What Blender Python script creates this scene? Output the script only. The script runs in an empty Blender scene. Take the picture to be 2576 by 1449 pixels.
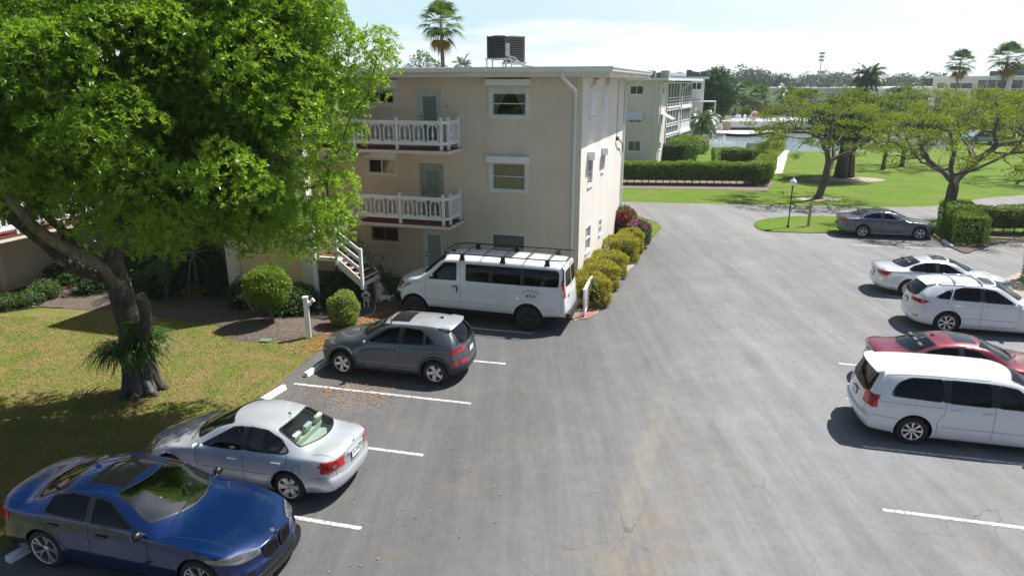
import bpy, bmesh, math, random
import numpy as np
from mathutils import Vector, Matrix
from mathutils.bvhtree import BVHTree
rad = math.radians
SC = bpy.context.scene
COL = SC.collection

# ------------------------------------------------------------------ camera
CAM_H = 8.0; PITCH = rad(16.7)
cd = bpy.data.cameras.new('camera'); cam = bpy.data.objects.new('camera', cd); COL.objects.link(cam)
cam.location = (0, 0, CAM_H); cam.rotation_euler = (rad(90) - PITCH, 0, 0)
cd.sensor_width = 36; cd.lens = 24; cd.clip_start = .1; cd.clip_end = 4000
SC.camera = cam
SC.render.resolution_x = 1024; SC.render.resolution_y = 575

# ------------------------------------------------------------------ light
SUN_AZ, SUN_EL = 60.0, 57.0
sd = Vector((math.sin(rad(SUN_AZ))*math.cos(rad(SUN_EL)), math.cos(rad(SUN_AZ))*math.cos(rad(SUN_EL)), math.sin(rad(SUN_EL))))
sl = bpy.data.lights.new('sun', 'SUN'); sl.energy = 5.0; sl.angle = rad(.53); sl.color = (1, .965, .91)
so = bpy.data.objects.new('sun', sl); COL.objects.link(so); so.location = (0, 0, 60)
so.rotation_euler = sd.to_track_quat('Z', 'Y').to_euler()
W = bpy.data.worlds.new('World'); SC.world = W; W.use_nodes = True
nt = W.node_tree; nt.nodes.clear()
def wn(t, **k):
    n = nt.nodes.new(t)
    for a, b in k.items(): setattr(n, a, b)
    return n
sky = wn('ShaderNodeTexSky', sky_type='NISHITA', sun_disc=False, sun_elevation=rad(SUN_EL), sun_rotation=rad(SUN_AZ), air_density=1.0, dust_density=1.4, ozone_density=1.0)
tc = wn('ShaderNodeTexCoord'); mp = wn('ShaderNodeMapping'); mp.inputs['Scale'].default_value = (1.0, 1.0, 7.0); mp.inputs['Location'].default_value = (.35, .1, .2)
nz = wn('ShaderNodeTexNoise'); nz.inputs['Scale'].default_value = 3.2; nz.inputs['Detail'].default_value = 7; nz.inputs['Roughness'].default_value = .52
rmp = wn('ShaderNodeMapRange'); rmp.inputs['From Min'].default_value = .46; rmp.inputs['From Max'].default_value = .60
sep = wn('ShaderNodeSeparateXYZ')
def mr(src, a, b, c=0, d=1):
    n = wn('ShaderNodeMapRange'); nt.links.new(src, n.inputs['Value'])
    for k_, v_ in zip(('From Min', 'From Max', 'To Min', 'To Max'), (a, b, c, d)): n.inputs[k_].default_value = v_
    return n.outputs['Result']
def mth(op, a, b, cl=False):
    n = wn('ShaderNodeMath', operation=op, use_clamp=cl); nt.links.new(a, n.inputs[0])
    if isinstance(b, (int, float)): n.inputs[1].default_value = b
    else: nt.links.new(b, n.inputs[1])
    return n.outputs[0]
L_ = nt.links.new
L_(tc.outputs['Generated'], mp.inputs['Vector']); L_(mp.outputs['Vector'], nz.inputs['Vector']); L_(nz.outputs['Fac'], rmp.inputs['Value'])
L_(tc.outputs['Generated'], sep.inputs['Vector'])
band = mth('MULTIPLY', mr(sep.outputs['Z'], .24, .11), mr(sep.outputs['Y'], -.15, .35, .3, 1))   # thin bright haze low over the land, on the sunward half
white = mth('ADD', mth('ADD', rmp.outputs['Result'], mr(sep.outputs['Z'], .075, .0, 0, .9)), mr(sep.outputs['X'], .0, .5, 0, .8), True)
pale = wn('ShaderNodeMixRGB'); pale.inputs['Color1'].default_value = (6.0, 7.9, 8.7, 1); pale.inputs['Color2'].default_value = (9.4, 9.8, 9.7, 1); L_(white, pale.inputs['Fac'])
mx = wn('ShaderNodeMixRGB'); L_(band, mx.inputs['Fac']); L_(sky.outputs['Color'], mx.inputs['Color1']); L_(pale.outputs['Color'], mx.inputs['Color2'])
bg = wn('ShaderNodeBackground'); bg.inputs['Strength'].default_value = .062
wo = wn('ShaderNodeOutputWorld'); L_(mx.outputs['Color'], bg.inputs['Color']); L_(bg.outputs['Background'], wo.inputs['Surface'])
SC.view_settings.view_transform = 'Standard'; SC.view_settings.look = 'None'
SC.view_settings.exposure = 0.86; SC.view_settings.gamma = 1

# ------------------------------------------------------------------ a point of the photograph (2576 px wide) on the plane z
FPX = 2576*24/36.
def G(u, v, z=0.0):
    x = (u-1288)/FPX; up = (724.5-v)/FPX
    d = (x, math.cos(PITCH)+up*math.sin(PITCH), -math.sin(PITCH)+up*math.cos(PITCH))
    t = (z-CAM_H)/d[2]
    return Vector((d[0]*t, d[1]*t, z))
def D(u, v, y):
    "point on the sight line of (u, v) at ground distance y"
    x = (u-1288)/FPX; up = (724.5-v)/FPX
    d = (x, math.cos(PITCH)+up*math.sin(PITCH), -math.sin(PITCH)+up*math.cos(PITCH))
    t = y/d[1]
    return Vector((d[0]*t, y, CAM_H+d[2]*t))

# ------------------------------------------------------------------ materials
def newmat(name):
    m = bpy.data.materials.new(name); m.use_nodes = True
    m.node_tree.nodes.clear(); return m
class NT:
    def __init__(s, m): s.t = m.node_tree
    def n(s, t, **k):
        n = s.t.nodes.new('ShaderNode'+t)
        for a, b in k.items():
            if a.startswith('i_'): n.inputs[a[2:].replace('_', ' ')].default_value = b
            else: setattr(n, a, b)
        return n
    def l(s, a, b): s.t.links.new(a, b)
def c4(c): return (c[0], c[1], c[2], 1) if len(c) == 3 else c
def noise(N, vec, scale, detail=4, rough=.55, dist=0):
    n = N.n('TexNoise'); n.inputs['Scale'].default_value = scale; n.inputs['Detail'].default_value = detail
    n.inputs['Roughness'].default_value = rough; n.inputs['Distortion'].default_value = dist
    if vec is not None: N.l(vec, n.inputs['Vector'])
    return n.outputs['Fac']
def ramp(N, fac, a, b, lo=0, hi=1):
    r = N.n('MapRange'); N.l(fac, r.inputs['Value'])
    for k, v in zip(('From Min', 'From Max', 'To Min', 'To Max'), (a, b, lo, hi)): r.inputs[k].default_value = v
    return r.outputs['Result']
def mixc(N, fac, a, b, mode='MIX'):
    m = N.n('MixRGB', blend_type=mode)
    for s, v in (('Fac', fac), ('Color1', a), ('Color2', b)):
        if isinstance(v, (int, float)): m.inputs[s].default_value = v
        elif isinstance(v, (tuple, list)): m.inputs[s].default_value = c4(v)
        else: N.l(v, m.inputs[s])
    return m.outputs['Color']
def coords(N, kind='Object', scale=(1, 1, 1), rotz=0):
    t = N.n('TexCoord'); m = N.n('Mapping'); m.inputs['Scale'].default_value = scale; m.inputs['Rotation'].default_value = (0, 0, rotz)
    if kind == 'World':
        g = N.n('NewGeometry'); N.l(g.outputs['Position'], m.inputs['Vector'])
    else: N.l(t.outputs[kind], m.inputs['Vector'])
    return m.outputs['Vector']
def bsdf(N, col, rough=.6, metal=0, spec=.5, bump=None, bstr=.3, bdist=.02, **k):
    p = N.n('BsdfPrincipled'); o = N.n('OutputMaterial')
    if isinstance(col, (tuple, list)): p.inputs['Base Color'].default_value = c4(col)
    else: N.l(col, p.inputs['Base Color'])
    if isinstance(rough, (int, float)): p.inputs['Roughness'].default_value = rough
    else: N.l(rough, p.inputs['Roughness'])
    p.inputs['Metallic'].default_value = metal; p.inputs['Specular IOR Level'].default_value = spec
    for a, b in k.items(): p.inputs[a.replace('_', ' ')].default_value = b
    if bump is not None:
        bn = N.n('Bump'); bn.inputs['Strength'].default_value = bstr; bn.inputs['Distance'].default_value = bdist
        N.l(bump, bn.inputs['Height']); N.l(bn.outputs['Normal'], p.inputs['Normal'])
    N.l(p.outputs['BSDF'], o.inputs['Surface']); return p
MATS = {}
def simple(name, col, rough=.6, var=.12, scale=6, metal=0, spec=.5, bstr=.15, bscale=40, kind='Object', **k):
    if name in MATS: return MATS[name]
    m = newmat(name); N = NT(m); v = coords(N, kind)
    f = noise(N, v, scale, 5)
    a = tuple(c*(1-var) for c in col[:3]); b = tuple(min(1, c*(1+var)) for c in col[:3])
    c = mixc(N, ramp(N, f, .3, .7), a, b)
    bsdf(N, c, rough, metal, spec, bump=noise(N, v, bscale, 3) if bstr else None, bstr=bstr, **k)
    MATS[name] = m; return m

# ------------------------------------------------------------------ mesh building
class MB:
    def __init__(s): s.v = []; s.f = []
    def add(s, vs, fs):
        b = len(s.v); s.v += [tuple(v) for v in vs]; s.f += [tuple(i+b for i in f) for f in fs]; return s
    def box(s, x0, x1, y0, y1, z0, z1, M=None):
        vs = [Vector((x, y, z)) for x in (x0, x1) for y in (y0, y1) for z in (z0, z1)]
        if M is not None: vs = [M @ v for v in vs]
        return s.add(vs, [(0, 1, 3, 2), (4, 6, 7, 5), (0, 4, 5, 1), (2, 3, 7, 6), (0, 2, 6, 4), (1, 5, 7, 3)])
    def bar(s, a, b, w, h, up=(0, 0, 1)):
        a = Vector(a); b = Vector(b); d = (b-a); L = d.length
        if L < 1e-6: return s
        d.normalize(); u = Vector(up)
        if abs(d.dot(u)) > .98: u = Vector((1, 0, 0))
        r = d.cross(u).normalized(); u = r.cross(d)
        M = Matrix((( r.x, u.x, d.x, a.x), (r.y, u.y, d.y, a.y), (r.z, u.z, d.z, a.z), (0, 0, 0, 1)))
        return s.box(-w/2, w/2, -h/2, h/2, 0, L, M)
    def prism(s, poly, z0, z1, M=None):
        n = len(poly)
        vs = [Vector((p[0], p[1], z0)) for p in poly]+[Vector((p[0], p[1], z1)) for p in poly]
        if M is not None: vs = [M @ v for v in vs]
        return s.add(vs, [tuple(range(n-1, -1, -1)), tuple(range(n, 2*n))]+[(i, (i+1) % n, n+(i+1) % n, n+i) for i in range(n)])
    def tube(s, pts, r, n=8, caps=True):
        pts = [Vector(p) for p in pts]; m = len(pts)
        rs = r if isinstance(r, (list, tuple)) else [r]*m
        b = len(s.v); pu = None
        for i, p in enumerate(pts):
            d = (pts[min(i+1, m-1)]-pts[max(i-1, 0)])
            if d.length < 1e-9: d = Vector((0, 0, 1))
            d.normalize()
            if pu is None:
                pu = Vector((0, 0, 1)) if abs(d.z) < .9 else Vector((1, 0, 0))
            rr = d.cross(pu)
            if rr.length < 1e-6: rr = d.orthogonal()
            rr.normalize(); pu = rr.cross(d).normalized()
            for k in range(n):
                a = 2*math.pi*k/n
                s.v.append(tuple(p+(rr*math.cos(a)+pu*math.sin(a))*rs[i]))
        for i in range(m-1):
            for k in range(n):
                s.f.append((b+i*n+k, b+i*n+(k+1) % n, b+(i+1)*n+(k+1) % n, b+(i+1)*n+k))
        if caps:
            s.f.append(tuple(b+k for k in range(n-1, -1, -1))); s.f.append(tuple(b+(m-1)*n+k for k in range(n)))
        return s
    def lathe(s, prof, n=24, M=None, close=False):
        "prof: list of (r, h) turned about local Z"
        b = len(s.v); m = len(prof)
        for (r, h) in prof:
            for k in range(n):
                a = 2*math.pi*k/n; v = Vector((r*math.cos(a), r*math.sin(a), h))
                s.v.append(tuple(M @ v if M is not None else v))
        for i in range(m-1 if not close else m):
            j = (i+1) % m
            for k in range(n):
                s.f.append((b+i*n+k, b+i*n+(k+1) % n, b+j*n+(k+1) % n, b+j*n+k))
        return s
    def sphere(s, c, r, n=14, m=9, sc=(1, 1, 1), M=None):
        prof = [(max(1e-4, r*math.sin(math.pi*i/m)), -r*math.cos(math.pi*i/m)) for i in range(m+1)]
        T = Matrix.Translation(Vector(c)) @ (M or Matrix()) @ Matrix.Diagonal((sc[0], sc[1], sc[2], 1))
        return s.lathe(prof, n, T)
    def build(s, name, mat=None, parent=None, smooth=False, bevel=0, flip=True):
        me = bpy.data.meshes.new(name); me.from_pydata([tuple(v) for v in s.v], [], s.f)
        if flip or bevel:
            bm = bmesh.new(); bm.from_mesh(me)
            if bevel:
                bmesh.ops.bevel(bm, geom=[e for e in bm.edges if len(e.link_faces) == 2 and e.calc_face_angle(0) > .6], offset=bevel, segments=2, profile=.6, affect='EDGES', clamp_overlap=True)
            bmesh.ops.recalc_face_normals(bm, faces=bm.faces); bm.to_mesh(me); bm.free()
        if smooth:
            me.polygons.foreach_set('use_smooth', [True]*len(me.polygons))
        o = bpy.data.objects.new(name, me); COL.objects.link(o)
        if mat: me.materials.append(mat)
        if parent is not None: o.parent = parent
        return o
def smooth_by_angle(o, ang=.6):
    me = o.data; me.polygons.foreach_set('use_smooth', [True]*len(me.polygons))
    try: me.set_sharp_from_angle(angle=ang)
    except Exception: pass
    return o
def tag(o, label, cat, group=None, kind=None):
    if label: o['label'] = label
    if cat: o['category'] = cat
    if group: o['group'] = group
    if kind: o['kind'] = kind
    return o
def thing(name, label, cat, loc=(0, 0, 0), rotz=0, group=None):
    o = bpy.data.objects.new(name, None); COL.objects.link(o); o.empty_display_size = .3
    o.location = loc; o.rotation_euler = (0, 0, rotz); return tag(o, label, cat, group)
def kids(o): return [c for c in bpy.data.objects if c.parent == o]
def copy_tree(o, loc=None, rotz=None, label=None, scale=None, parent=None):
    c = o.copy(); COL.objects.link(c); c.parent = parent
    for ch in kids(o):
        copy_tree(ch, parent=c)
    if loc is not None: c.location = loc
    if rotz is not None: c.rotation_euler = (0, 0, rotz)
    if scale is not None: c.scale = (scale,)*3 if isinstance(scale, (int, float)) else scale
    if label: c['label'] = label
    return c
def struct(o): o['kind'] = 'structure'; return o
def text_mesh(name, txt, size, mat, parent, loc, rot, extrude=.002, ax='CENTER'):
    cu = bpy.data.curves.new(name, 'FONT'); cu.body = txt; cu.size = size; cu.extrude = extrude; cu.align_x = ax; cu.align_y = 'CENTER'
    to = bpy.data.objects.new(name, cu); COL.objects.link(to)
    dg = bpy.context.evaluated_depsgraph_get(); me = bpy.data.meshes.new_from_object(to.evaluated_get(dg))
    bpy.data.objects.remove(to); o = bpy.data.objects.new(name, me); COL.objects.link(o)
    me.materials.clear(); me.materials.append(mat); o.parent = parent; o.location = loc; o.rotation_euler = rot; return o
def npmesh(name, verts, faces, mat, parent=None, attr=None):
    "verts (n,3), faces (m,k) arrays"
    me = bpy.data.meshes.new(name); k = faces.shape[1]
    me.vertices.add(len(verts)); me.vertices.foreach_set('co', verts.astype(np.float32).ravel())
    me.loops.add(faces.size); me.loops.foreach_set('vertex_index', faces.astype(np.int32).ravel())
    me.polygons.add(len(faces)); me.polygons.foreach_set('loop_start', np.arange(0, faces.size, k, dtype=np.int32))
    try: me.polygons.foreach_set('loop_total', np.full(len(faces), k, dtype=np.int32))
    except Exception: pass
    me.update(calc_edges=True); me.materials.append(mat)
    if attr is not None:
        a = me.attributes.new('tone', 'FLOAT', 'FACE'); a.data.foreach_set('value', attr.astype(np.float32))
    o = bpy.data.objects.new(name, me); COL.objects.link(o)
    if parent is not None: o.parent = parent
    return o
# ------------------------------------------------------------------ cars
def pch(pts):
    xs = np.array([p[0] for p in pts], float); ys = np.array([p[1] for p in pts], float)
    h = np.diff(xs); d = np.diff(ys)/h; m = np.zeros(len(xs))
    for i in range(1, len(xs)-1):
        if d[i-1]*d[i] > 0:
            w1 = 2*h[i]+h[i-1]; w2 = h[i]+2*h[i-1]; m[i] = (w1+w2)/(w1/d[i-1]+w2/d[i])
    m[0] = d[0]; m[-1] = d[-1]
    def f(x):
        x = np.clip(np.asarray(x, float), xs[0], xs[-1]); i = np.clip(np.searchsorted(xs, x)-1, 0, len(h)-1)
        t = (x-xs[i])/h[i]; a = 2*t**3-3*t**2+1; b = t**3-2*t**2+t; c = -2*t**3+3*t**2; e = t**3-t**2
        return a*ys[i]+b*h[i]*m[i]+c*ys[i+1]+e*h[i]*m[i+1]
    return f
def chaikin(p, n=2):
    for _ in range(n):
        q = []
        for i in range(len(p)):
            a = p[i]; b = p[(i+1) % len(p)]
            q += [(a[0]*.75+b[0]*.25, a[1]*.75+b[1]*.25), (a[0]*.25+b[0]*.75, a[1]*.25+b[1]*.75)]
        p = q
    return p
def rounded(p, r):
    out = []; n = len(p)
    for i in range(n):
        a = np.array(p[i-1], float); b = np.array(p[i], float); c = np.array(p[(i+1) % n], float)
        u = a-b; v = c-b; lu = np.linalg.norm(u); lv = np.linalg.norm(v); k = min(r, lu*.45, lv*.45)
        s = b+u/lu*k; e = b+v/lv*k
        for t in (0, .25, .5, .75, 1): out.append(tuple((1-t)**2*s+2*t*(1-t)*b+t*t*e))
    return out
def inpoly(P, poly):
    poly = np.array(poly); x, y = P[:, 0], P[:, 1]; c = np.zeros(len(P), bool); j = len(poly)-1
    for i in range(len(poly)):
        xi, yi = poly[i]; xj, yj = poly[j]
        k = ((yi > y) != (yj > y)) & (x < (xj-xi)*(y-yi)/((yj-yi) if abs(yj-yi) > 1e-12 else 1e-12)+xi)
        c ^= k; j = i
    return c
def nearest(P, poly):
    poly = np.array(poly); best = np.full(len(P), 1e9); out = P.copy()
    for i in range(len(poly)):
        a = poly[i]; b = poly[(i+1) % len(poly)]; d = b-a; L2 = (d**2).sum()
        if L2 < 1e-14: continue
        t = np.clip(((P-a) @ d)/L2, 0, 1); q = a+t[:, None]*d; r = ((P-q)**2).sum(1); k = r < best
        best[k] = r[k]; out[k] = q[k]
    return out
PROJ = {'side': (0, 2, 1), 'top': (0, 1, 2), 'end': (1, 2, 0)}
class Shell:
    def __init__(s, V, F): s.V = np.array(V, float); s.F = np.array(F, int)
    def normals(s):
        V, F = s.V, s.F; n = np.cross(V[F[:, 2]]-V[F[:, 0]], V[F[:, 3]]-V[F[:, 1]]); N = np.zeros_like(V)
        for k in range(4): np.add.at(N, F[:, k], n)
        return N/(np.linalg.norm(N, axis=1)[:, None]+1e-12)
    def snap(s, idx, poly, a, b, c, N):
        P = s.V[idx][:, [a, b]]; Q = nearest(P, poly); d = Q-P; n = N[idx]; nc = n[:, c]; nc = np.where(np.abs(nc) < .25, np.sign(nc+1e-9)*.25, nc)
        s.V[idx, a] = Q[:, 0]; s.V[idx, b] = Q[:, 1]; s.V[idx, c] -= (n[:, a]*d[:, 0]+n[:, b]*d[:, 1])/nc
    def sel(s, N, proj, sgn):
        a, b, c = PROJ[proj]
        m = N[:, c]*sgn > (.15 if proj != 'top' else .1)
        if proj == 'side': m &= s.V[:, 1]*sgn > .15
        if proj == 'end': m &= s.V[:, 0]*sgn > .3
        return m
    def hole(s, poly, proj, sgn):
        a, b, c = PROJ[proj]; N = s.normals(); m = s.sel(N, proj, sgn) & inpoly(s.V[:, [a, b]], poly)
        fi = m[s.F]; allin = fi.all(1); mixed = fi.any(1) & ~allin
        idx = np.unique(s.F[mixed][fi[mixed]]); s.F = s.F[~allin]
        if len(idx): s.snap(idx, poly, a, b, c, N)
    def patch(s, poly, proj, sgn, off=.002, sub=1):
        a, b, c = PROJ[proj]; N = s.normals(); pl = np.array(poly); mrg = .08
        m = s.sel(N, proj, sgn); P = s.V[:, [a, b]]
        near = m & (P[:, 0] > pl[:, 0].min()-mrg) & (P[:, 0] < pl[:, 0].max()+mrg) & (P[:, 1] > pl[:, 1].min()-mrg) & (P[:, 1] < pl[:, 1].max()+mrg)
        F = s.F[near[s.F].all(1)]; V = s.V
        if sub > 1 and len(F):
            nv = []; nf = []; key = {}
            def g(p):
                k = (round(p[0], 5), round(p[1], 5), round(p[2], 5))
                if k not in key: key[k] = len(nv); nv.append(p)
                return key[k]
            for f in F:
                q = [V[i] for i in f]
                G_ = [[g((q[0]*(1-i/sub)+q[1]*(i/sub))*(1-j/sub)+(q[3]*(1-i/sub)+q[2]*(i/sub))*(j/sub)) for j in range(sub+1)] for i in range(sub+1)]
                for i in range(sub):
                    for j in range(sub): nf.append((G_[i][j], G_[i+1][j], G_[i+1][j+1], G_[i][j+1]))
            t = Shell(nv, nf)
        else: t = Shell(V.copy(), F.copy())
        if not len(t.F): return t
        N = t.normals(); ins = inpoly(t.V[:, [a, b]], poly); fi = ins[t.F]; t.F = t.F[fi.any(1)]; fi = ins[t.F]
        if not len(t.F): return t
        idx = np.unique(t.F[~fi])
        if len(idx): t.snap(idx, poly, a, b, c, N)
        t.V = t.V+N*off; u = np.unique(t.F); mp_ = np.full(len(t.V), -1); mp_[u] = np.arange(len(u)); t.V = t.V[u]; t.F = mp_[t.F]
        return t
    def obj(s, name, mat, parent, smooth=True):
        if not len(s.F): return None
        o = npmesh(name, s.V, s.F, mat, parent)
        if smooth: o.data.polygons.foreach_set('use_smooth', [True]*len(o.data.polygons))
        return o
def merge(shells):
    V = []; F = []; b = 0
    for t in shells:
        if len(t.F): V.append(t.V); F.append(t.F+b); b += len(t.V)
    return Shell(np.concatenate(V), np.concatenate(F)) if V else Shell(np.zeros((0, 3)), np.zeros((0, 4), int))

def paint(name, col, metal=.5, rough=.32, flake=.1):
    if name in MATS: return MATS[name]
    m = newmat(name); N = NT(m); v = coords(N); f = noise(N, v, 380, 2); d = noise(N, v, 3, 5)
    c = mixc(N, ramp(N, f, .3, .7), tuple(x*(1-flake) for x in col), tuple(min(1, x*(1+flake)) for x in col))
    r = ramp(N, d, .3, .75, rough*.85, rough*1.25)
    bsdf(N, c, r, metal, .5, Coat_Weight=1.0, Coat_Roughness=.04); MATS[name] = m; return m
def glass(name, tint=(.55, .68, .66), alpha=.35, rough=.02, refl=1.0, base=.0):
    "alpha: share of the light held back by the pane's tint"
    if name in MATS: return MATS[name]
    m = newmat(name); N = NT(m); tr = N.n('BsdfTransparent'); tr.inputs['Color'].default_value = c4(tuple(t*(1-alpha) for t in tint))
    gl = N.n('BsdfGlossy'); gl.inputs['Roughness'].default_value = rough; gl.inputs['Color'].default_value = (1, 1, 1, 1)
    fr = N.n('Fresnel'); fr.inputs['IOR'].default_value = 1.55; mm = N.n('Math', operation='MULTIPLY_ADD'); mm.inputs[1].default_value = refl; mm.inputs[2].default_value = base
    N.l(fr.outputs[0], mm.inputs[0]); ms = N.n('MixShader'); o = N.n('OutputMaterial')
    N.l(mm.outputs[0], ms.inputs[0]); N.l(tr.outputs[0], ms.inputs[1]); N.l(gl.outputs[0], ms.inputs[2]); N.l(ms.outputs[0], o.inputs['Surface'])
    MATS[name] = m; return m
def car_mats():
    d = {}
    d['black'] = simple('black_trim', (.012, .012, .013), .35, .2); d['gloss'] = simple('black_gloss', (.008, .008, .009), .06, .1, bstr=0, Coat_Weight=1.0); d['plastic'] = simple('grey_plastic', (.045, .047, .05), .6, .15)
    d['tyre'] = simple('tyre_rubber', (.02, .02, .021), .85, .3, 14); d['alloy'] = simple('alloy', (.62, .63, .64), .25, .05, metal=.85, bstr=0)
    d['dark_alloy'] = simple('dark_alloy', (.05, .05, .052), .3, .1, metal=.7, bstr=0); d['hub'] = simple('brake_dust', (.05, .045, .04), .6, .3, metal=.4)
    d['chrome'] = simple('chrome', (.8, .8, .8), .08, .02, metal=1, bstr=0); d['seam'] = simple('seam', (.01, .01, .01), .8, .1, bstr=0)
    d['clear'] = glass('clear_glass', (.72, .88, .84), .12); d['tinted'] = glass('tinted_glass', (.35, .4, .42), .6, .02, .7); d['dark'] = glass('dark_glass', (.10, .11, .12), .6, .02, .6); d['screen'] = glass('windscreen_glass', (.6, .7, .7), .25, .02, 2.2, .10)
    d['red'] = simple('red_lens', (.55, .012, .018), .12, .1, 30, bstr=0, Coat_Weight=1.0); d['amber'] = simple('amber_lens', (.8, .22, .02), .15, .1, bstr=0, Coat_Weight=1.0)
    d['lens'] = simple('clear_lens', (.22, .23, .24), .10, .3, 9, bstr=0, Coat_Weight=1.0, metal=.5); d['plate'] = simple('plate_white', (.72, .74, .72), .4, .05, bstr=0)
    d['plate_ink'] = simple('plate_ink', (.03, .10, .07), .5, .1, bstr=0)
    d['cream'] = simple('cream_interior', (.5, .48, .41), .8, .06); d['grey_int'] = simple('grey_interior', (.10, .10, .10), .85, .15)
    d['black_int'] = simple('black_interior', (.025, .025, .027), .8, .2); return d
CM = car_mats()

def make_wheel(parent, x, y, sgn, r, rim, style, w=.21):
    "sgn: +1 when the outer face looks to +y"
    M = Matrix.Translation((x, y, r)) @ Matrix.Rotation(rad(-90)*sgn, 4, 'X')
    h = w/2
    hb = MB(); hb.lathe([(.001, -h+.06), (rim*.9, -h+.06), (rim*.9, .0), (rim*.86, .012), (.001, .012)], 28, M)
    wheel = hb.build('wheel', CM['hub'], parent, smooth=False)
    t = MB(); t.lathe([(rim, -h+.01), (rim+.02, -h), (r-.03, -h), (r-.008, -h+.02), (r, -h+.05), (r, h-.05), (r-.008, h-.02), (r-.03, h-.004), (rim+.025, h+.004), (rim+.004, h-.004), (rim-.004, h-.03), (rim-.01, 0)], 40, M)
    t.build('tyre', CM['tyre'], wheel, smooth=True)
    a = MB(); n = style.get('n', 7); tw = style.get('twin', 0); sw = style.get('w', .05); tp = style.get('taper', 1.25)
    a.lathe([(rim-.001, h-.006), (rim-.004, h+.001), (rim-.022, h-.004), (rim-.026, h-.05), (rim-.03, -.02)], 40, M)
    a.lathe([(.001, h-.022), (.045, h-.024), (.062, h-.032), (.066, .0)], 18, M)
    swirl = style.get('swirl', 0)
    for i in range(n):
        for q in ((-1, 1) if tw else (0,)):
            A0 = 2*math.pi*i/n; A1 = A0+q*tw+swirl
            steps = 4; prev = None
            for k in range(steps+1):
                t_ = k/steps; rr = .045+(rim-.022-.045)*t_; an = A0+(A1-A0)*t_**1.2; ww = sw*(1+(tp-1)*t_)*(.62 if tw else 1)
                zt = h-.026+.016*t_
                c, s_ = math.cos(an), math.sin(an)
                pts = [Vector((rr*c-o*s_, rr*s_+o*c, z)) for o, z in ((-ww/2, zt-.012), (-ww/2*.72, zt), (ww/2*.72, zt), (ww/2, zt-.012), (ww/2, zt-.035), (-ww/2, zt-.035))]
                cur = [M @ p for p in pts]
                if prev is not None:
                    b = len(a.v); a.v += [tuple(p) for p in prev+cur]; a.f += [(b+j, b+(j+1) % 6, b+6+(j+1) % 6, b+6+j) for j in range(6)]
                prev = cur
    rm = a.build('rim', CM[style.get('mat', 'alloy')], wheel, smooth=False); smooth_by_angle(rm, .5)
    return wheel

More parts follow.
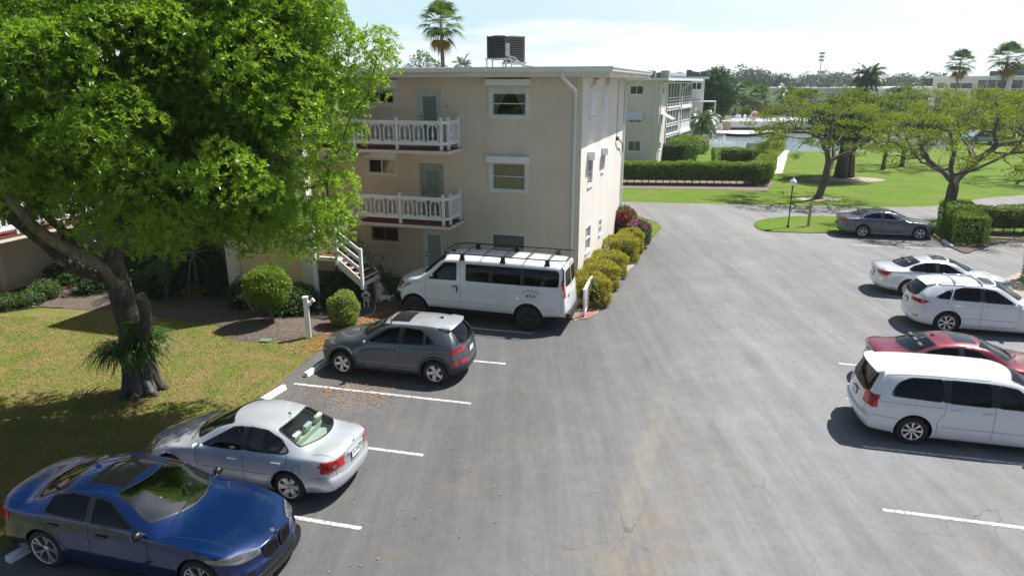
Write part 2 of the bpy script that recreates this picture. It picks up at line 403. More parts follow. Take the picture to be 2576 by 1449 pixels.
def build_car(S, name, label, cat, loc, az, group='cars parked in the lot'):
    """S: shape in metres; u runs from the front bumper backwards. az: compass heading of the nose."""
    L = S['L']; W_ = S['W']; root = thing(name, label, cat, loc, rad(90-az), group)
    k = S.get('k', 1.0); root.scale = (k, k, k)
    P = {n: pch(S[n]) for n in ('top', 'edge', 'ew', 'belt', 'bw', 'sill')}
    wl = S.get('wl', .93)*W_; zm = S.get('zm', .52); uf, ur = S['axles']; R = S['R']; RA = S.get('RA', R+.055)
    qf = pch(S['qf']); qr = pch(S['qr']); Df, Dr = S.get('Df', 1.1), S.get('Dr', 1.0); kf, kr = S.get('kf', .3), S.get('kr', .2)
    du = S.get('du', .035); nu = int(L/du); us = np.linspace(0, L, nu+1); nA, nB, nC = S.get('res', (15, 9, 13))
    rows = []
    for u in us:
        zl = float(P['sill'](u)); bz = float(P['belt'](u)); bw = float(P['bw'](u)); ez = float(P['edge'](u)); ew = float(P['ew'](u)); tz = float(P['top'](u))
        ez = max(ez, bz+.006); tz = max(tz, ez+.008)
        endk = min(1, .55+.45*min(u/.5, (L-u)/.4, 1)**.5)
        sec = pch([(zl, wl*(.965*endk+.035) if False else min(wl, bw+.02)), (zl+.06, min(wl+.03, bw+.035)), (min(zm, bz-.12), max(bw+.01, min(W_, bw+.055))), (bz-.06, bw+.016), (bz, bw)])
        row = [(float(sec(zl+.01))-.05, zl)]
        for i in range(nA+1):
            z = zl+(bz-zl)*(i/nA); y = float(sec(z))
            for uw in (uf, ur):
                d = math.hypot(u-uw, z-R); y += S.get('flare', .014)*math.exp(-((d-RA)/.07)**2)
            y += S.get('crease', .006)*math.exp(-((z-(bz-.16))/.03)**2)
            row.append((y, z))
        for i in range(1, nB+1):
            t = i/nB; row.append((bw+(ew-bw)*t+S.get('bulge', .018)*math.sin(math.pi*t)*min(1, (ez-bz)*3), bz+(ez-bz)*t))
        for i in range(1, nC+1):
            t = i/nC; y = ew*(1-t); row.append((y, tz-(tz-ez)*(abs(y)/ew)**S.get('crown', 2.2)))
        rows.append(row)
    R_ = np.array(rows); m = R_.shape[1]; V = []; F = []
    def fin(u, y, z):
        s1 = max(0, (Df-u)/Df); s2 = max(0, (u-(L-Dr))/Dr); a = min(1.1, abs(y)/W_)
        return u+s1*s1*(kf*a**2.6+float(qf(z)))-s2*s2*(kr*a**2.8+float(qr(z)))
    full = []
    for i, u in enumerate(us):
        ring = [(y, z) for (y, z) in R_[i]]; ring = ring+[(-y, z) for (y, z) in R_[i][::-1][1:]]
        base = len(V); full.append(base)
        for (y, z) in ring: V.append((L/2-fin(u, y, z), y, z))
    n2 = 2*m-1
    for i in range(nu):
        for j in range(n2-1): F.append((full[i]+j, full[i]+j+1, full[i+1]+j+1, full[i+1]+j))
    K = 18
    for (ri, u, fl) in ((0, 0., 0), (nu, L, 1)):
        prev = None
        for j in range(m):
            y, z = R_[ri][j]; idx = [full[ri]+j]
            for q in range(1, 2*K):
                yy = y*(1-q/K); V.append((L/2-fin(u, yy, z), yy, z)); idx.append(len(V)-1)
            idx.append(full[ri]+n2-1-j)
            if prev is not None:
                for q in range(2*K):
                    f = (prev[q], prev[q+1], idx[q+1], idx[q]); F.append(f if not fl else f[::-1])
            prev = idx
    V = np.array(V); F = np.array(F)
    # smooth: laplacian over the grid
    key = {}; mp_ = np.zeros(len(V), int); nv = []
    for i, p in enumerate(V):
        kk = (round(p[0], 4), round(p[1], 4), round(p[2], 4))
        if kk not in key: key[kk] = len(nv); nv.append(p)
        mp_[i] = key[kk]
    V = np.array(nv); F = mp_[F]; F = F[(F[:, 0] != F[:, 1]) & (F[:, 1] != F[:, 2]) & (F[:, 2] != F[:, 3]) & (F[:, 3] != F[:, 0])]
    bott = V[:, 2] < np.interp(L/2-V[:, 0], us, [float(P['sill'](u)) for u in us])+.004
    E = np.concatenate([F[:, [0, 1]], F[:, [1, 2]], F[:, [2, 3]], F[:, [3, 0]]])
    for it in range(S.get('smooth', 3)):
        A = np.zeros_like(V); c = np.zeros(len(V))
        np.add.at(A, E[:, 0], V[E[:, 1]]); np.add.at(c, E[:, 0], 1); np.add.at(A, E[:, 1], V[E[:, 0]]); np.add.at(c, E[:, 1], 1)
        Q = A/np.maximum(c, 1)[:, None]; w = np.where(bott, 0, .5)[:, None]; V = V*(1-w)+Q*w
    # orient outward
    sh = Shell(V, F); N = sh.normals()
    if (N[:, 2]*(V[:, 2] > .6*V[:, 2].max())).sum() < 0: sh.F = sh.F[:, ::-1]
    base = Shell(sh.V.copy(), sh.F.copy())
    bvh = BVHTree.FromPolygons([tuple(v) for v in base.V], [tuple(f) for f in base.F])
    X = lambda u: L/2-u
    def tp(poly, proj):
        return [(X(a), b) for a, b in poly] if proj in ('side', 'top') else list(poly)
    def hit(a, b, proj, sgn):
        if proj == 'side': o, d = Vector((a, 3*sgn, b)), Vector((0, -sgn, 0))
        elif proj == 'top': o, d = Vector((a, b, 4)), Vector((0, 0, -1))
        else: o, d = Vector((5*sgn, a, b)), Vector((-sgn, 0, 0))
        h = bvh.ray_cast(o, d); return (h[0], h[1]) if h[0] is not None else (None, None)
    def ribbon(mb, line, proj, sgn, w=.007, off=.0025, closed=False):
        pts = tp(line, proj); dense = []
        n = len(pts)
        for i in range(n if closed else n-1):
            a, b = pts[i], pts[(i+1) % n]; k_ = max(1, int(math.hypot(a[0]-b[0], a[1]-b[1])/.04))
            dense += [(a[0]+(b[0]-a[0])*t/k_, a[1]+(b[1]-a[1])*t/k_) for t in range(k_)]
        dense.append(pts[0] if closed else pts[-1]); hs = [hit(a, b, proj, sgn) for a, b in dense]; hs = [h for h in hs if h[0] is not None]
        vs = []
        for i, (p, nn) in enumerate(hs):
            d = (hs[min(i+1, len(hs)-1)][0]-hs[max(i-1, 0)][0])
            if d.length < 1e-6: continue
            if nn.dot(Vector((0, sgn, 0)) if proj == 'side' else Vector((0, 0, 1)) if proj == 'top' else Vector((sgn, 0, 0))) < 0: nn = -nn
            t = d.normalized().cross(nn).normalized(); q = p+nn*off; vs.append((q+t*w/2, q-t*w/2))
        b0 = len(mb.v)
        for a, b in vs: mb.v += [tuple(a), tuple(b)]
        mb.f += [(b0+2*i, b0+2*i+1, b0+2*i+3, b0+2*i+2) for i in range(len(vs)-1)]
    mats = dict(CM); mats['paint'] = S['paint']
    trims = MB(); seams = MB(); body = Shell(base.V.copy(), base.F.copy())
    # glass
    for g in S['glass']:
        poly = rounded(g['p'], g.get('r', .06)); pr = g['proj']
        for sgn in ((1, -1) if pr == 'side' else (g.get('s', 1),)):
            P2 = tp(poly, pr); body.hole(P2, pr, sgn)
            base.patch(P2, pr, sgn, -.006, 2).obj(g['n'], mats[g.get('m', 'tinted')], root)
            ribbon(trims, poly, pr, sgn, g.get('tw', .03), .003, True)
    for g in S.get('patches', []):
        poly = rounded(g['p'], g.get('r', .03)); pr = g['proj']
        for sgn in g.get('ss', (1, -1) if pr == 'side' else (1,)):
            outs = [tp(poly, pr)]
            if g.get('mirror'): outs.append([(a, -b) for a, b in outs[0]] if pr == 'top' else [(-a, b) for a, b in outs[0]])
            for P2 in outs:
                t = base.patch(P2, pr, sgn, g.get('off', .006), g.get('sub', 3))
                o = t.obj(g['n'], mats[g['m']], root)
                if o and g.get('thick'):
                    md = o.modifiers.new('s', 'SOLIDIFY'); md.thickness = g['thick']; md.offset = -1
    for g in S.get('lines', []):
        for sgn in g.get('ss', (1, -1) if g['proj'] == 'side' else (1,)):
            tgt = {'seam': seams, 'trim': trims}.get(g.get('t', 'seam'))
            if tgt is None:
                q = MB(); ribbon(q, g['p'], g['proj'], sgn, g.get('w', .02), g.get('off', .006)); o = q.build(g['n'], mats[g['t']], root, smooth=True)
                md = o.modifiers.new('s', 'SOLIDIFY'); md.thickness = .012; md.offset = 1
            else: ribbon(tgt, g['p'], g['proj'], sgn, g.get('w', .008), .002)
    # arches
    arch = MB()
    for uw in (uf, ur):
        circ = [(X(uw)+RA*math.cos(a), R+.02+RA*math.sin(a)) for a in np.linspace(-.75, math.pi+.75, 40)]
        for sgn in (1, -1):
            body.hole(circ, 'side', sgn)
            if S.get('clad'):
                ring = [(uw+(RA+.03)*math.cos(a), R+.02+(RA+.03)*math.sin(a)) for a in np.linspace(-.3, math.pi+.3, 40)]
                q = MB(); ribbon(q, ring, 'side', sgn, .075, .008); o = q.build('wheel_arch_trim', mats[S['clad']], root, smooth=True)
                md = o.modifiers.new('s', 'SOLIDIFY'); md.thickness = .012; md.offset = 1
            y1 = W_-.035; y0 = W_-.36
            ang = np.linspace(-.1, math.pi+.1, 18)
            well = MB()
            for a0, a1 in zip(ang[:-1], ang[1:]):
                b = len(well.v); c = [(X(uw)+RA*math.cos(a), R+.02+RA*math.sin(a)) for a in (a0, a1)]
                well.v += [(c[0][0], y0*sgn, c[0][1]), (c[1][0], y0*sgn, c[1][1]), (c[1][0], y1*sgn, c[1][1]), (c[0][0], y1*sgn, c[0][1]), (X(uw), y0*sgn, R)]
                well.f += [(b, b+1, b+2, b+3), (b, b+1, b+4)]
            well.build('wheel_well', mats['black'], root)
    # body with lower edge cleared inside the arches
    V2 = body.V; cen = V2[body.F].mean(1)
    kill = np.zeros(len(body.F), bool)
    for uw in (uf, ur): kill |= (np.hypot(cen[:, 0]-X(uw), cen[:, 2]-R) < RA-.01) & (np.abs(cen[:, 1]) > .5) & (cen[:, 2] < R+RA)
    body.F = body.F[~kill]; body.obj('body', mats['paint'], root)
    trims.build('window_trim', mats[S.get('trim', 'black')], root, smooth=True); seams.build('panel_gap', mats['seam'], root)
    ub = MB(); zs = float(P['sill'](L/2)); ub.box(X(L-.25), X(.25), -W_+.37, W_-.37, zs-.02, zs+.05); ub.box(X(ur-RA-.02), X(uf+RA+.02), -W_+.13, W_-.13, zs-.03, zs+.02); ub.build('underbody', mats['black'], root)
    # wheels
    for uw in (uf, ur):
        for sgn in (1, -1): make_wheel(root, X(uw), sgn*(W_-.12-S.get('tuck', 0)), sgn, R, S['rim'], S['style'], S.get('tw', .21))
    # cabin
    it = mats[S.get('int', 'grey_int')]; c0, c1 = S['cabin']; fl = .38; cb = MB()
    zb = float(P['belt']((c0+c1)/2)); cb.box(X(c1), X(c0), -W_+.14, W_-.14, fl, fl+.03); cb.box(X(c0+.02), X(c0), -W_+.2, W_-.2, fl, zb-.06); cb.build('cabin_floor', it, root)
    dz = float(P['belt'](c0+.25)); dm = MB(); dm.prism([(X(c0-.25), 0), (X(c0+.35), 0), (X(c0+.42), 1), (X(c0-.25), 1)], 0, 1)
    dm = MB(); dm.box(X(c0+.38), X(c0-.35), -W_+.17, W_-.17, dz-.22, dz-.05); dm.build('dashboard', mats['black_int'] if S.get('int') != 'cream' else it, root, bevel=.03)
    st = MB(); M = Matrix.Translation((X(c0+.5), S.get('wheelside', 1)*.36, dz-.05)) @ Matrix.Rotation(rad(68), 4, 'Y')
    st.tube([M @ Vector((.18*math.cos(a), .18*math.sin(a), 0)) for a in np.linspace(0, 2*math.pi, 25)], .016, 6, False); st.bar(M @ Vector((-.17, 0, 0)), M @ Vector((.17, 0, 0)), .04, .02); st.build('steering_wheel', mats['black_int'], root, smooth=True)
    if S.get('shelf'): 
        a, b = S['shelf']; sh_ = MB(); zz = float(P['belt'](b))-.045; sh_.box(X(b), X(a), -W_+.2, W_-.2, zz-.05, zz); sh_.build('parcel_shelf', it, root, bevel=.01)
    for (su, sn) in S['seats']:
        ys = (-.37, .37) if sn == 2 else (0,)
        for y in ys:
            wd = .25 if sn == 2 else W_-.24
            s_ = MB(); s_.box(-.25, .25, -wd, wd, fl+.12, fl+.26, Matrix.Translation((X(su), y, 0)))
            Mb = Matrix.Translation((X(su)-.26, y, fl+.2)) @ Matrix.Rotation(rad(-14), 4, 'Y'); s_.box(-.06, .06, -wd, wd, 0, S.get('sb', .56), Mb)
            seat = s_.build('seat', it, root, bevel=.04); smooth_by_angle(seat)
            for hy in ((0,) if sn == 2 else (-.4, 0, .4)):
                h_ = MB(); h_.box(-.05, .05, -.125+hy, .125+hy, S.get('sb', .56)+.02, S.get('sb', .56)+.19, Mb); ho = h_.build('headrest', it, seat, bevel=.04); smooth_by_angle(ho)
    # mirrors and handles
    mu, mz, my = S['mirror']
    for sgn in (1, -1):
        q = MB(); q.sphere((X(mu), sgn*(my+.1), mz), .1, 12, 8, (.55, 1.0, .72)); q.bar((X(mu)+.02, sgn*(my-.03), mz-.04), (X(mu), sgn*(my+.06), mz-.02), .05, .04)
        mo = q.build('side_mirror', mats[S.get('mirror_mat', 'paint')], root, smooth=True)
        q = MB(); q.box(X(mu)-.062, X(mu)-.056, sgn*(my+.1)-.075, sgn*(my+.1)+.075, mz-.05, mz+.05); q.build('mirror_glass', mats['chrome'], mo)
        for (hu, hz_) in S.get('handles', []):
            p, nn = hit(X(hu), hz_, 'side', sgn)
            if p is None: continue
            q = MB(); q.box(-.10, .10, -.012, .012, -.016, .016, Matrix.Translation((p.x, p.y+sgn*.03, p.z)) )
            q.box(-.10, -.08, -.03, .0, -.014, .014, Matrix.Translation((p.x, p.y+(sgn*.015 if sgn > 0 else -.0), p.z))); q.box(.08, .10, -.03, .0, -.014, .014, Matrix.Translation((p.x, p.y+(sgn*.015 if sgn > 0 else -.0), p.z)))
            smooth_by_angle(q.build('door_handle', mats[S.get('handle_mat', 'paint')], root, bevel=.006))
    return root, dict(base=base, hit=hit, ribbon=ribbon, X=X, P=P, tp=tp, mats=mats)
def wsp(ua, ub, wa, wb, ca=.0, cb=.0, n=9):
    a = [(ua+ca*(t**2), wa*t) for t in np.linspace(-1, 1, n)]; b = [(ub+cb*(t**2), wb*t) for t in np.linspace(1, -1, n)]
    return a+b
def base_spec(L, W, H, uf, ur, R, rim, zn, zc, uc, rf, rr, ud, zd, zt, ewr, b0, b1, b2, **k):
    """zn nose top, zc/uc cowl, rf/rr roof front/rear, ud/zd rear glass base, zt tail top, ewr roof edge half width, b0 b1 b2 belt heights"""
    zr = H-.0
    top = [(0, zn), (.10, zn+.04), (uc*.45, zn+(zc-zn)*.62), (uc-.12, zc-.01), (uc+.06, zc+.05), (uc+.3*(rf-uc), zc+.36*(zr-.05-zc)), (uc+.75*(rf-uc), zc+.80*(zr-.05-zc)), (rf, zr-.05), ((rf+rr)/2-.1, zr), (rr, zr-.06),
           (rr+.35*(ud-rr), zr-.06-.36*(zr-.06-zd)), (rr+.8*(ud-rr), zr-.06-.86*(zr-.06-zd)), (ud+.02, zd+.005), (L-.12, zt), (L, zt-.03)]
    du = .20; ed = .075
    edge = [(0, zn-.06), (.2, zn-.01), (uc*.5, zn+(zc-zn)*.62-.05), (uc+.05, zc-.055), (uc+du+.3*(rf-uc), zc-.05+.33*(zr-zc)), (uc+du+.75*(rf-uc), zc-.05+.76*(zr-zc)), (rf+du, zr-.05-ed), ((rf+rr)/2, zr-ed), (rr-.12, zr-.06-ed),
            (rr-.12+.35*(ud-rr), zr-.06-ed-.33*(zr-ed-zd)), (rr-.12+.8*(ud-rr), zr-.06-ed-.80*(zr-ed-zd)), (ud-.02, zd-.06), (L-.2, zt-.05), (L, zt-.09)]
    ew = [(0, W*.60), (.4, W*.74), (uc, W*.80), (uc+.3, W*.79), (rf+.1, ewr+.04), ((rf+rr)/2, ewr), (rr, ewr+.01), (ud-.05, W*.74), (ud+.2, W*.77), (L-.25, W*.75), (L, W*.70)]
    belt = [(0, b0-.22), (.25, b0-.08), (uc, b0+.06), (uc+.5, b1-.01), (ud-.6, b1+.05), (ud, b2), (L-.15, b2-.03), (L, b2-.10)]
    bw = [(0, W*.84), (.35, W*.92), (.9, W*.955), (uc+.5, W*.965), (ud-.5, W*.96), (L-.6, W*.945), (L-.2, W*.92), (L, W*.87)]
    sill = [(0, .24), (.45, .2), (1.2, .19), (L-1.0, .2), (L-.5, .24), (L, .30)]
    d = dict(L=L, W=W, axles=(uf, ur), R=R, rim=rim, top=top, edge=edge, ew=ew, belt=belt, bw=bw, sill=sill, qf=[(.2, .06), (.35, .0), (.52, .0), (.62, .03), (.8, .12)], qr=[(.25, .08), (.45, .0), (.6, .0), (.68, .05), (zt-.06, .03), (zt, .05)],
             style={}, cabin=(uc+.1, ud-.05), seats=[(uc+1.05, 2), (uc+1.95, 1)], mirror=(uc+.42, b1+.06, W-.06), shelf=(rr-.02, ud-.08))
    d.update(k); return d
def plate_on(root, H_, zc, w=.30, h=.15, end=-1, mat='plate', y=0, txt=None, tilt=0, nudge=.012):
    p, n = H_['hit'](y, zc, 'end', end)
    q = MB(); M = Matrix.Translation((p.x+end*nudge, y, zc)) @ Matrix.Rotation(tilt, 4, 'Y')
    q.box(-.004, .004, -w/2, w/2, -h/2, h/2, M); o = q.build('license_plate', CM[mat], root)
    f = MB()
    for a, b, c, d in ((-w/2-.012, w/2+.012, h/2, h/2+.014), (-w/2-.012, w/2+.012, -h/2-.014, -h/2), (-w/2-.012, -w/2, -h/2, h/2), (w/2, w/2+.012, -h/2, h/2)): f.box(-.007, .007, a, b, c, d, M)
    f.build('plate_frame', CM['plastic'], o)
    if txt: text_mesh('plate_number', txt, .075, CM['plate_ink'], o, (p.x+end*(nudge+.006), y, zc), (rad(90), 0, rad(90) if end > 0 else rad(-90)))
    return o
def wipers(root, H_, uc, n=2, L=.6, y0=-.55):
    q = MB()
    for i in range(n):
        ys = y0+i*.62; pts = []
        for t in np.linspace(0, 1, 8):
            u = uc+.03+t*.07; y = ys+t*L; p, nn = H_['hit'](H_['X'](u), y, 'top', 1)
            if p is not None: pts.append(p+Vector((0, 0, .022)))
        q.tube(pts, .008, 5)
    q.build('wiper', CM['black'], root)
def fin_antenna(root, H_, u, mat):
    p, n = H_['hit'](H_['X'](u), 0, 'top', 1); q = MB()
    q.add([(p.x+.09, -.028, p.z-.01), (p.x+.09, .028, p.z-.01), (p.x-.07, .035, p.z-.01), (p.x-.07, -.035, p.z-.01), (p.x-.07, 0, p.z+.06), (p.x-.02, 0, p.z+.045)], [(0, 1, 5), (1, 2, 4, 5), (2, 3, 4), (3, 0, 5, 4), (0, 3, 2, 1)])
    return q.build('roof_antenna', mat, root)

def car_silver_old(loc, az):
    S = base_spec(4.53, .855, 1.475, .88, 3.49, .315, .225, .66, .955, 1.12, 2.02, 3.22, 4.02, 1.075, 1.05, .575, .80, .90, .955, shelfx=1,
        paint=paint('silver_paint', (.60, .63, .67), .55, .32), int='cream', qr=[(.25, .1), (.4, .0), (.56, -.0), (.60, .045), (.95, .03), (1.05, .06)], style=dict(n=6, w=.085, taper=1.5, mat='alloy'), kf=.34, kr=.2, sb=.50)
    S['glass'] = [dict(n='windshield', p=wsp(1.2, 2.03, .66, .53, .3, .2), proj='top', m='clear', r=.05), dict(n='rear_window', p=wsp(3.93, 3.28, .62, .52, -.24, -.1), proj='top', s=1, m='clear', r=.06),
        dict(n='side_window', p=[(1.62, .965), (2.28, 1.335), (2.52, 1.365), (2.50, .975)], proj='side', m='tinted', r=.05), dict(n='side_window', p=[(2.60, .985), (2.62, 1.37), (3.0, 1.34), (3.30, 1.22), (3.52, 1.03), (3.40, 1.0)], proj='side', m='tinted', r=.05)]
    S['patches'] = [dict(n='headlight', p=[(.12, .52), (.10, .68), (.34, .76), (.50, .74), (.36, .62)], proj='side', m='lens', off=.008), dict(n='turn_signal', p=[(.28, .56), (.42, .67), (.45, .63), (.36, .55)], proj='side', m='amber', off=.012),
        dict(n='headlight', p=[(.48, .52), (.44, .64), (.70, .72), (.80, .60)], proj='end', mirror=1, m='lens', off=.008), dict(n='grille', p=[(-.36, .53), (-.38, .62), (.38, .62), (.36, .53)], proj='end', m='black'),
        dict(n='taillight', p=[(4.10, .84), (4.20, .90), (4.45, .93), (4.53, .92), (4.50, .74), (4.36, .73)], proj='side', m='red', off=.012, r=.05), dict(n='taillight', p=[(.84, .70), (.86, .93), (.60, .915), (.54, .83), (.62, .73)], proj='end', ss=(-1,), mirror=1, m='red', off=.012, r=.05),
        dict(n='reverse_light', p=[(.71, .77), (.71, .86), (.62, .86), (.62, .77)], proj='end', ss=(-1,), mirror=1, m='lens', off=.018, r=.045), dict(n='door_pillar', p=[(2.50, .975), (2.53, 1.37), (2.62, 1.37), (2.60, .985)], proj='side', m='black', off=.003, r=.0)]
    S['lines'] = [dict(p=[(1.52, .88), (1.50, .70), (1.54, .40), (1.62, .26)], proj='side'), dict(p=[(2.55, .95), (2.55, .30)], proj='side'), dict(p=[(3.48, 1.0), (3.50, .86), (3.34, .66), (3.10, .48), (2.98, .28)], proj='side'), dict(p=[(1.62, .26), (2.98, .28)], proj='side'),
        dict(p=[(3.96, .60), (4.2, .61), (4.5, .63)], proj='side'), dict(p=[(1.6, .55), (3.05, .55)], proj='side', w=.010), dict(p=[(3.62, .68), (3.62, .82), (3.76, .82), (3.76, .68)], proj='side', ss=(1,)), dict(p=[(3.98, .67), (4.42, .62)], proj='top'), dict(p=[(3.98, -.67), (4.42, -.62)], proj='top'),
        dict(p=[(-.55, .66), (-.52, .60), (.52, .60), (.55, .66)], proj='end', ss=(-1,)), dict(p=[(1.02, .66), (.45, .58)], proj='top'), dict(p=[(1.02, -.66), (.45, -.58)], proj='top')]
    S['k'] = 1.035; S['handles'] = [(2.33, .80), (3.28, .83)]; S['shelf'] = (3.32, 3.98); S['wheelside'] = 1
    r, H_ = build_car(S, 'parked_car', 'silver older sedan with cream headrests behind its rear window, beside the blue sedan', 'car', loc, az)
    plate_on(r, H_, .80, .32, .16, txt='LML M58', tilt=rad(4)); wipers(r, H_, 1.22)
    q = MB(); q.box(-.012, .012, -.30, .30, -.014, .014, Matrix.Translation((H_['hit'](0, .905, 'end', -1)[0].x-.018, 0, .905))); q.build('trunk_handle', S['paint'], r, bevel=.006)
    p, n = H_['hit'](H_['X'](3.12), 0, 'top', 1); q = MB(); q.sphere(p, .03, 10, 6, (1.4, .8, .6)); q.tube([p, p+Vector((-.1, .12, .05)), p+Vector((-.18, .24, .03))], .004, 5); q.build('roof_antenna', CM['black'], r)
    return r
def car_blue(loc, az):
    S = base_spec(4.94, .935, 1.475, .87, 3.845, .345, .265, .73, 1.0, 1.42, 2.30, 3.55, 4.42, 1.11, 1.10, .61, .86, .945, 1.0,
        paint=paint('blue_paint', (.004, .028, .13), .6, .2, .35), int='black_int', qf=[(.2, .05), (.3, .0), (.42, .0), (.5, .04), (.72, .06), (.85, .2)], kf=.36, kr=.22, Df=1.2, style=dict(n=5, twin=.24, w=.045, taper=1.3, mat='alloy'), tw=.24, crease=.012, wheelside=1, RA=.385)
    S['glass'] = [dict(n='windshield', p=wsp(1.50, 2.36, .72, .57, .32, .2), proj='top', m='screen', r=.05), dict(n='rear_window', p=wsp(4.30, 3.62, .66, .55, -.22, -.12), proj='top', m='tinted', r=.06),
        dict(n='side_window', p=[(1.98, 1.0), (2.55, 1.31), (2.86, 1.345), (2.83, 1.005)], proj='side', m='dark', r=.04), dict(n='side_window', p=[(2.93, 1.01), (2.95, 1.345), (3.35, 1.33), (3.72, 1.24), (3.78, 1.05), (3.70, 1.03)], proj='side', m='dark', r=.04)]
    S['patches'] = [dict(n='sunroof', p=[(2.52, -.43), (2.52, .43), (3.22, .43), (3.22, -.43)], proj='top', m='gloss', off=.003, r=.05),
        dict(n='headlight', p=[(.12, .65), (.10, .71), (.42, .76), (.52, .76), (.40, .69)], proj='side', m='lens', off=.008), dict(n='headlight', p=[(.40, .62), (.40, .69), (.62, .735), (.92, .75), (.92, .68), (.7, .62)], proj='end', mirror=1, m='lens', off=.008),
        dict(n='lower_grille', p=[(-.5, .28), (-.42, .42), (.42, .42), (.5, .28)], proj='end', m='black', off=.004), dict(n='air_intake', p=[(.58, .28), (.56, .42), (.8, .45), (.82, .3)], proj='end', mirror=1, m='black', off=.004),
        dict(n='taillight', p=[(4.50, .80), (4.48, .94), (4.92, .97), (4.92, .82)], proj='side', m='red', off=.008), dict(n='taillight', p=[(.36, .82), (.38, .95), (.92, .97), (.92, .80)], proj='end', ss=(-1,), mirror=1, m='red', off=.008),
        dict(n='door_pillar', p=[(2.82, 1.0), (2.85, 1.35), (2.96, 1.35), (2.94, 1.01)], proj='side', m='black', off=.003, r=0)]
    S['lines'] = [dict(p=[(1.78, .93), (1.74, .7), (1.78, .42), (1.86, .28)], proj='side'), dict(p=[(2.88, .99), (2.88, .32)], proj='side'), dict(p=[(3.83, 1.04), (3.84, .9), (3.62, .7), (3.40, .5), (3.30, .30)], proj='side'), dict(p=[(1.86, .28), (3.30, .30)], proj='side'),
        dict(p=[(1.36, .74), (.4, .60), (.16, .40)], proj='top'), dict(p=[(1.36, -.74), (.4, -.60), (.16, -.40)], proj='top'), dict(p=[(.17, -.4), (.14, 0), (.17, .4)], proj='top'), dict(p=[(4.38, .72), (4.85, .66)], proj='top'), dict(p=[(4.38, -.72), (4.85, -.66)], proj='top'),
        dict(p=[(2.50, -.45), (2.50, .45), (3.24, .45), (3.24, -.45), (2.50, -.45)], proj='top', t='trim', w=.015)]
    S['k'] = 1.03; S['handles'] = [(2.62, .83), (3.58, .87)]; S['mirror_mat'] = 'black'; S['handle_mat'] = 'black'
    r, H_ = build_car(S, 'parked_car', 'glossy dark blue sedan with a black sunroof, nose towards the lane, nearest at lower left', 'car', loc, az)
    H_['X']; wipers(r, H_, 1.50, 2, .62, -.62)
    for sg in (1, -1):      # twin kidney grille with upright bars
        q = MB(); f = MB(); outl = rounded([(.035, .46), (.05, .67), (.12, .70), (.34, .69), (.36, .60), (.28, .47)], .04)
        for a, b in zip(outl, outl[1:]+outl[:1]):
            pa, pb = H_['hit'](a[0]*sg, a[1], 'end', 1)[0], H_['hit'](b[0]*sg, b[1], 'end', 1)[0]; f.bar(pa+Vector((.012, 0, 0)), pb+Vector((.012, 0, 0)), .022, .03)
        S2 = H_['base'].patch([(a*sg, b) for a, b in outl], 'end', 1, .004, 3); g = S2.obj('grille', CM['black'], r)
        for i in range(8):
            y = (.07+i*.036)*sg; lo, hi = (.48, .68)
            pl, ph = H_['hit'](y, lo, 'end', 1)[0], H_['hit'](y, hi, 'end', 1)[0]; q.bar(pl+Vector((.014, 0, 0)), ph+Vector((.014, 0, 0)), .010, .016)
        f.build('grille_surround', CM['black'], g); q.build('grille_bars', CM['dark_alloy'], g)
    p, n = H_['hit'](H_['X'](.14), 0, 'top', 1)
    if p: 
        n = n if n.z > 0 else -n; q = MB(); M = Matrix.Translation(p) @ n.to_track_quat('Z', 'Y').to_matrix().to_4x4(); q.lathe([(.001, .008), (.034, .008), (.041, .004), (.041, 0)], 20, M); q.build('badge', CM['chrome'], r)
    fin_antenna(r, H_, 3.42, S['paint'])
    q = MB(); z_ = .235; pts = [H_['hit'](y, z_+.03, 'end', 1)[0]+Vector((.05-.0*abs(y), 0, -.03)) for y in np.linspace(-.86, .86, 25)]
    for a, b in zip(pts, pts[1:]): q.bar(a, b, .09, .025)
    q.build('front_splitter', CM['black'], r)
    p = H_['hit'](H_['X'](2.1), -.05, 'top', 1)[0]; q = MB(); q.box(-.03, .03, -.07, .07, -.10, -.06, Matrix.Translation((H_['X'](2.25), .0, 1.32))); q.build('rear_view_mirror', CM['black_int'], r, bevel=.01)
    return r
def hatch_spec(L, W, H, uf, ur, R, rim, zn, zc, uc, rf, zt, ewr, b0, b1, b2, qtop, zg, **k):
    "hatch, wagon or van: the rear glass leans in above zg by qtop"
    d = base_spec(L, W, H, uf, ur, R, rim, zn, zc, uc, rf, L-.5, L-.2, H-.1, H-.1, ewr, b0, b1, b2)
    top = [p for p in d['top'] if p[0] <= rf+.01]+[(rf+.6, H-.012), ((rf+L)/2, H), (L-.5, H-.035), (L, H-.07)]
    ed = .085; edge = [p for p in d['edge'] if p[0] <= rf+.21]+[(rf+.7, H-ed-.01), ((rf+L)/2, H-ed), (L-.5, H-ed-.04), (L, H-ed-.10)]
    d['top'] = top; d['edge'] = edge; d['ew'] = [p for p in d['ew'] if p[0] <= rf+.15]+[((rf+L)/2, ewr), (L-.5, ewr-.01), (L, ewr-.06)]
    d['belt'] = [(0, b0-.22), (.25, b0-.08), (uc, b0+.06), (uc+.5, b1-.01), (L-1.2, b1+.04), (L-.5, b2), (L, b2+.0)]
    d['bw'] = [(0, W*.84), (.35, W*.92), (.9, W*.955), (uc+.5, W*.965), (L-.9, W*.96), (L-.3, W*.935), (L, W*.90)]
    d['qr'] = [(.25, .08), (.42, .0), (.62, .0), (zg-.12, .05), (zg, .07), (H-.05, qtop)]; d['Dr'] = k.pop('Dr', 1.1); d['shelf'] = None; d['cabin'] = (uc+.1, L-.35)
    d['seats'] = [(uc+1.05, 2), (uc+1.95, 1)]; d.update(k); return d
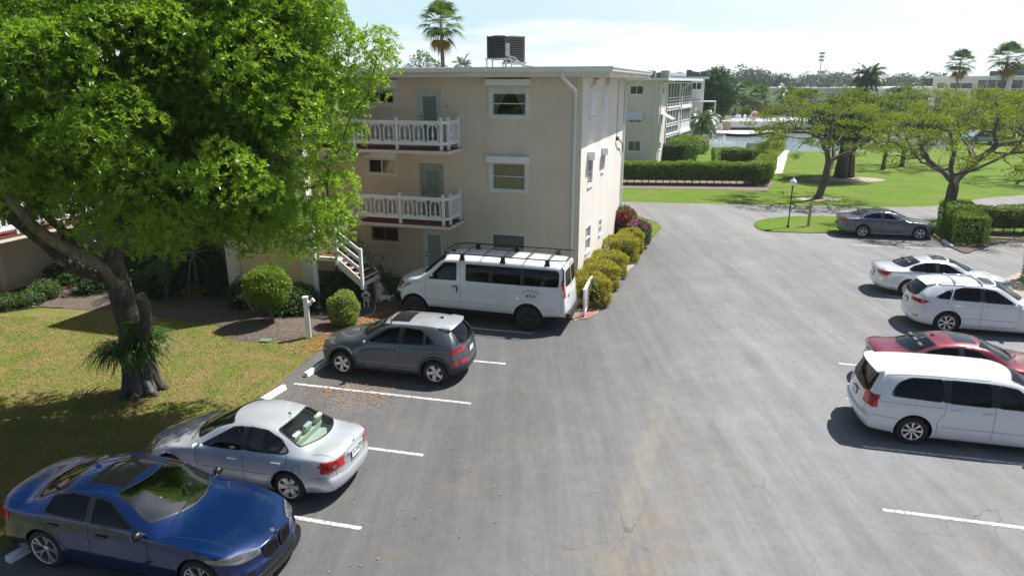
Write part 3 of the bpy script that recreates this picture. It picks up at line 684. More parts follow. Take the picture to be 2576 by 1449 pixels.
def car_crossover(loc, az):
    S = hatch_spec(4.2, .9, 1.56, .82, 3.46, .335, .225, .80, 1.04, 1.12, 1.92, 1.0, .585, .66, .965, 1.06, .50, 1.02,
        paint=paint('grey_paint', (.085, .10, .12), .55, .35), qf=[(.25, .05), (.4, .0), (.6, .0), (.75, .05), (.9, .14)], kf=.34, kr=.26, style=dict(n=5, w=.095, taper=1.15, mat='alloy', swirl=.15), clad='plastic', RA=.39, crease=.015, flare=.02, sill=[(0, .27), (.5, .24), (1.2, .22), (3.2, .23), (3.8, .28), (4.2, .32)])
    S['glass'] = [dict(n='windshield', p=wsp(1.20, 1.98, .69, .56, .3, .2), proj='top', m='clear', r=.05), dict(n='rear_window', p=[(-.56, 1.10), (-.47, 1.40), (.47, 1.40), (.56, 1.10), (.4, 1.06), (-.4, 1.06)], proj='end', s=-1, m='tinted', r=.06),
        dict(n='side_window', p=[(1.58, 1.03), (2.12, 1.38), (2.46, 1.43), (2.44, 1.045)], proj='side', m='tinted', r=.04), dict(n='side_window', p=[(2.56, 1.05), (2.58, 1.43), (3.02, 1.40), (3.12, 1.34), (3.15, 1.08)], proj='side', m='dark', r=.04), dict(n='quarter_window', p=[(3.20, 1.09), (3.19, 1.32), (3.46, 1.12)], proj='side', m='dark', r=.03)]
    S['patches'] = [dict(n='sunroof', p=[(2.08, -.42), (2.08, .42), (2.62, .42), (2.62, -.42)], proj='top', m='gloss', off=.003, r=.04),
        dict(n='headlight', p=[(.14, .78), (.14, .84), (.5, .91), (.46, .85)], proj='side', m='lens', off=.008), dict(n='daytime_light', p=[(.14, .6), (.13, .70), (.26, .73), (.3, .62)], proj='side', m='lens', off=.008), dict(n='side_marker', p=[(.36, .55), (.46, .64), (.49, .62), (.40, .53)], proj='side', m='amber', off=.012),
        dict(n='headlight', p=[(.45, .80), (.45, .84), (.8, .86), (.8, .80)], proj='end', mirror=1, m='lens', off=.008), dict(n='grille', p=[(-.4, .35), (-.5, .55), (.5, .55), (.4, .35)], proj='end', m='black'),
        dict(n='taillight', p=[(3.72, .97), (4.12, 1.0), (4.2, .96), (4.05, .88)], proj='side', m='red', off=.01), dict(n='taillight', p=[(.86, .89), (.84, .98), (.42, .985), (.50, .95)], proj='end', ss=(-1,), mirror=1, m='red', off=.01),
        dict(n='rear_fog_light', p=[(.86, .58), (.86, .69), (.74, .69), (.74, .58)], proj='end', ss=(-1,), mirror=1, m='red', off=.012), dict(n='rear_fog_light', p=[(4.09, .58), (4.09, .69), (4.19, .69), (4.17, .58)], proj='side', m='red', off=.012),
        dict(n='bumper_cladding', p=[(-.84, .34), (-.84, .50), (.84, .50), (.84, .34)], proj='end', ss=(-1,), m='plastic', off=.012), dict(n='bumper_cladding', p=[(3.86, .34), (3.9, .5), (4.19, .52), (4.18, .34)], proj='side', m='plastic', off=.012),
        dict(n='door_pillar', p=[(2.43, 1.04), (2.46, 1.43), (2.59, 1.43), (2.57, 1.05)], proj='side', m='black', off=.003, r=0), dict(n='rear_pillar', p=[(-.66, 1.06), (-.53, 1.44), (-.47, 1.40), (-.56, 1.10)], proj='end', ss=(-1,), mirror=1, m='black', off=.004, r=0)]
    S['lines'] = [dict(p=[(1.46, .96), (1.42, .7), (1.46, .40), (1.52, .30)], proj='side'), dict(p=[(2.5, 1.02), (2.5, .30)], proj='side'), dict(p=[(3.32, 1.06), (3.34, .9), (3.15, .7), (3.02, .5), (2.96, .32)], proj='side'), dict(p=[(1.45, .29), (3.05, .30)], proj='side', t='plastic', n='sill_trim', w=.10, off=.004), dict(p=[(1.5, .37), (3.0, .38)], proj='side', t='chrome', n='sill_strip', w=.012),
        dict(p=[(-.62, .98), (-.5, .72), (.5, .72), (.62, .98)], proj='end', ss=(-1,)), dict(p=[(1.02, .70), (.4, .6)], proj='top'), dict(p=[(1.02, -.70), (.4, -.6)], proj='top'), dict(p=[(3.52, -.56), (3.52, .56)], proj='top')]
    S['k'] = 1.06; S['handles'] = [(2.3, .86), (3.12, .89)]
    r, H_ = build_car(S, 'parked_car', 'dark grey small crossover with a pale roof, between silver sedan and white van', 'car', loc, az)
    plate_on(r, H_, .82, .30, .15, y=.0); wipers(r, H_, 1.22); fin_antenna(r, H_, 3.35, CM['plastic'])
    # pale two-tone roof panel and spoiler
    rp = paint('roof_grey', (.42, .44, .45), .5, .35)
    H_['base'].patch(H_['tp'](rounded([(1.96, -.50), (1.96, .50), (2.2, .545), (3.5, .545), (3.5, -.545), (2.2, -.545)], .05), 'top'), 'top', 1, .0025, 2).obj('roof_panel', rp, r)
    q = MB(); pts = []
    p0 = H_['hit'](H_['X'](3.52), 0, 'top', 1)[0]
    sp = []
    for y in np.linspace(-.57, .57, 13):
        zz = p0.z+.004-.05*(abs(y)/.57)**2.5
        sp.append([(p0.x+.02, y, zz), (p0.x-.26, y*.97, zz-.02), (p0.x-.38+.09*(abs(y)/.57)**2, y*.93, zz-.055), (p0.x-.36+.09*(abs(y)/.57)**2, y*.93, zz-.08), (p0.x-.1, y*.97, zz-.09)])
    for i in range(12):
        b = len(q.v); q.v += sp[i]+sp[i+1]; q.f += [(b+j, b+(j+1) % 5, b+5+(j+1) % 5, b+5+j) for j in range(5)]
    q.f += [(0, 1, 2, 3, 4), tuple(len(q.v)-5+j for j in range(5))]; smooth_by_angle(q.build('spoiler', rp, r))
    q = MB(); a = H_['hit'](0, 1.09, 'end', -1)[0]; b = H_['hit'](-.3, 1.16, 'end', -1)[0]; q.tube([a+Vector((-.02, 0, 0)), b+Vector((-.02, 0, 0))], .008, 5); q.build('rear_wiper', CM['black'], r)
    p = H_['hit'](0, 1.0, 'end', -1)[0]; q = MB(); q.sphere(p, .04, 12, 6, (.25, 1.5, .75)); q.build('badge', CM['chrome'], r, smooth=True)
    return r
def car_minivan(loc, az):
    S = hatch_spec(5.15, .985, 1.74, .98, 4.06, .34, .225, .86, 1.12, .98, 1.92, 1.0, .70, .72, 1.02, 1.06, .34, 1.06,
        paint=paint('white_paint_bright', (.72, .74, .76), .0, .3, .02), int='black_int', kf=.36, kr=.17, qf=[(.25, .05), (.4, .0), (.6, .0), (.75, .05), (.95, .16)], style=dict(n=8, w=.06, taper=1.15, twin=.07, mat='alloy'), RA=.40, zm=.6, smooth=3, flare=.02)
    S['seats'] = [(2.1, 2), (3.0, 2), (3.95, 1)]
    S['glass'] = [dict(n='windshield', p=wsp(1.06, 2.0, .78, .66, .32, .2), proj='top', m='tinted', r=.05), dict(n='rear_window', p=[(-.70, 1.13), (-.62, 1.56), (.62, 1.56), (.70, 1.13), (.5, 1.08), (-.5, 1.08)], proj='end', s=-1, m='dark', r=.07),
        dict(n='side_window', p=[(1.52, 1.08), (2.05, 1.50), (2.42, 1.555), (2.40, 1.09)], proj='side', m='tinted', r=.05), dict(n='side_window', p=[(2.56, 1.09), (2.56, 1.56), (3.38, 1.57), (3.40, 1.10)], proj='side', m='dark', r=.05), dict(n='quarter_window', p=[(3.53, 1.11), (3.53, 1.57), (4.20, 1.55), (4.46, 1.42), (4.60, 1.15)], proj='side', m='dark', r=.09)]
    S['patches'] = [dict(n='headlight', p=[(.12, .72), (.12, .86), (.55, .93), (.45, .78)], proj='side', m='lens', off=.008), dict(n='headlight', p=[(.42, .72), (.42, .85), (.88, .88), (.88, .74)], proj='end', mirror=1, m='lens', off=.008), dict(n='grille', p=[(-.4, .5), (-.42, .78), (.42, .78), (.4, .5)], proj='end', m='black'),
        dict(n='taillight', p=[(4.86, .84), (4.86, 1.12), (5.10, 1.13), (5.13, .84)], proj='side', m='red', off=.012, r=.02), dict(n='taillight', p=[(.93, .84), (.90, 1.13), (.80, 1.13), (.77, .84)], proj='end', ss=(-1,), mirror=1, m='red', off=.012, r=.02),
        dict(n='door_pillar', p=[(2.40, 1.09), (2.42, 1.56), (2.56, 1.57), (2.56, 1.09)], proj='side', m='black', off=.003, r=0), dict(n='door_pillar', p=[(3.40, 1.10), (3.38, 1.57), (3.53, 1.57), (3.53, 1.11)], proj='side', m='black', off=.003, r=0)]
    S['lines'] = [dict(p=[(1.42, .98), (1.38, .7), (1.42, .40), (1.5, .30)], proj='side'), dict(p=[(2.48, 1.07), (2.46, .30)], proj='side'), dict(p=[(3.46, 1.09), (3.47, .85), (3.60, .62), (3.58, .35)], proj='side'), dict(p=[(3.5, .98), (4.9, 1.0)], proj='side', w=.006), dict(p=[(4.38, .62), (4.9, .66), (5.1, .67)], proj='side'), dict(p=[(1.5, .52), (3.5, .52)], proj='side', w=.008),
        dict(p=[(-.72, 1.05), (-.72, .60), (.72, .60), (.72, 1.05)], proj='end', ss=(-1,)), dict(p=[(1.9, -.68), (2.6, -.71), (4.7, -.70)], proj='top'), dict(p=[(1.9, .68), (2.6, .71), (4.7, .70)], proj='top'), dict(p=[(2.5, -.6), (2.5, .6)], proj='top', w=.004)]
    S['handles'] = [(2.62, .92), (3.26, .94)]; S['mirror_mat'] = 'paint'
    r, H_ = build_car(S, 'parked_car', 'white minivan with tinted side windows, nearest car on the right of the lot', 'car', loc, az)
    plate_on(r, H_, .86, .30, .15, y=.0)
    q = MB(); a = H_['hit'](0, 1.14, 'end', -1)[0]; b = H_['hit'](.32, 1.20, 'end', -1)[0]; q.tube([a+Vector((-.02, 0, 0)), b+Vector((-.02, 0, 0))], .009, 5); q.build('rear_wiper', CM['black'], r)
    q = MB(); pts = [H_['hit'](y, .55, 'end', -1)[0] for y in np.linspace(-.9, .9, 15)]
    for a, b in zip(pts, pts[1:]): q.bar(a+Vector((-.02, 0, .0)), b+Vector((-.02, 0, .0)), .06, .12)
    q.build('rear_bumper', S['paint'], r, bevel=.015)
    sp = []; p0 = H_['hit'](H_['X'](4.72), 0, 'top', 1)[0]; q = MB()
    for y in np.linspace(-.66, .66, 13):
        zz = p0.z+.006-.055*(abs(y)/.66)**2.5; e = .10*(abs(y)/.66)**2
        sp.append([(p0.x+.02, y, zz), (p0.x-.18+e, y*.98, zz-.012), (p0.x-.27+e, y*.95, zz-.04), (p0.x-.26+e, y*.95, zz-.07), (p0.x-.05, y*.97, zz-.09)])
    for i in range(12):
        b = len(q.v); q.v += sp[i]+sp[i+1]; q.f += [(b+j, b+(j+1) % 5, b+5+(j+1) % 5, b+5+j) for j in range(5)]
    q.f += [(0, 1, 2, 3, 4), tuple(len(q.v)-5+j for j in range(5))]; smooth_by_angle(q.build('spoiler', S['paint'], r))
    return r
def car_suv(loc, az):
    S = hatch_spec(4.77, .945, 1.69, .95, 3.70, .36, .25, .90, 1.13, 1.28, 2.12, 1.0, .62, .76, 1.055, 1.16, .56, 1.12,
        paint=paint('white_paint_soft', (.66, .69, .72), .1, .3, .02), kf=.36, kr=.28, qf=[(.25, .05), (.4, .0), (.6, .0), (.75, .05), (.95, .16)], style=dict(n=7, twin=.14, w=.045, taper=1.2, mat='alloy'), RA=.42, zm=.6, flare=.02, Dr=1.25)
    S['seats'] = [(2.3, 2), (3.2, 1)]
    S['glass'] = [dict(n='windshield', p=wsp(1.38, 2.18, .74, .60, .3, .2), proj='top', m='clear', r=.05), dict(n='rear_window', p=[(-.60, 1.20), (-.50, 1.52), (.50, 1.52), (.60, 1.20), (.4, 1.14), (-.4, 1.14)], proj='end', s=-1, m='dark', r=.07),
        dict(n='side_window', p=[(1.80, 1.12), (2.36, 1.48), (2.72, 1.535), (2.70, 1.135)], proj='side', m='dark', r=.04), dict(n='side_window', p=[(2.80, 1.14), (2.80, 1.54), (3.3, 1.53), (3.55, 1.46), (3.64, 1.16)], proj='side', m='dark', r=.04), dict(n='quarter_window', p=[(3.72, 1.17), (3.62, 1.45), (3.80, 1.40), (4.12, 1.22), (4.05, 1.18)], proj='side', m='dark', r=.03)]
    S['patches'] = [dict(n='sunroof', p=[(2.30, -.42), (2.30, .42), (2.80, .42), (2.80, -.42)], proj='top', m='gloss', off=.003, r=.04), dict(n='headlight', p=[(.14, .80), (.14, .88), (.55, .97), (.45, .86)], proj='side', m='lens', off=.008), dict(n='headlight', p=[(.42, .78), (.42, .87), (.85, .9), (.85, .8)], proj='end', mirror=1, m='lens', off=.008),
        dict(n='grille', p=[(-.36, .5), (-.42, .80), (.42, .80), (.36, .5)], proj='end', m='black'), dict(n='taillight', p=[(4.28, 1.06), (4.50, 1.10), (4.70, 1.08), (4.72, .96), (4.5, .96)], proj='side', m='red', off=.012), dict(n='taillight', p=[(.84, .96), (.82, 1.09), (.48, 1.06), (.48, .99)], proj='end', ss=(-1,), mirror=1, m='red', off=.012),
        dict(n='rear_reflector', p=[(.84, .50), (.84, .55), (.62, .53), (.62, .50)], proj='end', ss=(-1,), mirror=1, m='red', off=.01, r=.01), dict(n='door_pillar', p=[(2.70, 1.13), (2.72, 1.54), (2.80, 1.54), (2.80, 1.14)], proj='side', m='black', off=.003, r=0)]
    S['lines'] = [dict(p=[(1.66, 1.05), (1.62, .7), (1.66, .45), (1.74, .32)], proj='side'), dict(p=[(2.75, 1.12), (2.75, .34)], proj='side'), dict(p=[(3.78, 1.15), (3.74, .98), (3.50, .78), (3.28, .55), (3.18, .34)], proj='side'), dict(p=[(1.7, .55), (3.3, .56)], proj='side', w=.009), dict(p=[(1.7, .33), (3.2, .34)], proj='side', t='chrome', n='sill_strip', w=.02),
        dict(p=[(-.66, 1.1), (-.6, .66), (.6, .66), (.66, 1.1)], proj='end', ss=(-1,)), dict(p=[(1.2, .74), (.4, .6)], proj='top'), dict(p=[(1.2, -.74), (.4, -.6)], proj='top')]
    S['handles'] = [(2.55, .93), (3.48, .97)]
    r, H_ = build_car(S, 'parked_car', 'white sport utility vehicle with roof rails and crossbars, between the silver and the red car', 'car', loc, az)
    plate_on(r, H_, .86)
    q = MB()
    for sg in (1, -1):
        pts = [H_['hit'](H_['X'](u), sg*.585, 'top', 1)[0]+Vector((0, 0, h)) for u, h in ((2.35, .0), (2.5, .05), (3.2, .055), (3.9, .05), (4.05, .0))]; q.tube(pts, .016, 6)
    q.build('roof_rail', CM['chrome'], r, smooth=True)
    for u in (2.72, 3.52):
        q = MB(); a = H_['hit'](H_['X'](u), .57, 'top', 1)[0]+Vector((0, 0, .07)); b = Vector((a.x, -a.y, a.z)); q.bar(a, b, .08, .025); q.build('crossbar', CM['alloy'], r, bevel=.008)
    q = MB(); sp = []; p0 = H_['hit'](H_['X'](4.1), 0, 'top', 1)[0]
    for y in np.linspace(-.58, .58, 13):
        zz = p0.z+.006-.055*(abs(y)/.58)**2.5; e = .10*(abs(y)/.58)**2
        sp.append([(p0.x+.02, y, zz), (p0.x-.24+e, y*.98, zz-.03), (p0.x-.38+e, y*.93, zz-.07), (p0.x-.36+e, y*.93, zz-.10), (p0.x-.05, y*.97, zz-.10)])
    for i in range(12):
        b = len(q.v); q.v += sp[i]+sp[i+1]; q.f += [(b+j, b+(j+1) % 5, b+5+(j+1) % 5, b+5+j) for j in range(5)]
    q.f += [(0, 1, 2, 3, 4), tuple(len(q.v)-5+j for j in range(5))]; smooth_by_angle(q.build('spoiler', S['paint'], r))
    return r
def car_sedan(loc, az, which):
    col = {'silver': ('silver_paint_light', (.60, .62, .64), .6), 'grey': ('slate_paint', (.085, .09, .105), .7), 'red': ('red_paint', (.18, .006, .018), .4)}[which]
    lab = {'silver': 'silver four-door sedan parked beside the white sport utility vehicle', 'grey': 'slate grey sedan parked alone at the grass island near the road', 'red': 'dark red sedan half hidden behind the white minivan'}[which]
    st = {'silver': dict(n=10, w=.05, taper=1.3, mat='alloy'), 'grey': dict(n=5, twin=.22, w=.05, taper=1.3, mat='alloy', swirl=.25), 'red': dict(n=5, twin=.2, w=.05, mat='alloy')}[which]
    S = base_spec(4.9, .92, 1.465, .93, 3.755, .335, .235, .72, 1.0, 1.36, 2.22, 3.42, 4.30 if which != 'grey' else 4.42, 1.11, 1.09, .60, .85, .94, .995, paint=paint(col[0], col[1], col[2], .3), kf=.36, kr=.22, Df=1.2, style=st, crease=.012, RA=.385)
    S['glass'] = [dict(n='windshield', p=wsp(1.45, 2.26, .70, .56, .3, .2), proj='top', m='clear', r=.05), dict(n='rear_window', p=wsp(4.18 if which != 'grey' else 4.28, 3.5, .65, .54, -.22, -.12), proj='top', m='clear', r=.06),
        dict(n='side_window', p=[(1.90, .995), (2.48, 1.31), (2.80, 1.345), (2.78, 1.005)], proj='side', m='tinted', r=.04), dict(n='side_window', p=[(2.88, 1.01), (2.90, 1.345), (3.25, 1.32), (3.62, 1.2), (3.84, 1.06), (3.70, 1.03)], proj='side', m='tinted', r=.04)]
    S['patches'] = [dict(n='headlight', p=[(.12, .62), (.10, .73), (.55, .81), (.42, .68)], proj='side', m='lens', off=.008), dict(n='headlight', p=[(.40, .61), (.40, .73), (.88, .78), (.88, .66)], proj='end', mirror=1, m='lens', off=.008), dict(n='grille', p=[(-.38, .45), (-.44, .66), (.44, .66), (.38, .45)], proj='end', m='black'),
        dict(n='taillight', p=[(4.40, .84), (4.46, .95), (4.86, .96), (4.86, .84)], proj='side', m='red', off=.01), dict(n='taillight', p=[(.9, .82), (.88, .96), (.56, .95), (.5, .86)], proj='end', ss=(-1,), mirror=1, m='red', off=.01), dict(n='reverse_light', p=[(.88, .78), (.88, .82), (.56, .83), (.56, .79)], proj='end', ss=(-1,), mirror=1, m='lens', off=.008, r=.01),
        dict(n='door_pillar', p=[(2.77, 1.0), (2.80, 1.35), (2.91, 1.35), (2.89, 1.01)], proj='side', m='black', off=.003, r=0), dict(n='sunroof', p=[(2.42, -.42), (2.42, .42), (2.95, .42), (2.95, -.42)], proj='top', m='gloss' , off=.003, r=.04)]
    S['lines'] = [dict(p=[(1.72, .93), (1.68, .7), (1.72, .42), (1.8, .28)], proj='side'), dict(p=[(2.83, .99), (2.83, .32)], proj='side'), dict(p=[(3.80, 1.04), (3.78, .9), (3.55, .7), (3.34, .5), (3.24, .30)], proj='side'), dict(p=[(1.8, .28), (3.24, .30)], proj='side'), dict(p=[(4.28, .70), (4.75, .66)], proj='top'), dict(p=[(4.28, -.70), (4.75, -.66)], proj='top'),
        dict(p=[(1.30, .72), (.4, .6)], proj='top'), dict(p=[(1.30, -.72), (.4, -.6)], proj='top'), dict(p=[(-.6, .70), (-.55, .62), (.55, .62), (.6, .70)], proj='end', ss=(-1,))]
    if which == 'grey': S['lines'].append(dict(p=[(1.35, .26), (3.3, .27)], proj='side', t='chrome', n='sill_strip', w=.03))
    S['handles'] = [(2.62, .84), (3.52, .88)]; S['trim'] = 'black' if which == 'silver' else 'chrome' if which == 'grey' else 'black'
    r, H_ = build_car(S, 'parked_car', lab, 'car', loc, az)
    plate_on(r, H_, .80); wipers(r, H_, 1.46)
    if which == 'red': fin_antenna(r, H_, 3.32, S['paint'])
    return r
def car_van(loc, az):
    lift = .17; L = 6.2
    S = hatch_spec(L, 1.0, 2.10+lift, .92, 4.92, .42, .235, 1.10+lift, 1.34+lift, .98, 1.82, 1.0, .80, .95+lift, 1.26+lift, 1.30+lift, .14, 1.30+lift,
        paint=paint('white_paint_van', (.70, .72, .73), .0, .32, .02), int='black_int', kf=.26, kr=.07, Dr=.5, qf=[(.4, .05), (.6, .0), (.75, .0), (.95, .06), (1.3, .2)], style=dict(n=8, w=.06, mat='dark_alloy'), RA=.50, zm=.85, flare=.03, tw=.30, crease=.012,
        sill=[(0, .62), (.5, .52), (1.3, .50), (L-1, .50), (L-.3, .54), (L, .56)])
    z0 = lift
    S['ew'] = [(0, .62), (.4, .74), (.98, .84), (1.4, .82), (1.9, .80), (3.5, .80), (L, .79)]
    S['seats'] = [(2.0, 2), (3.0, 1), (3.9, 1), (4.8, 1)]; S['sb'] = .62
    S['glass'] = [dict(n='windshield', p=wsp(1.04, 1.86, .80, .74, .26, .14), proj='top', m='dark', r=.06), dict(n='side_window', p=[(1.44, 1.32+z0), (1.98, 1.87+z0), (2.42, 1.89+z0), (2.44, 1.33+z0)], proj='side', m='dark', r=.07),
        dict(n='side_window', p=[(2.78, 1.34+z0), (2.76, 1.87+z0), (3.62, 1.87+z0), (3.62, 1.34+z0)], proj='side', m='dark', r=.04, tw=.02), dict(n='side_window', p=[(3.64, 1.34+z0), (3.64, 1.87+z0), (4.68, 1.87+z0), (4.68, 1.34+z0)], proj='side', m='dark', r=.04, tw=.02), dict(n='side_window', p=[(4.70, 1.34+z0), (4.70, 1.87+z0), (5.82, 1.86+z0), (5.90, 1.78+z0), (5.90, 1.36+z0)], proj='side', m='dark', r=.05, tw=.02),
        dict(n='rear_window', p=[(.06, 1.32+z0), (.06, 1.84+z0), (.66, 1.82+z0), (.72, 1.34+z0)], proj='end', s=-1, m='dark', r=.07), dict(n='rear_window', p=[(-.06, 1.32+z0), (-.06, 1.84+z0), (-.66, 1.82+z0), (-.72, 1.34+z0)], proj='end', s=-1, m='dark', r=.07)]
    S['patches'] = [dict(n='headlight', p=[(.10, .92+z0), (.10, 1.1+z0), (.3, 1.1+z0), (.24, .92+z0)], proj='side', m='lens', off=.01), dict(n='turn_signal', p=[(.12, .80+z0), (.11, .9+z0), (.25, .9+z0), (.24, .8+z0)], proj='side', m='amber', off=.012), dict(n='headlight', p=[(.55, .86+z0), (.55, 1.08+z0), (.92, 1.08+z0), (.92, .86+z0)], proj='end', mirror=1, m='lens', off=.01),
        dict(n='grille', p=[(-.52, .8+z0), (-.52, 1.08+z0), (.52, 1.08+z0), (.52, .8+z0)], proj='end', m='black'), dict(n='front_bumper', p=[(-.05, .50), (.0, .74+z0), (.36, .76+z0), (.44, .50)], proj='side', m='black', off=.02, r=.04), dict(n='front_bumper', p=[(-.96, .50), (-.96, .76+z0), (.96, .76+z0), (.96, .50)], proj='end', m='black', off=.02, r=.03),
        dict(n='taillight', p=[(6.08, 1.02+z0), (6.08, 1.48+z0), (6.2, 1.48+z0), (6.2, 1.02+z0)], proj='side', m='red', off=.012, r=.02), dict(n='taillight', p=[(.93, 1.02+z0), (.90, 1.48+z0), (.80, 1.48+z0), (.82, 1.02+z0)], proj='end', ss=(-1,), mirror=1, m='red', off=.012, r=.02),
        dict(n='reverse_light', p=[(6.08, 1.22+z0), (6.08, 1.29+z0), (6.2, 1.29+z0), (6.2, 1.22+z0)], proj='side', m='lens', off=.018, r=.01), dict(n='brake_light', p=[(-.14, 1.955+z0), (-.14, 1.99+z0), (.14, 1.99+z0), (.14, 1.955+z0)], proj='end', ss=(-1,), m='red', off=.012, r=.005),
        dict(n='window_pillar', p=[(3.57, 1.33+z0), (3.57, 1.88+z0), (3.70, 1.88+z0), (3.70, 1.33+z0)], proj='side', m='black', off=.0045, r=0), dict(n='window_pillar', p=[(4.63, 1.33+z0), (4.63, 1.88+z0), (4.76, 1.88+z0), (4.76, 1.33+z0)], proj='side', m='black', off=.0045, r=0), dict(n='rear_corner_trim', p=[(.90, 1.48+z0), (.82, 1.95+z0), (.74, 1.95+z0), (.80, 1.48+z0)], proj='end', ss=(-1,), mirror=1, m='black', off=.006, r=0)]
    S['lines'] = [dict(p=[(1.36, 1.30+z0), (1.32, .9+z0), (1.36, .40+z0)], proj='side'), dict(p=[(2.56, 1.95+z0), (2.58, 1.2+z0), (2.58, .38+z0)], proj='side'), dict(p=[(1.36, .40+z0), (2.58, .38+z0)], proj='side'), dict(p=[(.5, 1.12+z0), (1.3, 1.18+z0)], proj='side', w=.005),
        dict(p=[(4.02+.13*math.cos(a), .62+z0+.13*math.sin(a)) for a in np.linspace(0, 5, 14)], proj='side', ss=(1,), w=.006), dict(p=[(0, 1.95+z0), (0, .5+z0)], proj='end', ss=(-1,), w=.02), dict(p=[(1.36, .60+z0), (5.9, .58+z0)], proj='side', w=.006), dict(p=[(6.02, 1.9+z0), (6.02, .5+z0)], proj='side', w=.008)]
    S['k'] = 1.03; S['handles'] = [(2.40, 1.13+z0)]; S['handle_mat'] = 'black'; S['mirror'] = (1.62, 1.42+z0, .98); S['mirror_mat'] = 'black'
    r, H_ = build_car(S, 'parked_van', 'long white passenger van with a black roof rack, parked by the apartment building', 'van', loc, az)
    q = MB(); q.box(-.02, .02, -.02, .02, -.08, .08, Matrix.Translation((H_['X'](2.47), H_['hit'](H_['X'](2.47), 1.02+z0, 'side', 1)[0].y+.01, 1.02+z0))); q.build('handle_guard', CM['black'], r, bevel=.01)
    # rear step bumper
    x = H_['X'](L); q = MB(); q.box(x-.10, x+.06, -.92, .92, .52, .68); q.build('rear_bumper', CM['black'], r, bevel=.03)
    # roof rack: two long rails, curved front, six cross bars, six feet
    zr = H_['hit'](H_['X'](3.5), 0, 'top', 1)[0].z+.09; hw = .80; X = H_['X']
    q = MB(); loop = [(1.95, -.55), (1.80, -.45)]; rail = [(2.25, -hw), (5.95, -hw), (6.08, -hw+.13), (6.08, hw-.13), (5.95, hw), (2.25, hw), (1.95, hw-.10), (1.86, hw-.3), (1.86, -hw+.3), (1.95, -hw+.10), (2.25, -hw)]
    rack = q.tube([(X(a), b, zr+(.0 if a > 2.1 else -.0)) for a, b in rail], .021, 8).build('roof_rack', CM['dark_alloy'], r, smooth=True)
    for u in (2.05, 2.62, 3.32, 4.02, 4.78, 5.50):
        q = MB(); q.bar((X(u), -hw, zr), (X(u), hw, zr), .032, .024); q.build('cross_bar', CM['dark_alloy'], rack)
    for u in (2.62, 4.02, 5.50):
        for sg in (1, -1):
            q = MB(); q.box(X(u)-.07, X(u)+.07, sg*hw-.05, sg*hw+.05, zr-.14, zr+.0); q.box(X(u)-.09, X(u)+.09, sg*(hw+.02)-.05, sg*(hw+.02)+.05, zr-.20, zr-.12); q.build('rack_foot', CM['black'], rack, bevel=.02)
    # lettering and mountain outline on the rear quarter
    pz = 1.02+z0; ink = CM['black']
    for side in (1,):
        y = H_['hit'](X(5.0), pz, 'side', side)[0].y+.004
        text_mesh('lettering', '4X4', .19, ink, r, (X(5.0), y, pz-.02), (rad(90), 0, rad(180)), .002)
        q = MB(); y += .002
        for a, b in (((5.0-.30, pz+.08), (5.0-.10, pz+.17)), ((4.9, pz+.17), (4.97, pz+.13)), ((4.97, pz+.13), (5.04, pz+.19)), ((5.04, pz+.19), (5.12, pz+.13)), ((5.12, pz+.13), (5.18, pz+.155)), ((5.18, pz+.155), (5.30, pz+.08))): q.bar((X(a[0]), y, a[1]), (X(b[0]), y, b[1]), .018, .006)
        q.build('mountain_decal', ink, r)
    xx = H_['hit'](.5, 1.0+z0, 'end', -1)[0].x-.006; text_mesh('lettering', '4X4', .16, ink, r, (xx, .5, 1.0+z0), (rad(90), 0, rad(-90)), .002)
    q = MB(); q.box(xx-.003, xx+.003, .34, .66, .80+z0, .82+z0); q.box(xx-.003, xx+.003, .34, .62, .85+z0, .87+z0); q.build('name_badge', ink, r)
    q = MB(); q.add([(X(2.0)+.12, -.02, zr-.12), (X(2.0)-.1, -.05, zr-.12), (X(2.0)-.1, .05, zr-.12), (X(2.0)-.06, 0, zr-.05)], [(0, 1, 3), (0, 3, 2), (1, 2, 3), (0, 2, 1)]); q.build('roof_antenna', CM['black'], r)
    return r
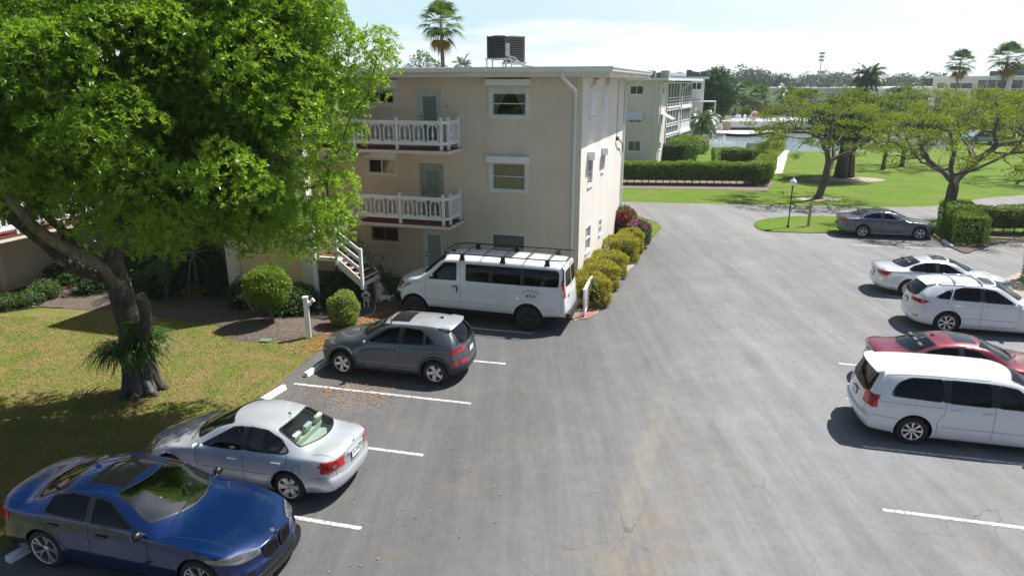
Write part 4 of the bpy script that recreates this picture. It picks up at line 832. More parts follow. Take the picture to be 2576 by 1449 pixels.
# ------------------------------------------------------------------ ground materials
LANE = rad(-18.5)          # the lane runs 18.5 degrees east of the view
def mat_asphalt():
    m = newmat('asphalt'); N = NT(m); v = coords(N, 'World'); vr = coords(N, 'World', rotz=rad(18.5)); sp = N.n('SeparateXYZ'); N.l(vr, sp.inputs[0])
    vs = coords(N, 'World', scale=(1.1, .10, 1), rotz=rad(18.5)); vc = coords(N, 'World', scale=(.12, 1.0, 1), rotz=rad(18.5))
    base = mixc(N, ramp(N, noise(N, v, .35, 6, .6), .3, .7), (.142, .148, .156), (.182, .186, .192))
    base = mixc(N, ramp(N, noise(N, vs, 1.0, 5, .6), .35, .75, 0, .35), base, (.10, .103, .11))
    base = mixc(N, ramp(N, noise(N, vs, .9, 4, .5, .4), .5, .8, 0, .5), base, (.168, .165, .16))
    base = mixc(N, ramp(N, noise(N, vc, 1.3, 5, .6), .60, .80, 0, .30), base, (.2, .2, .2))
    base = mixc(N, ramp(N, noise(N, v, .8, 8, .75), .5, .75, 0, .35), base, (.17, .16, .14)); base = mixc(N, ramp(N, noise(N, coords(N, 'World', scale=(1.6, .35, 1), rotz=rad(-72)), 1.7, 6, .65), .52, .75, 0, .25), base, (.17, .168, .162))
    # the sealed parking bays on the left are darker
    edge = N.n('Math', operation='ADD'); N.l(sp.outputs['X'], edge.inputs[0]); dn = N.n('Math', operation='MULTIPLY'); N.l(noise(N, v, .8, 5), dn.inputs[0]); dn.inputs[1].default_value = 2.2; N.l(dn.outputs[0], edge.inputs[1])
    bays = ramp(N, edge.outputs[0], 1.4, -4.2, 0, .85)
    base = mixc(N, bays, base, (.070, .070, .073))
    # sandy wear along the middle
    my = ramp(N, sp.outputs['X'], -2.6, -1.2); my2 = ramp(N, sp.outputs['X'], .6, -.8); mm = N.n('Math', operation='MULTIPLY'); N.l(my, mm.inputs[0]); N.l(my2, mm.inputs[1])
    far = ramp(N, sp.outputs['Y'], 17, 11); m3 = N.n('Math', operation='MULTIPLY'); N.l(mm.outputs[0], m3.inputs[0]); N.l(far, m3.inputs[1])
    m2 = N.n('Math', operation='MULTIPLY'); N.l(m3.outputs[0], m2.inputs[0]); N.l(ramp(N, noise(N, v, .9, 6, .65), .38, .68, 0, .75), m2.inputs[1])
    base = mixc(N, m2.outputs[0], base, (.175, .14, .092))
    # pale patched strip with a straight right-hand edge
    vt = coords(N, 'World', rotz=rad(19.34)); st_ = N.n('SeparateXYZ'); N.l(vt, st_.inputs[0]); X0 = 1.7272*math.cos(rad(19.34))-9.938*math.sin(rad(19.34))
    s1 = ramp(N, st_.outputs['X'], X0-.30, X0-.12); s2 = ramp(N, st_.outputs['X'], X0+.24, X0+.20); s3 = ramp(N, st_.outputs['Y'], 22, 14); q1 = N.n('Math', operation='MULTIPLY'); N.l(s1, q1.inputs[0]); N.l(s2, q1.inputs[1]); q2 = N.n('Math', operation='MULTIPLY'); N.l(q1.outputs[0], q2.inputs[0]); N.l(s3, q2.inputs[1]); q3 = N.n('Math', operation='MULTIPLY'); N.l(q2.outputs[0], q3.inputs[0]); N.l(ramp(N, noise(N, v, 1.2, 5), .3, .65, .15, .75), q3.inputs[1])
    base = mixc(N, q3.outputs[0], base, (.185, .17, .14))
    # near the building the old coat is blue grey and pale by the junction
    jn = ramp(N, sp.outputs['Y'], 34, 42, 0, .7); base = mixc(N, jn, base, (.20, .195, .19))
    # blotches, speckle, cracks
    base = mixc(N, ramp(N, noise(N, v, 2.1, 8, .75), .5, .78, 0, .35), base, (.09, .09, .094)); base = mixc(N, ramp(N, noise(N, v, .55, 8, .72), .52, .72, 0, .5), base, (.15, .128, .092))
    for sc_, vec, lo_, hi_ in ((.7, v, .93, 1.07), (3.2, v, .93, 1.08), (1.4, vs, .80, 1.15), (1.0, coords(N, 'World', scale=(1.15, .022, 1), rotz=rad(18.5)), .84, 1.13), (3.5, vs, .92, 1.07), (1.3, coords(N, 'World', scale=(1.6, .3, 1), rotz=rad(-72)), .94, 1.07), (9, v, .92, 1.10)):
        g_ = N.n('CombineXYZ'); rr_ = ramp(N, noise(N, vec, sc_, 7, .72), .3, .72, lo_, hi_)
        for q_ in range(3): N.l(rr_, g_.inputs[q_])
        mm_ = N.n('VectorMath', operation='MULTIPLY'); N.l(base, mm_.inputs[0]); N.l(g_.outputs[0], mm_.inputs[1]); base = mm_.outputs[0]
    base = mixc(N, ramp(N, noise(N, v, 95, 2, .6), .45, .8, 0, .35), base, (.30, .30, .29))
    wv = N.n('Mapping'); wv.inputs['Scale'].default_value = (1, .6, 1); ns = N.n('TexNoise'); ns.inputs['Scale'].default_value = 1.4; ns.inputs['Detail'].default_value = 5; N.l(v, ns.inputs['Vector'])
    va = N.n('VectorMath', operation='MULTIPLY_ADD'); va.inputs[1].default_value = (1.1, 1.1, 0); N.l(ns.outputs['Color'], va.inputs[0]); N.l(vr, va.inputs[2])
    vo = N.n('TexVoronoi', feature='DISTANCE_TO_EDGE'); vo.inputs['Scale'].default_value = .36; N.l(va.outputs[0], vo.inputs['Vector'])
    crk = ramp(N, vo.outputs['Distance'], .0, .0042, 1, 0); mk = N.n('Math', operation='MULTIPLY'); N.l(crk, mk.inputs[0]); N.l(ramp(N, noise(N, v, .5, 3), .42, .60, 0, .6), mk.inputs[1])
    base = mixc(N, mk.outputs[0], base, (.045, .045, .047))
    bsdf(N, base, .85, 0, .35, bump=noise(N, v, 120, 2), bstr=.35, bdist=.004); return m
def mat_grass(name, a, b, dry, dryamt, scale=1.0):
    m = newmat(name); N = NT(m); v = coords(N, 'World'); c = mixc(N, ramp(N, noise(N, v, 1.6*scale, 6, .65), .3, .7), a, b)
    c = mixc(N, ramp(N, noise(N, v, .9*scale, 8, .75), .48, .7, 0, .5), c, tuple(x*.55 for x in a)); c = mixc(N, ramp(N, noise(N, v, .45*scale, 5, .6), .5-dryamt*.25, .75-dryamt*.2, 0, min(1, .3+dryamt)), c, dry)
    c = mixc(N, ramp(N, noise(N, v, 38, 3, .7), .35, .7, 0, .55), c, tuple(x*.45 for x in a))
    c = mixc(N, ramp(N, noise(N, v, 22, 3, .7), .58, .75, 0, .4), c, tuple(min(1, x*1.5) for x in b))
    bsdf(N, c, .9, 0, .15, bump=noise(N, v, 30, 4, .7), bstr=.9, bdist=.05); return m
M_ASPH = mat_asphalt()
M_LAWN = mat_grass('lawn_green', (.070, .15, .008), (.135, .235, .016), (.21, .20, .05), .35)
M_TURF = mat_grass('lawn_dry', (.070, .14, .012), (.14, .215, .022), (.26, .19, .085), .85, 2.6)
M_MULCH = simple('mulch', (.095, .072, .058), .95, .45, 9, bstr=.9, bscale=35, kind='World')
M_SOIL = simple('pale_soil', (.30, .25, .20), .95, .35, 8, bstr=.9, bscale=30, kind='World')
M_CONC = simple('concrete', (.52, .50, .46), .9, .1, 3, bstr=.3, bscale=60, kind='World')
M_PAINTLINE = None
def mat_line():
    m = newmat('line_paint'); N = NT(m); v = coords(N, 'World'); c = mixc(N, ramp(N, noise(N, v, 14, 5, .7), .42, .60), (.60, .60, .58), (.24, .24, .235))
    bsdf(N, c, .8, bump=noise(N, v, 90, 2), bstr=.3); return m
M_PAINTLINE = mat_line()
def sheet(name, pts, z, m, thick=0.0):
    from mathutils.geometry import tessellate_polygon
    P = [Vector((p[0], p[1], 0)) for p in pts]; tri = tessellate_polygon([P]); n = len(P); ar = sum(P[i].x*P[(i+1) % n].y-P[(i+1) % n].x*P[i].y for i in range(n))
    f = []
    for t in tri:
        a, b, c = [P[i] for i in t]; f.append(tuple(t) if (b-a).cross(c-a).z > 0 else tuple(t[::-1]))
    v = [(p.x, p.y, z) for p in P]
    if thick:
        v += [(p.x, p.y, z-thick) for p in P]; f += [(i, i+n, (i+1) % n+n, (i+1) % n) if ar > 0 else (i, (i+1) % n, (i+1) % n+n, i+n) for i in range(n)]
    me = bpy.data.meshes.new(name); me.from_pydata(v, [], f); me.materials.append(m); o = bpy.data.objects.new(name, me); COL.objects.link(o); return struct(o)
def wob(pts, amp=.05, step=.35, seed=1):
    "subdivide an outline and make it uneven"
    r = random.Random(seed); out = []; n = len(pts)
    for i in range(n):
        a, b = Vector(pts[i][:2]), Vector(pts[(i+1) % n][:2]); d = (b-a).length; k = max(1, min(60, int(d/step)))
        for t in range(k):
            p = a+(b-a)*t/k
            if t or True: p = p+Vector((r.uniform(-amp, amp), r.uniform(-amp, amp)))
            out.append((p.x, p.y))
    return out
def crom(pts, n=6):
    out = []; m = len(pts)
    for i in range(m-1):
        p0, p1, p2, p3 = [Vector(pts[max(0, min(m-1, j))][:2]) for j in (i-1, i, i+1, i+2)]
        for k in range(n):
            t = k/n; out.append(tuple(.5*((2*p1)+(-p0+p2)*t+(2*p0-5*p1+4*p2-p3)*t*t+(-p0+3*p1-3*p2+p3)*t**3)))
    out.append(tuple(pts[-1][:2])); return out
gx = lambda L_: [tuple(G(*p)[:2]) for p in L_]
# land: cut into strips round the lake so the water lies in its own basin
LK = dict(near=crom(gx([(1500, 372), (1700, 372), (1760, 368), (1830, 377), (1935, 384), (2000, 382), (2160, 381), (2290, 381), (2360, 374), (2450, 352), (2520, 338)]), 5),
          far=crom(gx([(2520, 338), (2400, 322), (2300, 322), (2120, 324), (1960, 327), (1880, 334), (1800, 331), (1700, 322), (1500, 318)]), 5))
lake_out = LK['near']+LK['far'][1:]
def land():
    from mathutils.geometry import delaunay_2d_cdt
    out = [(-600, -120), (900, -120), (1500, 1500), (-900, 1500)]
    vs = [Vector(p) for p in out]+[Vector(p) for p in lake_out]; n0 = len(out); n1 = len(lake_out)
    ed = [(i, (i+1) % n0) for i in range(n0)]+[(n0+i, n0+(i+1) % n1) for i in range(n1)]
    r = delaunay_2d_cdt(vs, ed, [], 1, 1e-4); V2, F2 = r[0], r[2]; pl = [(p[0], p[1]) for p in lake_out]
    keep = []
    for f in F2:
        c = sum((V2[i] for i in f), Vector((0, 0)))/len(f)
        if not inpoly(np.array([[c.x, c.y]]), pl)[0]: keep.append(tuple(f))
    me = bpy.data.meshes.new('lawn'); me.from_pydata([(v.x, v.y, 0) for v in V2], [], keep); me.validate(); me.materials.append(M_LAWN)
    bm = bmesh.new(); bm.from_mesh(me); bmesh.ops.recalc_face_normals(bm, faces=bm.faces)
    if sum(f.normal.z for f in bm.faces) < 0: bmesh.ops.reverse_faces(bm, faces=bm.faces)
    bm.to_mesh(me); bm.free(); o = bpy.data.objects.new('lawn', me); COL.objects.link(o); struct(o)
land()
def mat_water():
    m = newmat('lake_water'); N = NT(m); v = coords(N, 'World', scale=(1, .45, 1)); b = noise(N, v, 2.2, 5, .6)
    c = mixc(N, ramp(N, noise(N, v, .06, 4), .35, .65), (.16, .22, .22), (.22, .28, .28)); bsdf(N, c, .12, 0, .5, bump=b, bstr=.55, bdist=.25); return m
sheet('lake_water', lake_out, -.45, mat_water())
bk = MB(); cen = Vector((sum(p[0] for p in lake_out)/len(lake_out), sum(p[1] for p in lake_out)/len(lake_out)))
nl = len(lake_out)
for i, p in enumerate(lake_out):
    q = Vector(p); d = (cen-q).normalized()*1.0; bk.v += [(p[0], p[1], -.002), (p[0]+d.x, p[1]+d.y, -.5)]
bk.f = [(2*i, 2*((i+1) % nl), 2*((i+1) % nl)+1, 2*i+1) for i in range(nl)]
struct(bk.build('lake_bank', M_SOIL))
# pale concrete slope and beach on the far shore
fs = crom(gx([(1750, 329), (1800, 334), (1880, 338), (1960, 331), (2120, 328), (2300, 326), (2400, 326)]), 4); bs = crom(gx([(2400, 304), (2300, 303), (2120, 306), (1960, 310), (1880, 312), (1800, 312), (1750, 308)]), 4)
sheet('far_shore', fs+bs, .012, M_CONC)
# lot and road: one sheet of asphalt
road_far = crom(gx([(900, 492), (1400, 503), (1565, 508), (1850, 515), (2120, 520), (2300, 521), (2390, 514), (2480, 499), (2576, 492), (2800, 478), (3200, 455)]), 5)
left_edge = crom(gx([(-900, 2100), (-120, 1530), (20, 1378), (230, 1225), (360, 1130), (520, 1068), (668, 992), (745, 927), (800, 885), (850, 838), (945, 795), (1020, 778)]), 5)
side_edge = crom(gx([(1390, 800), (1480, 792), (1516, 742), (1560, 692), (1602, 640), (1637, 605), (1661, 578), (1660, 568), (1640, 556), (1590, 540), (1540, 531), (1400, 526), (900, 515)]), 5)
lot = [G(2900, 2300)[:2]]+left_edge[:]+[tuple(G(1100, 770)[:2])]+side_edge+road_far+[(120, 60), (140, -20), (40, -30)]
lot = [(-3, -30)]+[p for p in left_edge if p[1] > -25]+[tuple(G(1100, 772)[:2])]+side_edge+road_far+[(170, 90), (170, -30)]
sheet('parking_lot_asphalt', lot, .012, M_ASPH)
# near-left lawn of dry turf, planting beds
turf = wob([tuple(p) for p in left_edge[5:-10]]+gx([(848, 846), (780, 838), (660, 838), (520, 812), (380, 795), (240, 775), (120, 778), (-60, 800), (-700, 900)])+[(-60, 10), (-60, -10), (-14, -10)], .05, .4, 3)
sheet('dry_lawn', turf, .022, M_TURF)
bed = wob(gx([(850, 852), (778, 846), (700, 843), (640, 838), (560, 822), (450, 806), (330, 786), (200, 780), (100, 772), (-80, 800)])+gx([(-200, 700), (100, 690), (400, 640), (600, 640), (700, 660), (980, 690), (1060, 690), (1130, 730), (1110, 775), (1000, 786), (930, 808)]), .08, .4, 4)
sheet('planting_bed', bed, .034, M_MULCH)
mound = MB(); c0 = G(690, 826)
prof = [(0.001, .17), (.5, .15), (1.0, .09), (1.5, .03), (1.75, -.02)]
mound.lathe(prof, 24, Matrix.Translation((c0.x, c0.y, .03)) @ Matrix.Diagonal((1.1, .8, 1, 1))); struct(mound.build('soil_mound', M_MULCH, smooth=True))
hb = wob(gx([(1443, 810), (1497, 795), (1532, 745), (1575, 692), (1612, 648), (1560, 655), (1500, 690), (1420, 760)]), .05, .3, 5); sheet('hedge_bed', hb, .03, M_SOIL)
gs = wob(gx([(1592, 543), (1636, 557), (1655, 570), (1657, 578), (1634, 604), (1604, 640), (1575, 672), (1540, 680), (1500, 640), (1500, 560), (1545, 537)]), .04, .35, 6); sheet('side_grass', gs, .036, M_LAWN)
M_BRICK = simple('brick_paver', (.26, .12, .09), .85, .25, 7, bstr=.5, kind='World')
pv = [tuple(G(*q)[:2]) for q in ((1450, 806), (1466, 776), (1505, 773), (1494, 795), (1480, 803))]; sheet('brick_paver', pv, .04, M_BRICK)
isl = crom(gx([(1898, 566), (1904, 576), (1938, 584), (2020, 587), (2110, 588), (2240, 590), (2340, 597), (2372, 604), (2440, 607), (2480, 606), (2600, 607), (2700, 603), (2900, 590), (2900, 545), (2600, 552), (2371, 557), (2250, 551), (2100, 546), (2000, 546), (1930, 552), (1900, 561), (1898, 566)]), 4)
sheet('grass_island', wob(isl[:-1], .03, .5, 8), .05, M_LAWN, .06)
mb = wob(gx([(2366, 598), (2385, 622), (2430, 640), (2470, 628), (2500, 614), (2700, 605), (2700, 592), (2480, 590)]), .06, .3, 9); sheet('island_mulch', mb, .06, M_MULCH)
rb = wob(gx([(2530, 700), (2545, 735), (2600, 760), (2760, 760), (2760, 680), (2600, 670)]), .06, .3, 10); sheet('right_bed', rb, .03, M_SOIL)
sheet('sidewalk', gx([(1934, 438), (1968, 436), (1985, 379), (1966, 379)]), .016, M_CONC)
hb2 = wob(gx([(1500, 474), (1800, 478), (1925, 482), (1948, 462), (1934, 440), (1900, 430), (1500, 430)]), .1, .5, 11); sheet('hedge_mulch', hb2, .018, simple('dark_soil', (.15, .12, .09), .95, .5, 7, bstr=.9, bscale=25, kind='World'))
tr = [Vector((2.2*math.cos(a)*1.6, 2.0*math.sin(a))) for a in np.linspace(0, 2*math.pi, 22)[:-1]]
for (u, v, s) in ((2130, 452, .9), (2060, 502, .45), (2385, 575, .4)):
    c = G(u, v); sheet('tree_ring', wob([(c.x+p.x*s, c.y+p.y*s) for p in tr], .08, 1, int(u)), .058 if u == 2385 else .02, M_SOIL)
# painted lines
def pline(a, b, w=.10):
    a, b = G(*a), G(*b); d = (b-a).normalized(); n = Vector((-d.y, d.x, 0))*w/2
    sheet('parking_line', [(a+n)[:2], (b+n)[:2], (b-n)[:2], (a-n)[:2]], .017, M_PAINTLINE)
for a, b in [((740, 966), (1185, 1016)), ((775, 1308), (909, 1330)), ((560, 1272), (775, 1308)), ((700, 1098), (1065, 1146)), ((800, 874), (1272, 916)), ((900, 800), (1340, 840)), ((2170, 1124), (2720, 1185)), ((2220, 1283), (2800, 1358)), ((2110, 915), (2500, 955)), ((2128, 1003), (2700, 1068)), ((2145, 617), (2397, 628)), ((2230, 745), (2560, 778)), ((2205, 668), (2500, 690))]: pline(a, b)
# ------------------------------------------------------------------ buildings
def mat_stucco(name, col, sc=1.0):
    m = newmat(name); N = NT(m); v = coords(N, 'Object'); vs = coords(N, 'Object', scale=(1.6, 1.6, .22))
    c = mixc(N, ramp(N, noise(N, v, .6*sc, 6, .6), .3, .7), tuple(x*.93 for x in col), tuple(min(1, x*1.05) for x in col))
    c = mixc(N, ramp(N, noise(N, vs, 1.4, 6, .7), .50, .78, 0, .34), c, tuple(x*.72 for x in col))
    sp = N.n('SeparateXYZ'); N.l(v, sp.inputs[0]); lo = ramp(N, sp.outputs['Z'], .5, .0, 0, .35); c = mixc(N, lo, c, tuple(x*.6 for x in col))
    bsdf(N, c, .92, 0, .25, bump=noise(N, v, 55, 4, .7), bstr=.45, bdist=.012); return m
M_STUC = mat_stucco('stucco_beige', (.67, .585, .49)); M_STUCS = mat_stucco('stucco_cream', (.66, .63, .58)); M_TOWER = mat_stucco('stucco_yellow', (.76, .57, .31)); M_TRIM = mat_stucco('stucco_trim', (.70, .63, .54)); M_GREYW = mat_stucco('stucco_grey_white', (.66, .61, .59))
M_WHITE = simple('white_paint', (.76, .78, .80), .45, .05, 3, bstr=.08); M_OFFW = simple('off_white_paint', (.66, .67, .66), .5, .06, 3, bstr=.08); M_GUT = simple('gutter_white', (.70, .74, .75), .4, .06, 2, bstr=.03)
M_ROOF = simple('roof_coating', (.62, .62, .60), .85, .15, 1.2, bstr=.3); M_REDFL = simple('red_floor_paint', (.14, .028, .024), .7, .2, 4, bstr=.2); M_STEEL = simple('galvanised', (.42, .43, .44), .45, .15, 5, metal=.6, bstr=.05)
M_FRAME = simple('window_frame', (.60, .62, .62), .4, .05, bstr=0); M_AC = simple('ac_dark', (.035, .038, .045), .5, .2, 4, bstr=.1); M_ACB = simple('ac_brown', (.21, .19, .18), .6, .15, 5, bstr=.15)
M_CURT = simple('curtain', (.66, .62, .54), .9, .2, 12, bstr=.2); M_BLIND = simple('vertical_blind', (.8, .8, .78), .8, .08, 4, bstr=0); M_SHADE = simple('window_shade', (.62, .68, .66), .8, .08, 3, bstr=0)
M_DOORG = simple('door_jalousie', (.20, .25, .25), .25, .12, 3, bstr=0); M_DOORW = simple('door_paint', (.50, .54, .53), .5, .06, bstr=0)
G_WIN = glass('window_glass', (.9, .9, .9), .12, .03); M_ROOM = simple('dark_room', (.02, .02, .022), .9, .2, bstr=0); M_GREENGL = simple('green_glass', (.02, .07, .045), .1, .2, bstr=0, spec=.8); M_DARKGL = simple('dark_window_pane', (.025, .03, .038), .08, .3, 2, bstr=0, spec=.8); M_SCREEN = simple('insect_screen', (.075, .08, .085), .8, .25, 3, bstr=0)

M_PALEGL = simple('frosted_pane', (.20, .21, .215), .15, .15, 3, bstr=0, spec=.7)
def on_face(face):
    "a map from (across, z, out) to building coordinates. face '-y': across = x; '+x': across = y"
    if face == '-y': return lambda a, z, o: (a, -o, z)
    return lambda a, z, o: (o, a, z)
def fbox(mb, face, off, a0, a1, z0, z1, o0, o1):
    if face == '-y': return mb.box(a0, a1, off-o1, off-o0, z0, z1)
    if face == '+x': return mb.box(off+o0, off+o1, a0, a1, z0, z1)
def window(par, face, off, a0, a1, z0, z1, style='slider', pane=None, inside=None, hood=None, frame=.05, rails=None, shutter=None, reveal=.0, sill=True, mats=None, wall_holes=None):
    "the wall has an opening at (a0,a1,z0,z1) listed in wall_holes"
    if wall_holes is not None: wall_holes.append((a0, a1, z0, z1))
    m = MB(); f = frame
    fbox(m, face, off, a0, a0+f, z0, z1, -.08, .02); fbox(m, face, off, a1-f, a1, z0, z1, -.08, .02); fbox(m, face, off, a0+f, a1-f, z1-f, z1, -.08, .02); fbox(m, face, off, a0+f, a1-f, z0, z0+f, -.08, .02)
    if rails:
        for (k, t) in rails:
            if k == 'v': c = a0+(a1-a0)*t; fbox(m, face, off, c-.022, c+.022, z0+f, z1-f, -.07, .0)
            else: c = z0+(z1-z0)*t; fbox(m, face, off, a0+f, a1-f, c-.018, c+.018, -.07, .0)
    w = m.build('window', mats or M_FRAME, par)
    g = MB(); fbox(g, face, off, a0+f, a1-f, z0+f, z1-f, -.055, -.050); g.build('glass', pane or G_WIN, w)
    if inside:
        kind = inside
        if kind in ('curtain', 'drape'):
            c = MB(); n = 18
            for side in (0, 1):
                for i in range(n):
                    t0, t1 = i/n, (i+1)/n
                    for za, zb in ((0, .5), (.5, 1)):
                        pass
                top, bot = .46, .14; A = (a0+f, a0+(a1-a0)*top, a0+(a1-a0)*bot) if side == 0 else (a1-f, a1-(a1-a0)*top, a1-(a1-a0)*bot)
                prev = None; rows = []
                for zt in np.linspace(0, 1, 6):
                    z = z1-f-(z1-z0-2*f)*zt; e = A[1]+(A[2]-A[1])*min(1, zt*1.25); rows.append([(A[0]+(e-A[0])*i/n, z, -.10-.025*math.cos(i*2.4)) for i in range(n+1)])
                b = len(c.v); fn = on_face(face)
                for r in rows:
                    for (a, z, o) in r:
                        p = fn(a, z, o); c.v.append((p[0]+(off if face == '+x' else 0), p[1]+(off if face == '-y' else 0), p[2]))
                for i in range(5):
                    for j in range(n): c.f.append((b+i*(n+1)+j, b+i*(n+1)+j+1, b+(i+1)*(n+1)+j+1, b+(i+1)*(n+1)+j))
            c.build('curtain', M_CURT, w, smooth=True)
        elif kind == 'blinds':
            c = MB(); n = 20
            for i in range(n):
                a = a0+f+(a1-a0-2*f)*(i+.5)/n; h = (a1-a0-2*f)/n*.36; fbox(c, face, off, a-h, a+h, z0+f, z1-f, -.09, -.08)
            c.build('vertical_blinds', M_BLIND, w)
        elif kind == 'half':
            c = MB(); fbox(c, face, off, (a0+a1)/2, a1-f, z0+f, z1-f, -.14, -.12); c.build('curtain', M_CURT, w)
        elif kind == 'shade':
            c = MB(); fbox(c, face, off, a0+f, a1-f, z0+f, z1-f, -.075, -.065); c.build('window_shade', M_SHADE, w)
        elif kind == 'valance':
            c = MB(); fbox(c, face, off, a0+f, a1-f, z0+(z1-z0)*.72, z1-f, -.14, -.12); c.build('curtain', M_CURT, w)
    b = MB(); fbox(b, face, off, a0-.02, a1+.02, z0-.02, z1+.02, -.5, -.3); b.build('room_backdrop', M_ROOM, w)
    if sill and shutter is None:
        s = MB(); fbox(s, face, off, a0-.05, a1+.05, z0-.06, z0, .0, .06); s.build('sill', M_WHITE, w)
    if shutter:     # side tracks, base board and the roll box above
        t = MB(); e = .13; fbox(t, face, off, a0-e, a0, z0-.12, z1, .002, .05); fbox(t, face, off, a1, a1+e, z0-.12, z1, .002, .05); fbox(t, face, off, a0, a1, z0-.12, z0, .002, .045)
        if shutter > .02: 
            nsl = max(1, int(shutter/.05))
            for i in range(nsl): fbox(t, face, off, a0, a1, z1-shutter+i*.05+.004, z1-shutter+i*.05+.046, .002, .03)
        t.build('shutter_tracks', M_OFFW, w)
    if hood:
        h = MB(); ha0, ha1, hz0, hz1, hd = hood; fbox(h, face, off, ha0, ha1, hz0, hz1, .004, hd); h.build('shutter_box', M_WHITE, w, bevel=.012)
    return w
def wall_with_holes(mb, face, off, a0, a1, z0, z1, holes, thick=.22):
    "one slab split round its openings"
    As = sorted({a0, a1} | {h[0] for h in holes} | {h[1] for h in holes}); Zs = sorted({z0, z1} | {h[2] for h in holes} | {h[3] for h in holes})
    key = {}
    def vid(a, z, o):
        k = (round(a, 4), round(z, 4), o)
        if k not in key:
            key[k] = len(mb.v); mb.v.append((a, off-o, z) if face == '-y' else (off+o, a, z))
        return key[k]
    solid = lambda i, j: 0 <= i < len(As)-1 and 0 <= j < len(Zs)-1 and not any(h[0] <= (As[i]+As[i+1])/2 <= h[1] and h[2] <= (Zs[j]+Zs[j+1])/2 <= h[3] for h in holes)
    for i in range(len(As)-1):
        for j in range(len(Zs)-1):
            if not solid(i, j): continue
            A, B, C_, D_ = As[i], As[i+1], Zs[j], Zs[j+1]
            mb.f.append((vid(A, C_, 0), vid(B, C_, 0), vid(B, D_, 0), vid(A, D_, 0)))
            mb.f.append((vid(A, C_, -thick), vid(A, D_, -thick), vid(B, D_, -thick), vid(B, C_, -thick)))
            for (di, dj, p, q) in ((-1, 0, (A, C_), (A, D_)), (1, 0, (B, C_), (B, D_)), (0, -1, (A, C_), (B, C_)), (0, 1, (A, D_), (B, D_))):
                if not solid(i+di, j+dj): mb.f.append((vid(*p, 0), vid(*q, 0), vid(*q, -thick), vid(*p, -thick)))
def railing(par, a, b, zf, name='railing_panel', h0=.2, h1=1.08, n=3):
    "one bay of the balustrade between two posts: arches with a baluster in each"
    a = Vector(a); b = Vector(b); d = (b-a); L = d.length; d.normalize(); up = Vector((0, 0, 1)); r = d.cross(up)
    def P(s, z): return a+d*s+up*(zf+z)
    m = MB(); m.bar(P(0, h1-.06), P(L, h1-.06), .06, .13); m.bar(P(0, h0+.05), P(L, h0+.05), .06, .12)
    w = L/n; hw = w*.36; zb = h0+.10; zt = h1-.12; zs = zt-.02-hw*.9
    def band(pts, wd=.045, dp=.034):
        for p, q in zip(pts, pts[1:]): m.bar(P(*p), P(*q), dp, wd, up=tuple(r)) if False else m.bar(P(*p), P(*q), wd, dp, up=tuple(r))
    for i in range(n):
        c = w*(i+.5); arc = [(c+hw*math.cos(t), zs+hw*.9*math.sin(t)) for t in np.linspace(0, math.pi, 9)]
        band([(c+hw, zb)]+arc+[(c-hw, zb)])
        for s in (1, -1): band([(c+s*hw*.72, zs+hw*.62), (c+s*hw*1.05, zt+.03)], .05)
        band([(c-hw*1.12, zt+.035), (c+hw*1.12, zt+.035)], .05)
        band([(c-hw, zb+.03), (c+hw, zb+.03)], .07)
        # baluster
        prof = [(.014, 0), (.035, .02), (.03, .07), (.015, .10), (.038, .15), (.05, .19), (.036, .25), (.016, .50), (.012, zt-zb-.06)]
        M = Matrix.Translation(P(c, zb+.05)); m.lathe(prof, 10, M)
    return m.build(name, M_WHITE, par)
def post(par, x, y, zf, h=1.2, w=.10):
    m = MB(); m.box(x-w/2, x+w/2, y-w/2, y+w/2, zf, zf+h); return m.build('post', M_WHITE, par, bevel=.006)
def downspout(par, pts, w=.085, mat=None, name='downspout'):
    m = MB()
    for a, b in zip(pts, pts[1:]):
        a = Vector(a); b = Vector(b); d = (b-a).normalized()*.02; m.bar(a-d, b+d, w, w*.8)
    return m.build(name, mat or M_GUT, par)
def ac_unit(name, label, loc, s=.8, h=.84, mat=None, rotz=0, stand=.45, group='air conditioners on the roofs', detail=True):
    t = thing(name, label, 'air conditioner', loc, rotz, group)
    if not detail:
        m = MB(); m.box(-s/2, s/2, -s/2, s/2, 0, h); m.build('casing', mat or M_AC, t, bevel=.04)
        m = MB(); m.lathe([(s*.38, h), (s*.38, h+.03), (s*.34, h+.035), (.02, h+.05)], 14); m.build('fan_guard', M_STEEL, t); return t
    m = MB(); m.box(-s/2+.03, s/2-.03, -s/2+.03, s/2-.03, stand, stand+h); m.build('casing', M_ROOM, t)
    m = MB()
    for i in range(14): z = stand+.06+i*(h-.12)/13; m.box(-s/2, s/2, -s/2, s/2, z-.011, z+.011)
    for x in (-1, 1):
        for y in (-1, 1): m.box(x*s/2-.03*(x+1)/1-.0 if x > 0 else -s/2, (x*s/2 if x > 0 else -s/2+.05), (s/2-.05 if y > 0 else -s/2), (s/2 if y > 0 else -s/2+.05), stand, stand+h)
    m.build('louvred_grille', mat or M_AC, t)
    m = MB(); m.lathe([(.02, stand+h+.06), (s*.3, stand+h+.05), (s*.44, stand+h+.015), (s*.46, stand+h)], 20); m.box(-s/2-.01, s/2+.01, -s/2-.01, s/2+.01, stand+h-.03, stand+h+.005); m.build('fan_guard', mat or M_AC, t)
    m = MB(); m.box(-s/2-.08, s/2+.08, -s/2, -s/2+.06, stand-.06, stand-.004); m.box(-s/2-.08, s/2+.08, s/2-.06, s/2, stand-.06, stand-.004)
    for x in (-1, 1):
        for y in (-1, 1): m.box(x*(s/2+.02)-.02, x*(s/2+.02)+.02, y*(s/2-.03)-.02, y*(s/2-.03)+.02, 0, stand-.06); m.box(x*(s/2+.02)-.06, x*(s/2+.02)+.06, y*(s/2-.03)-.06, y*(s/2-.03)+.06, 0, .05)
    m.build('stand', M_STEEL, t); return t

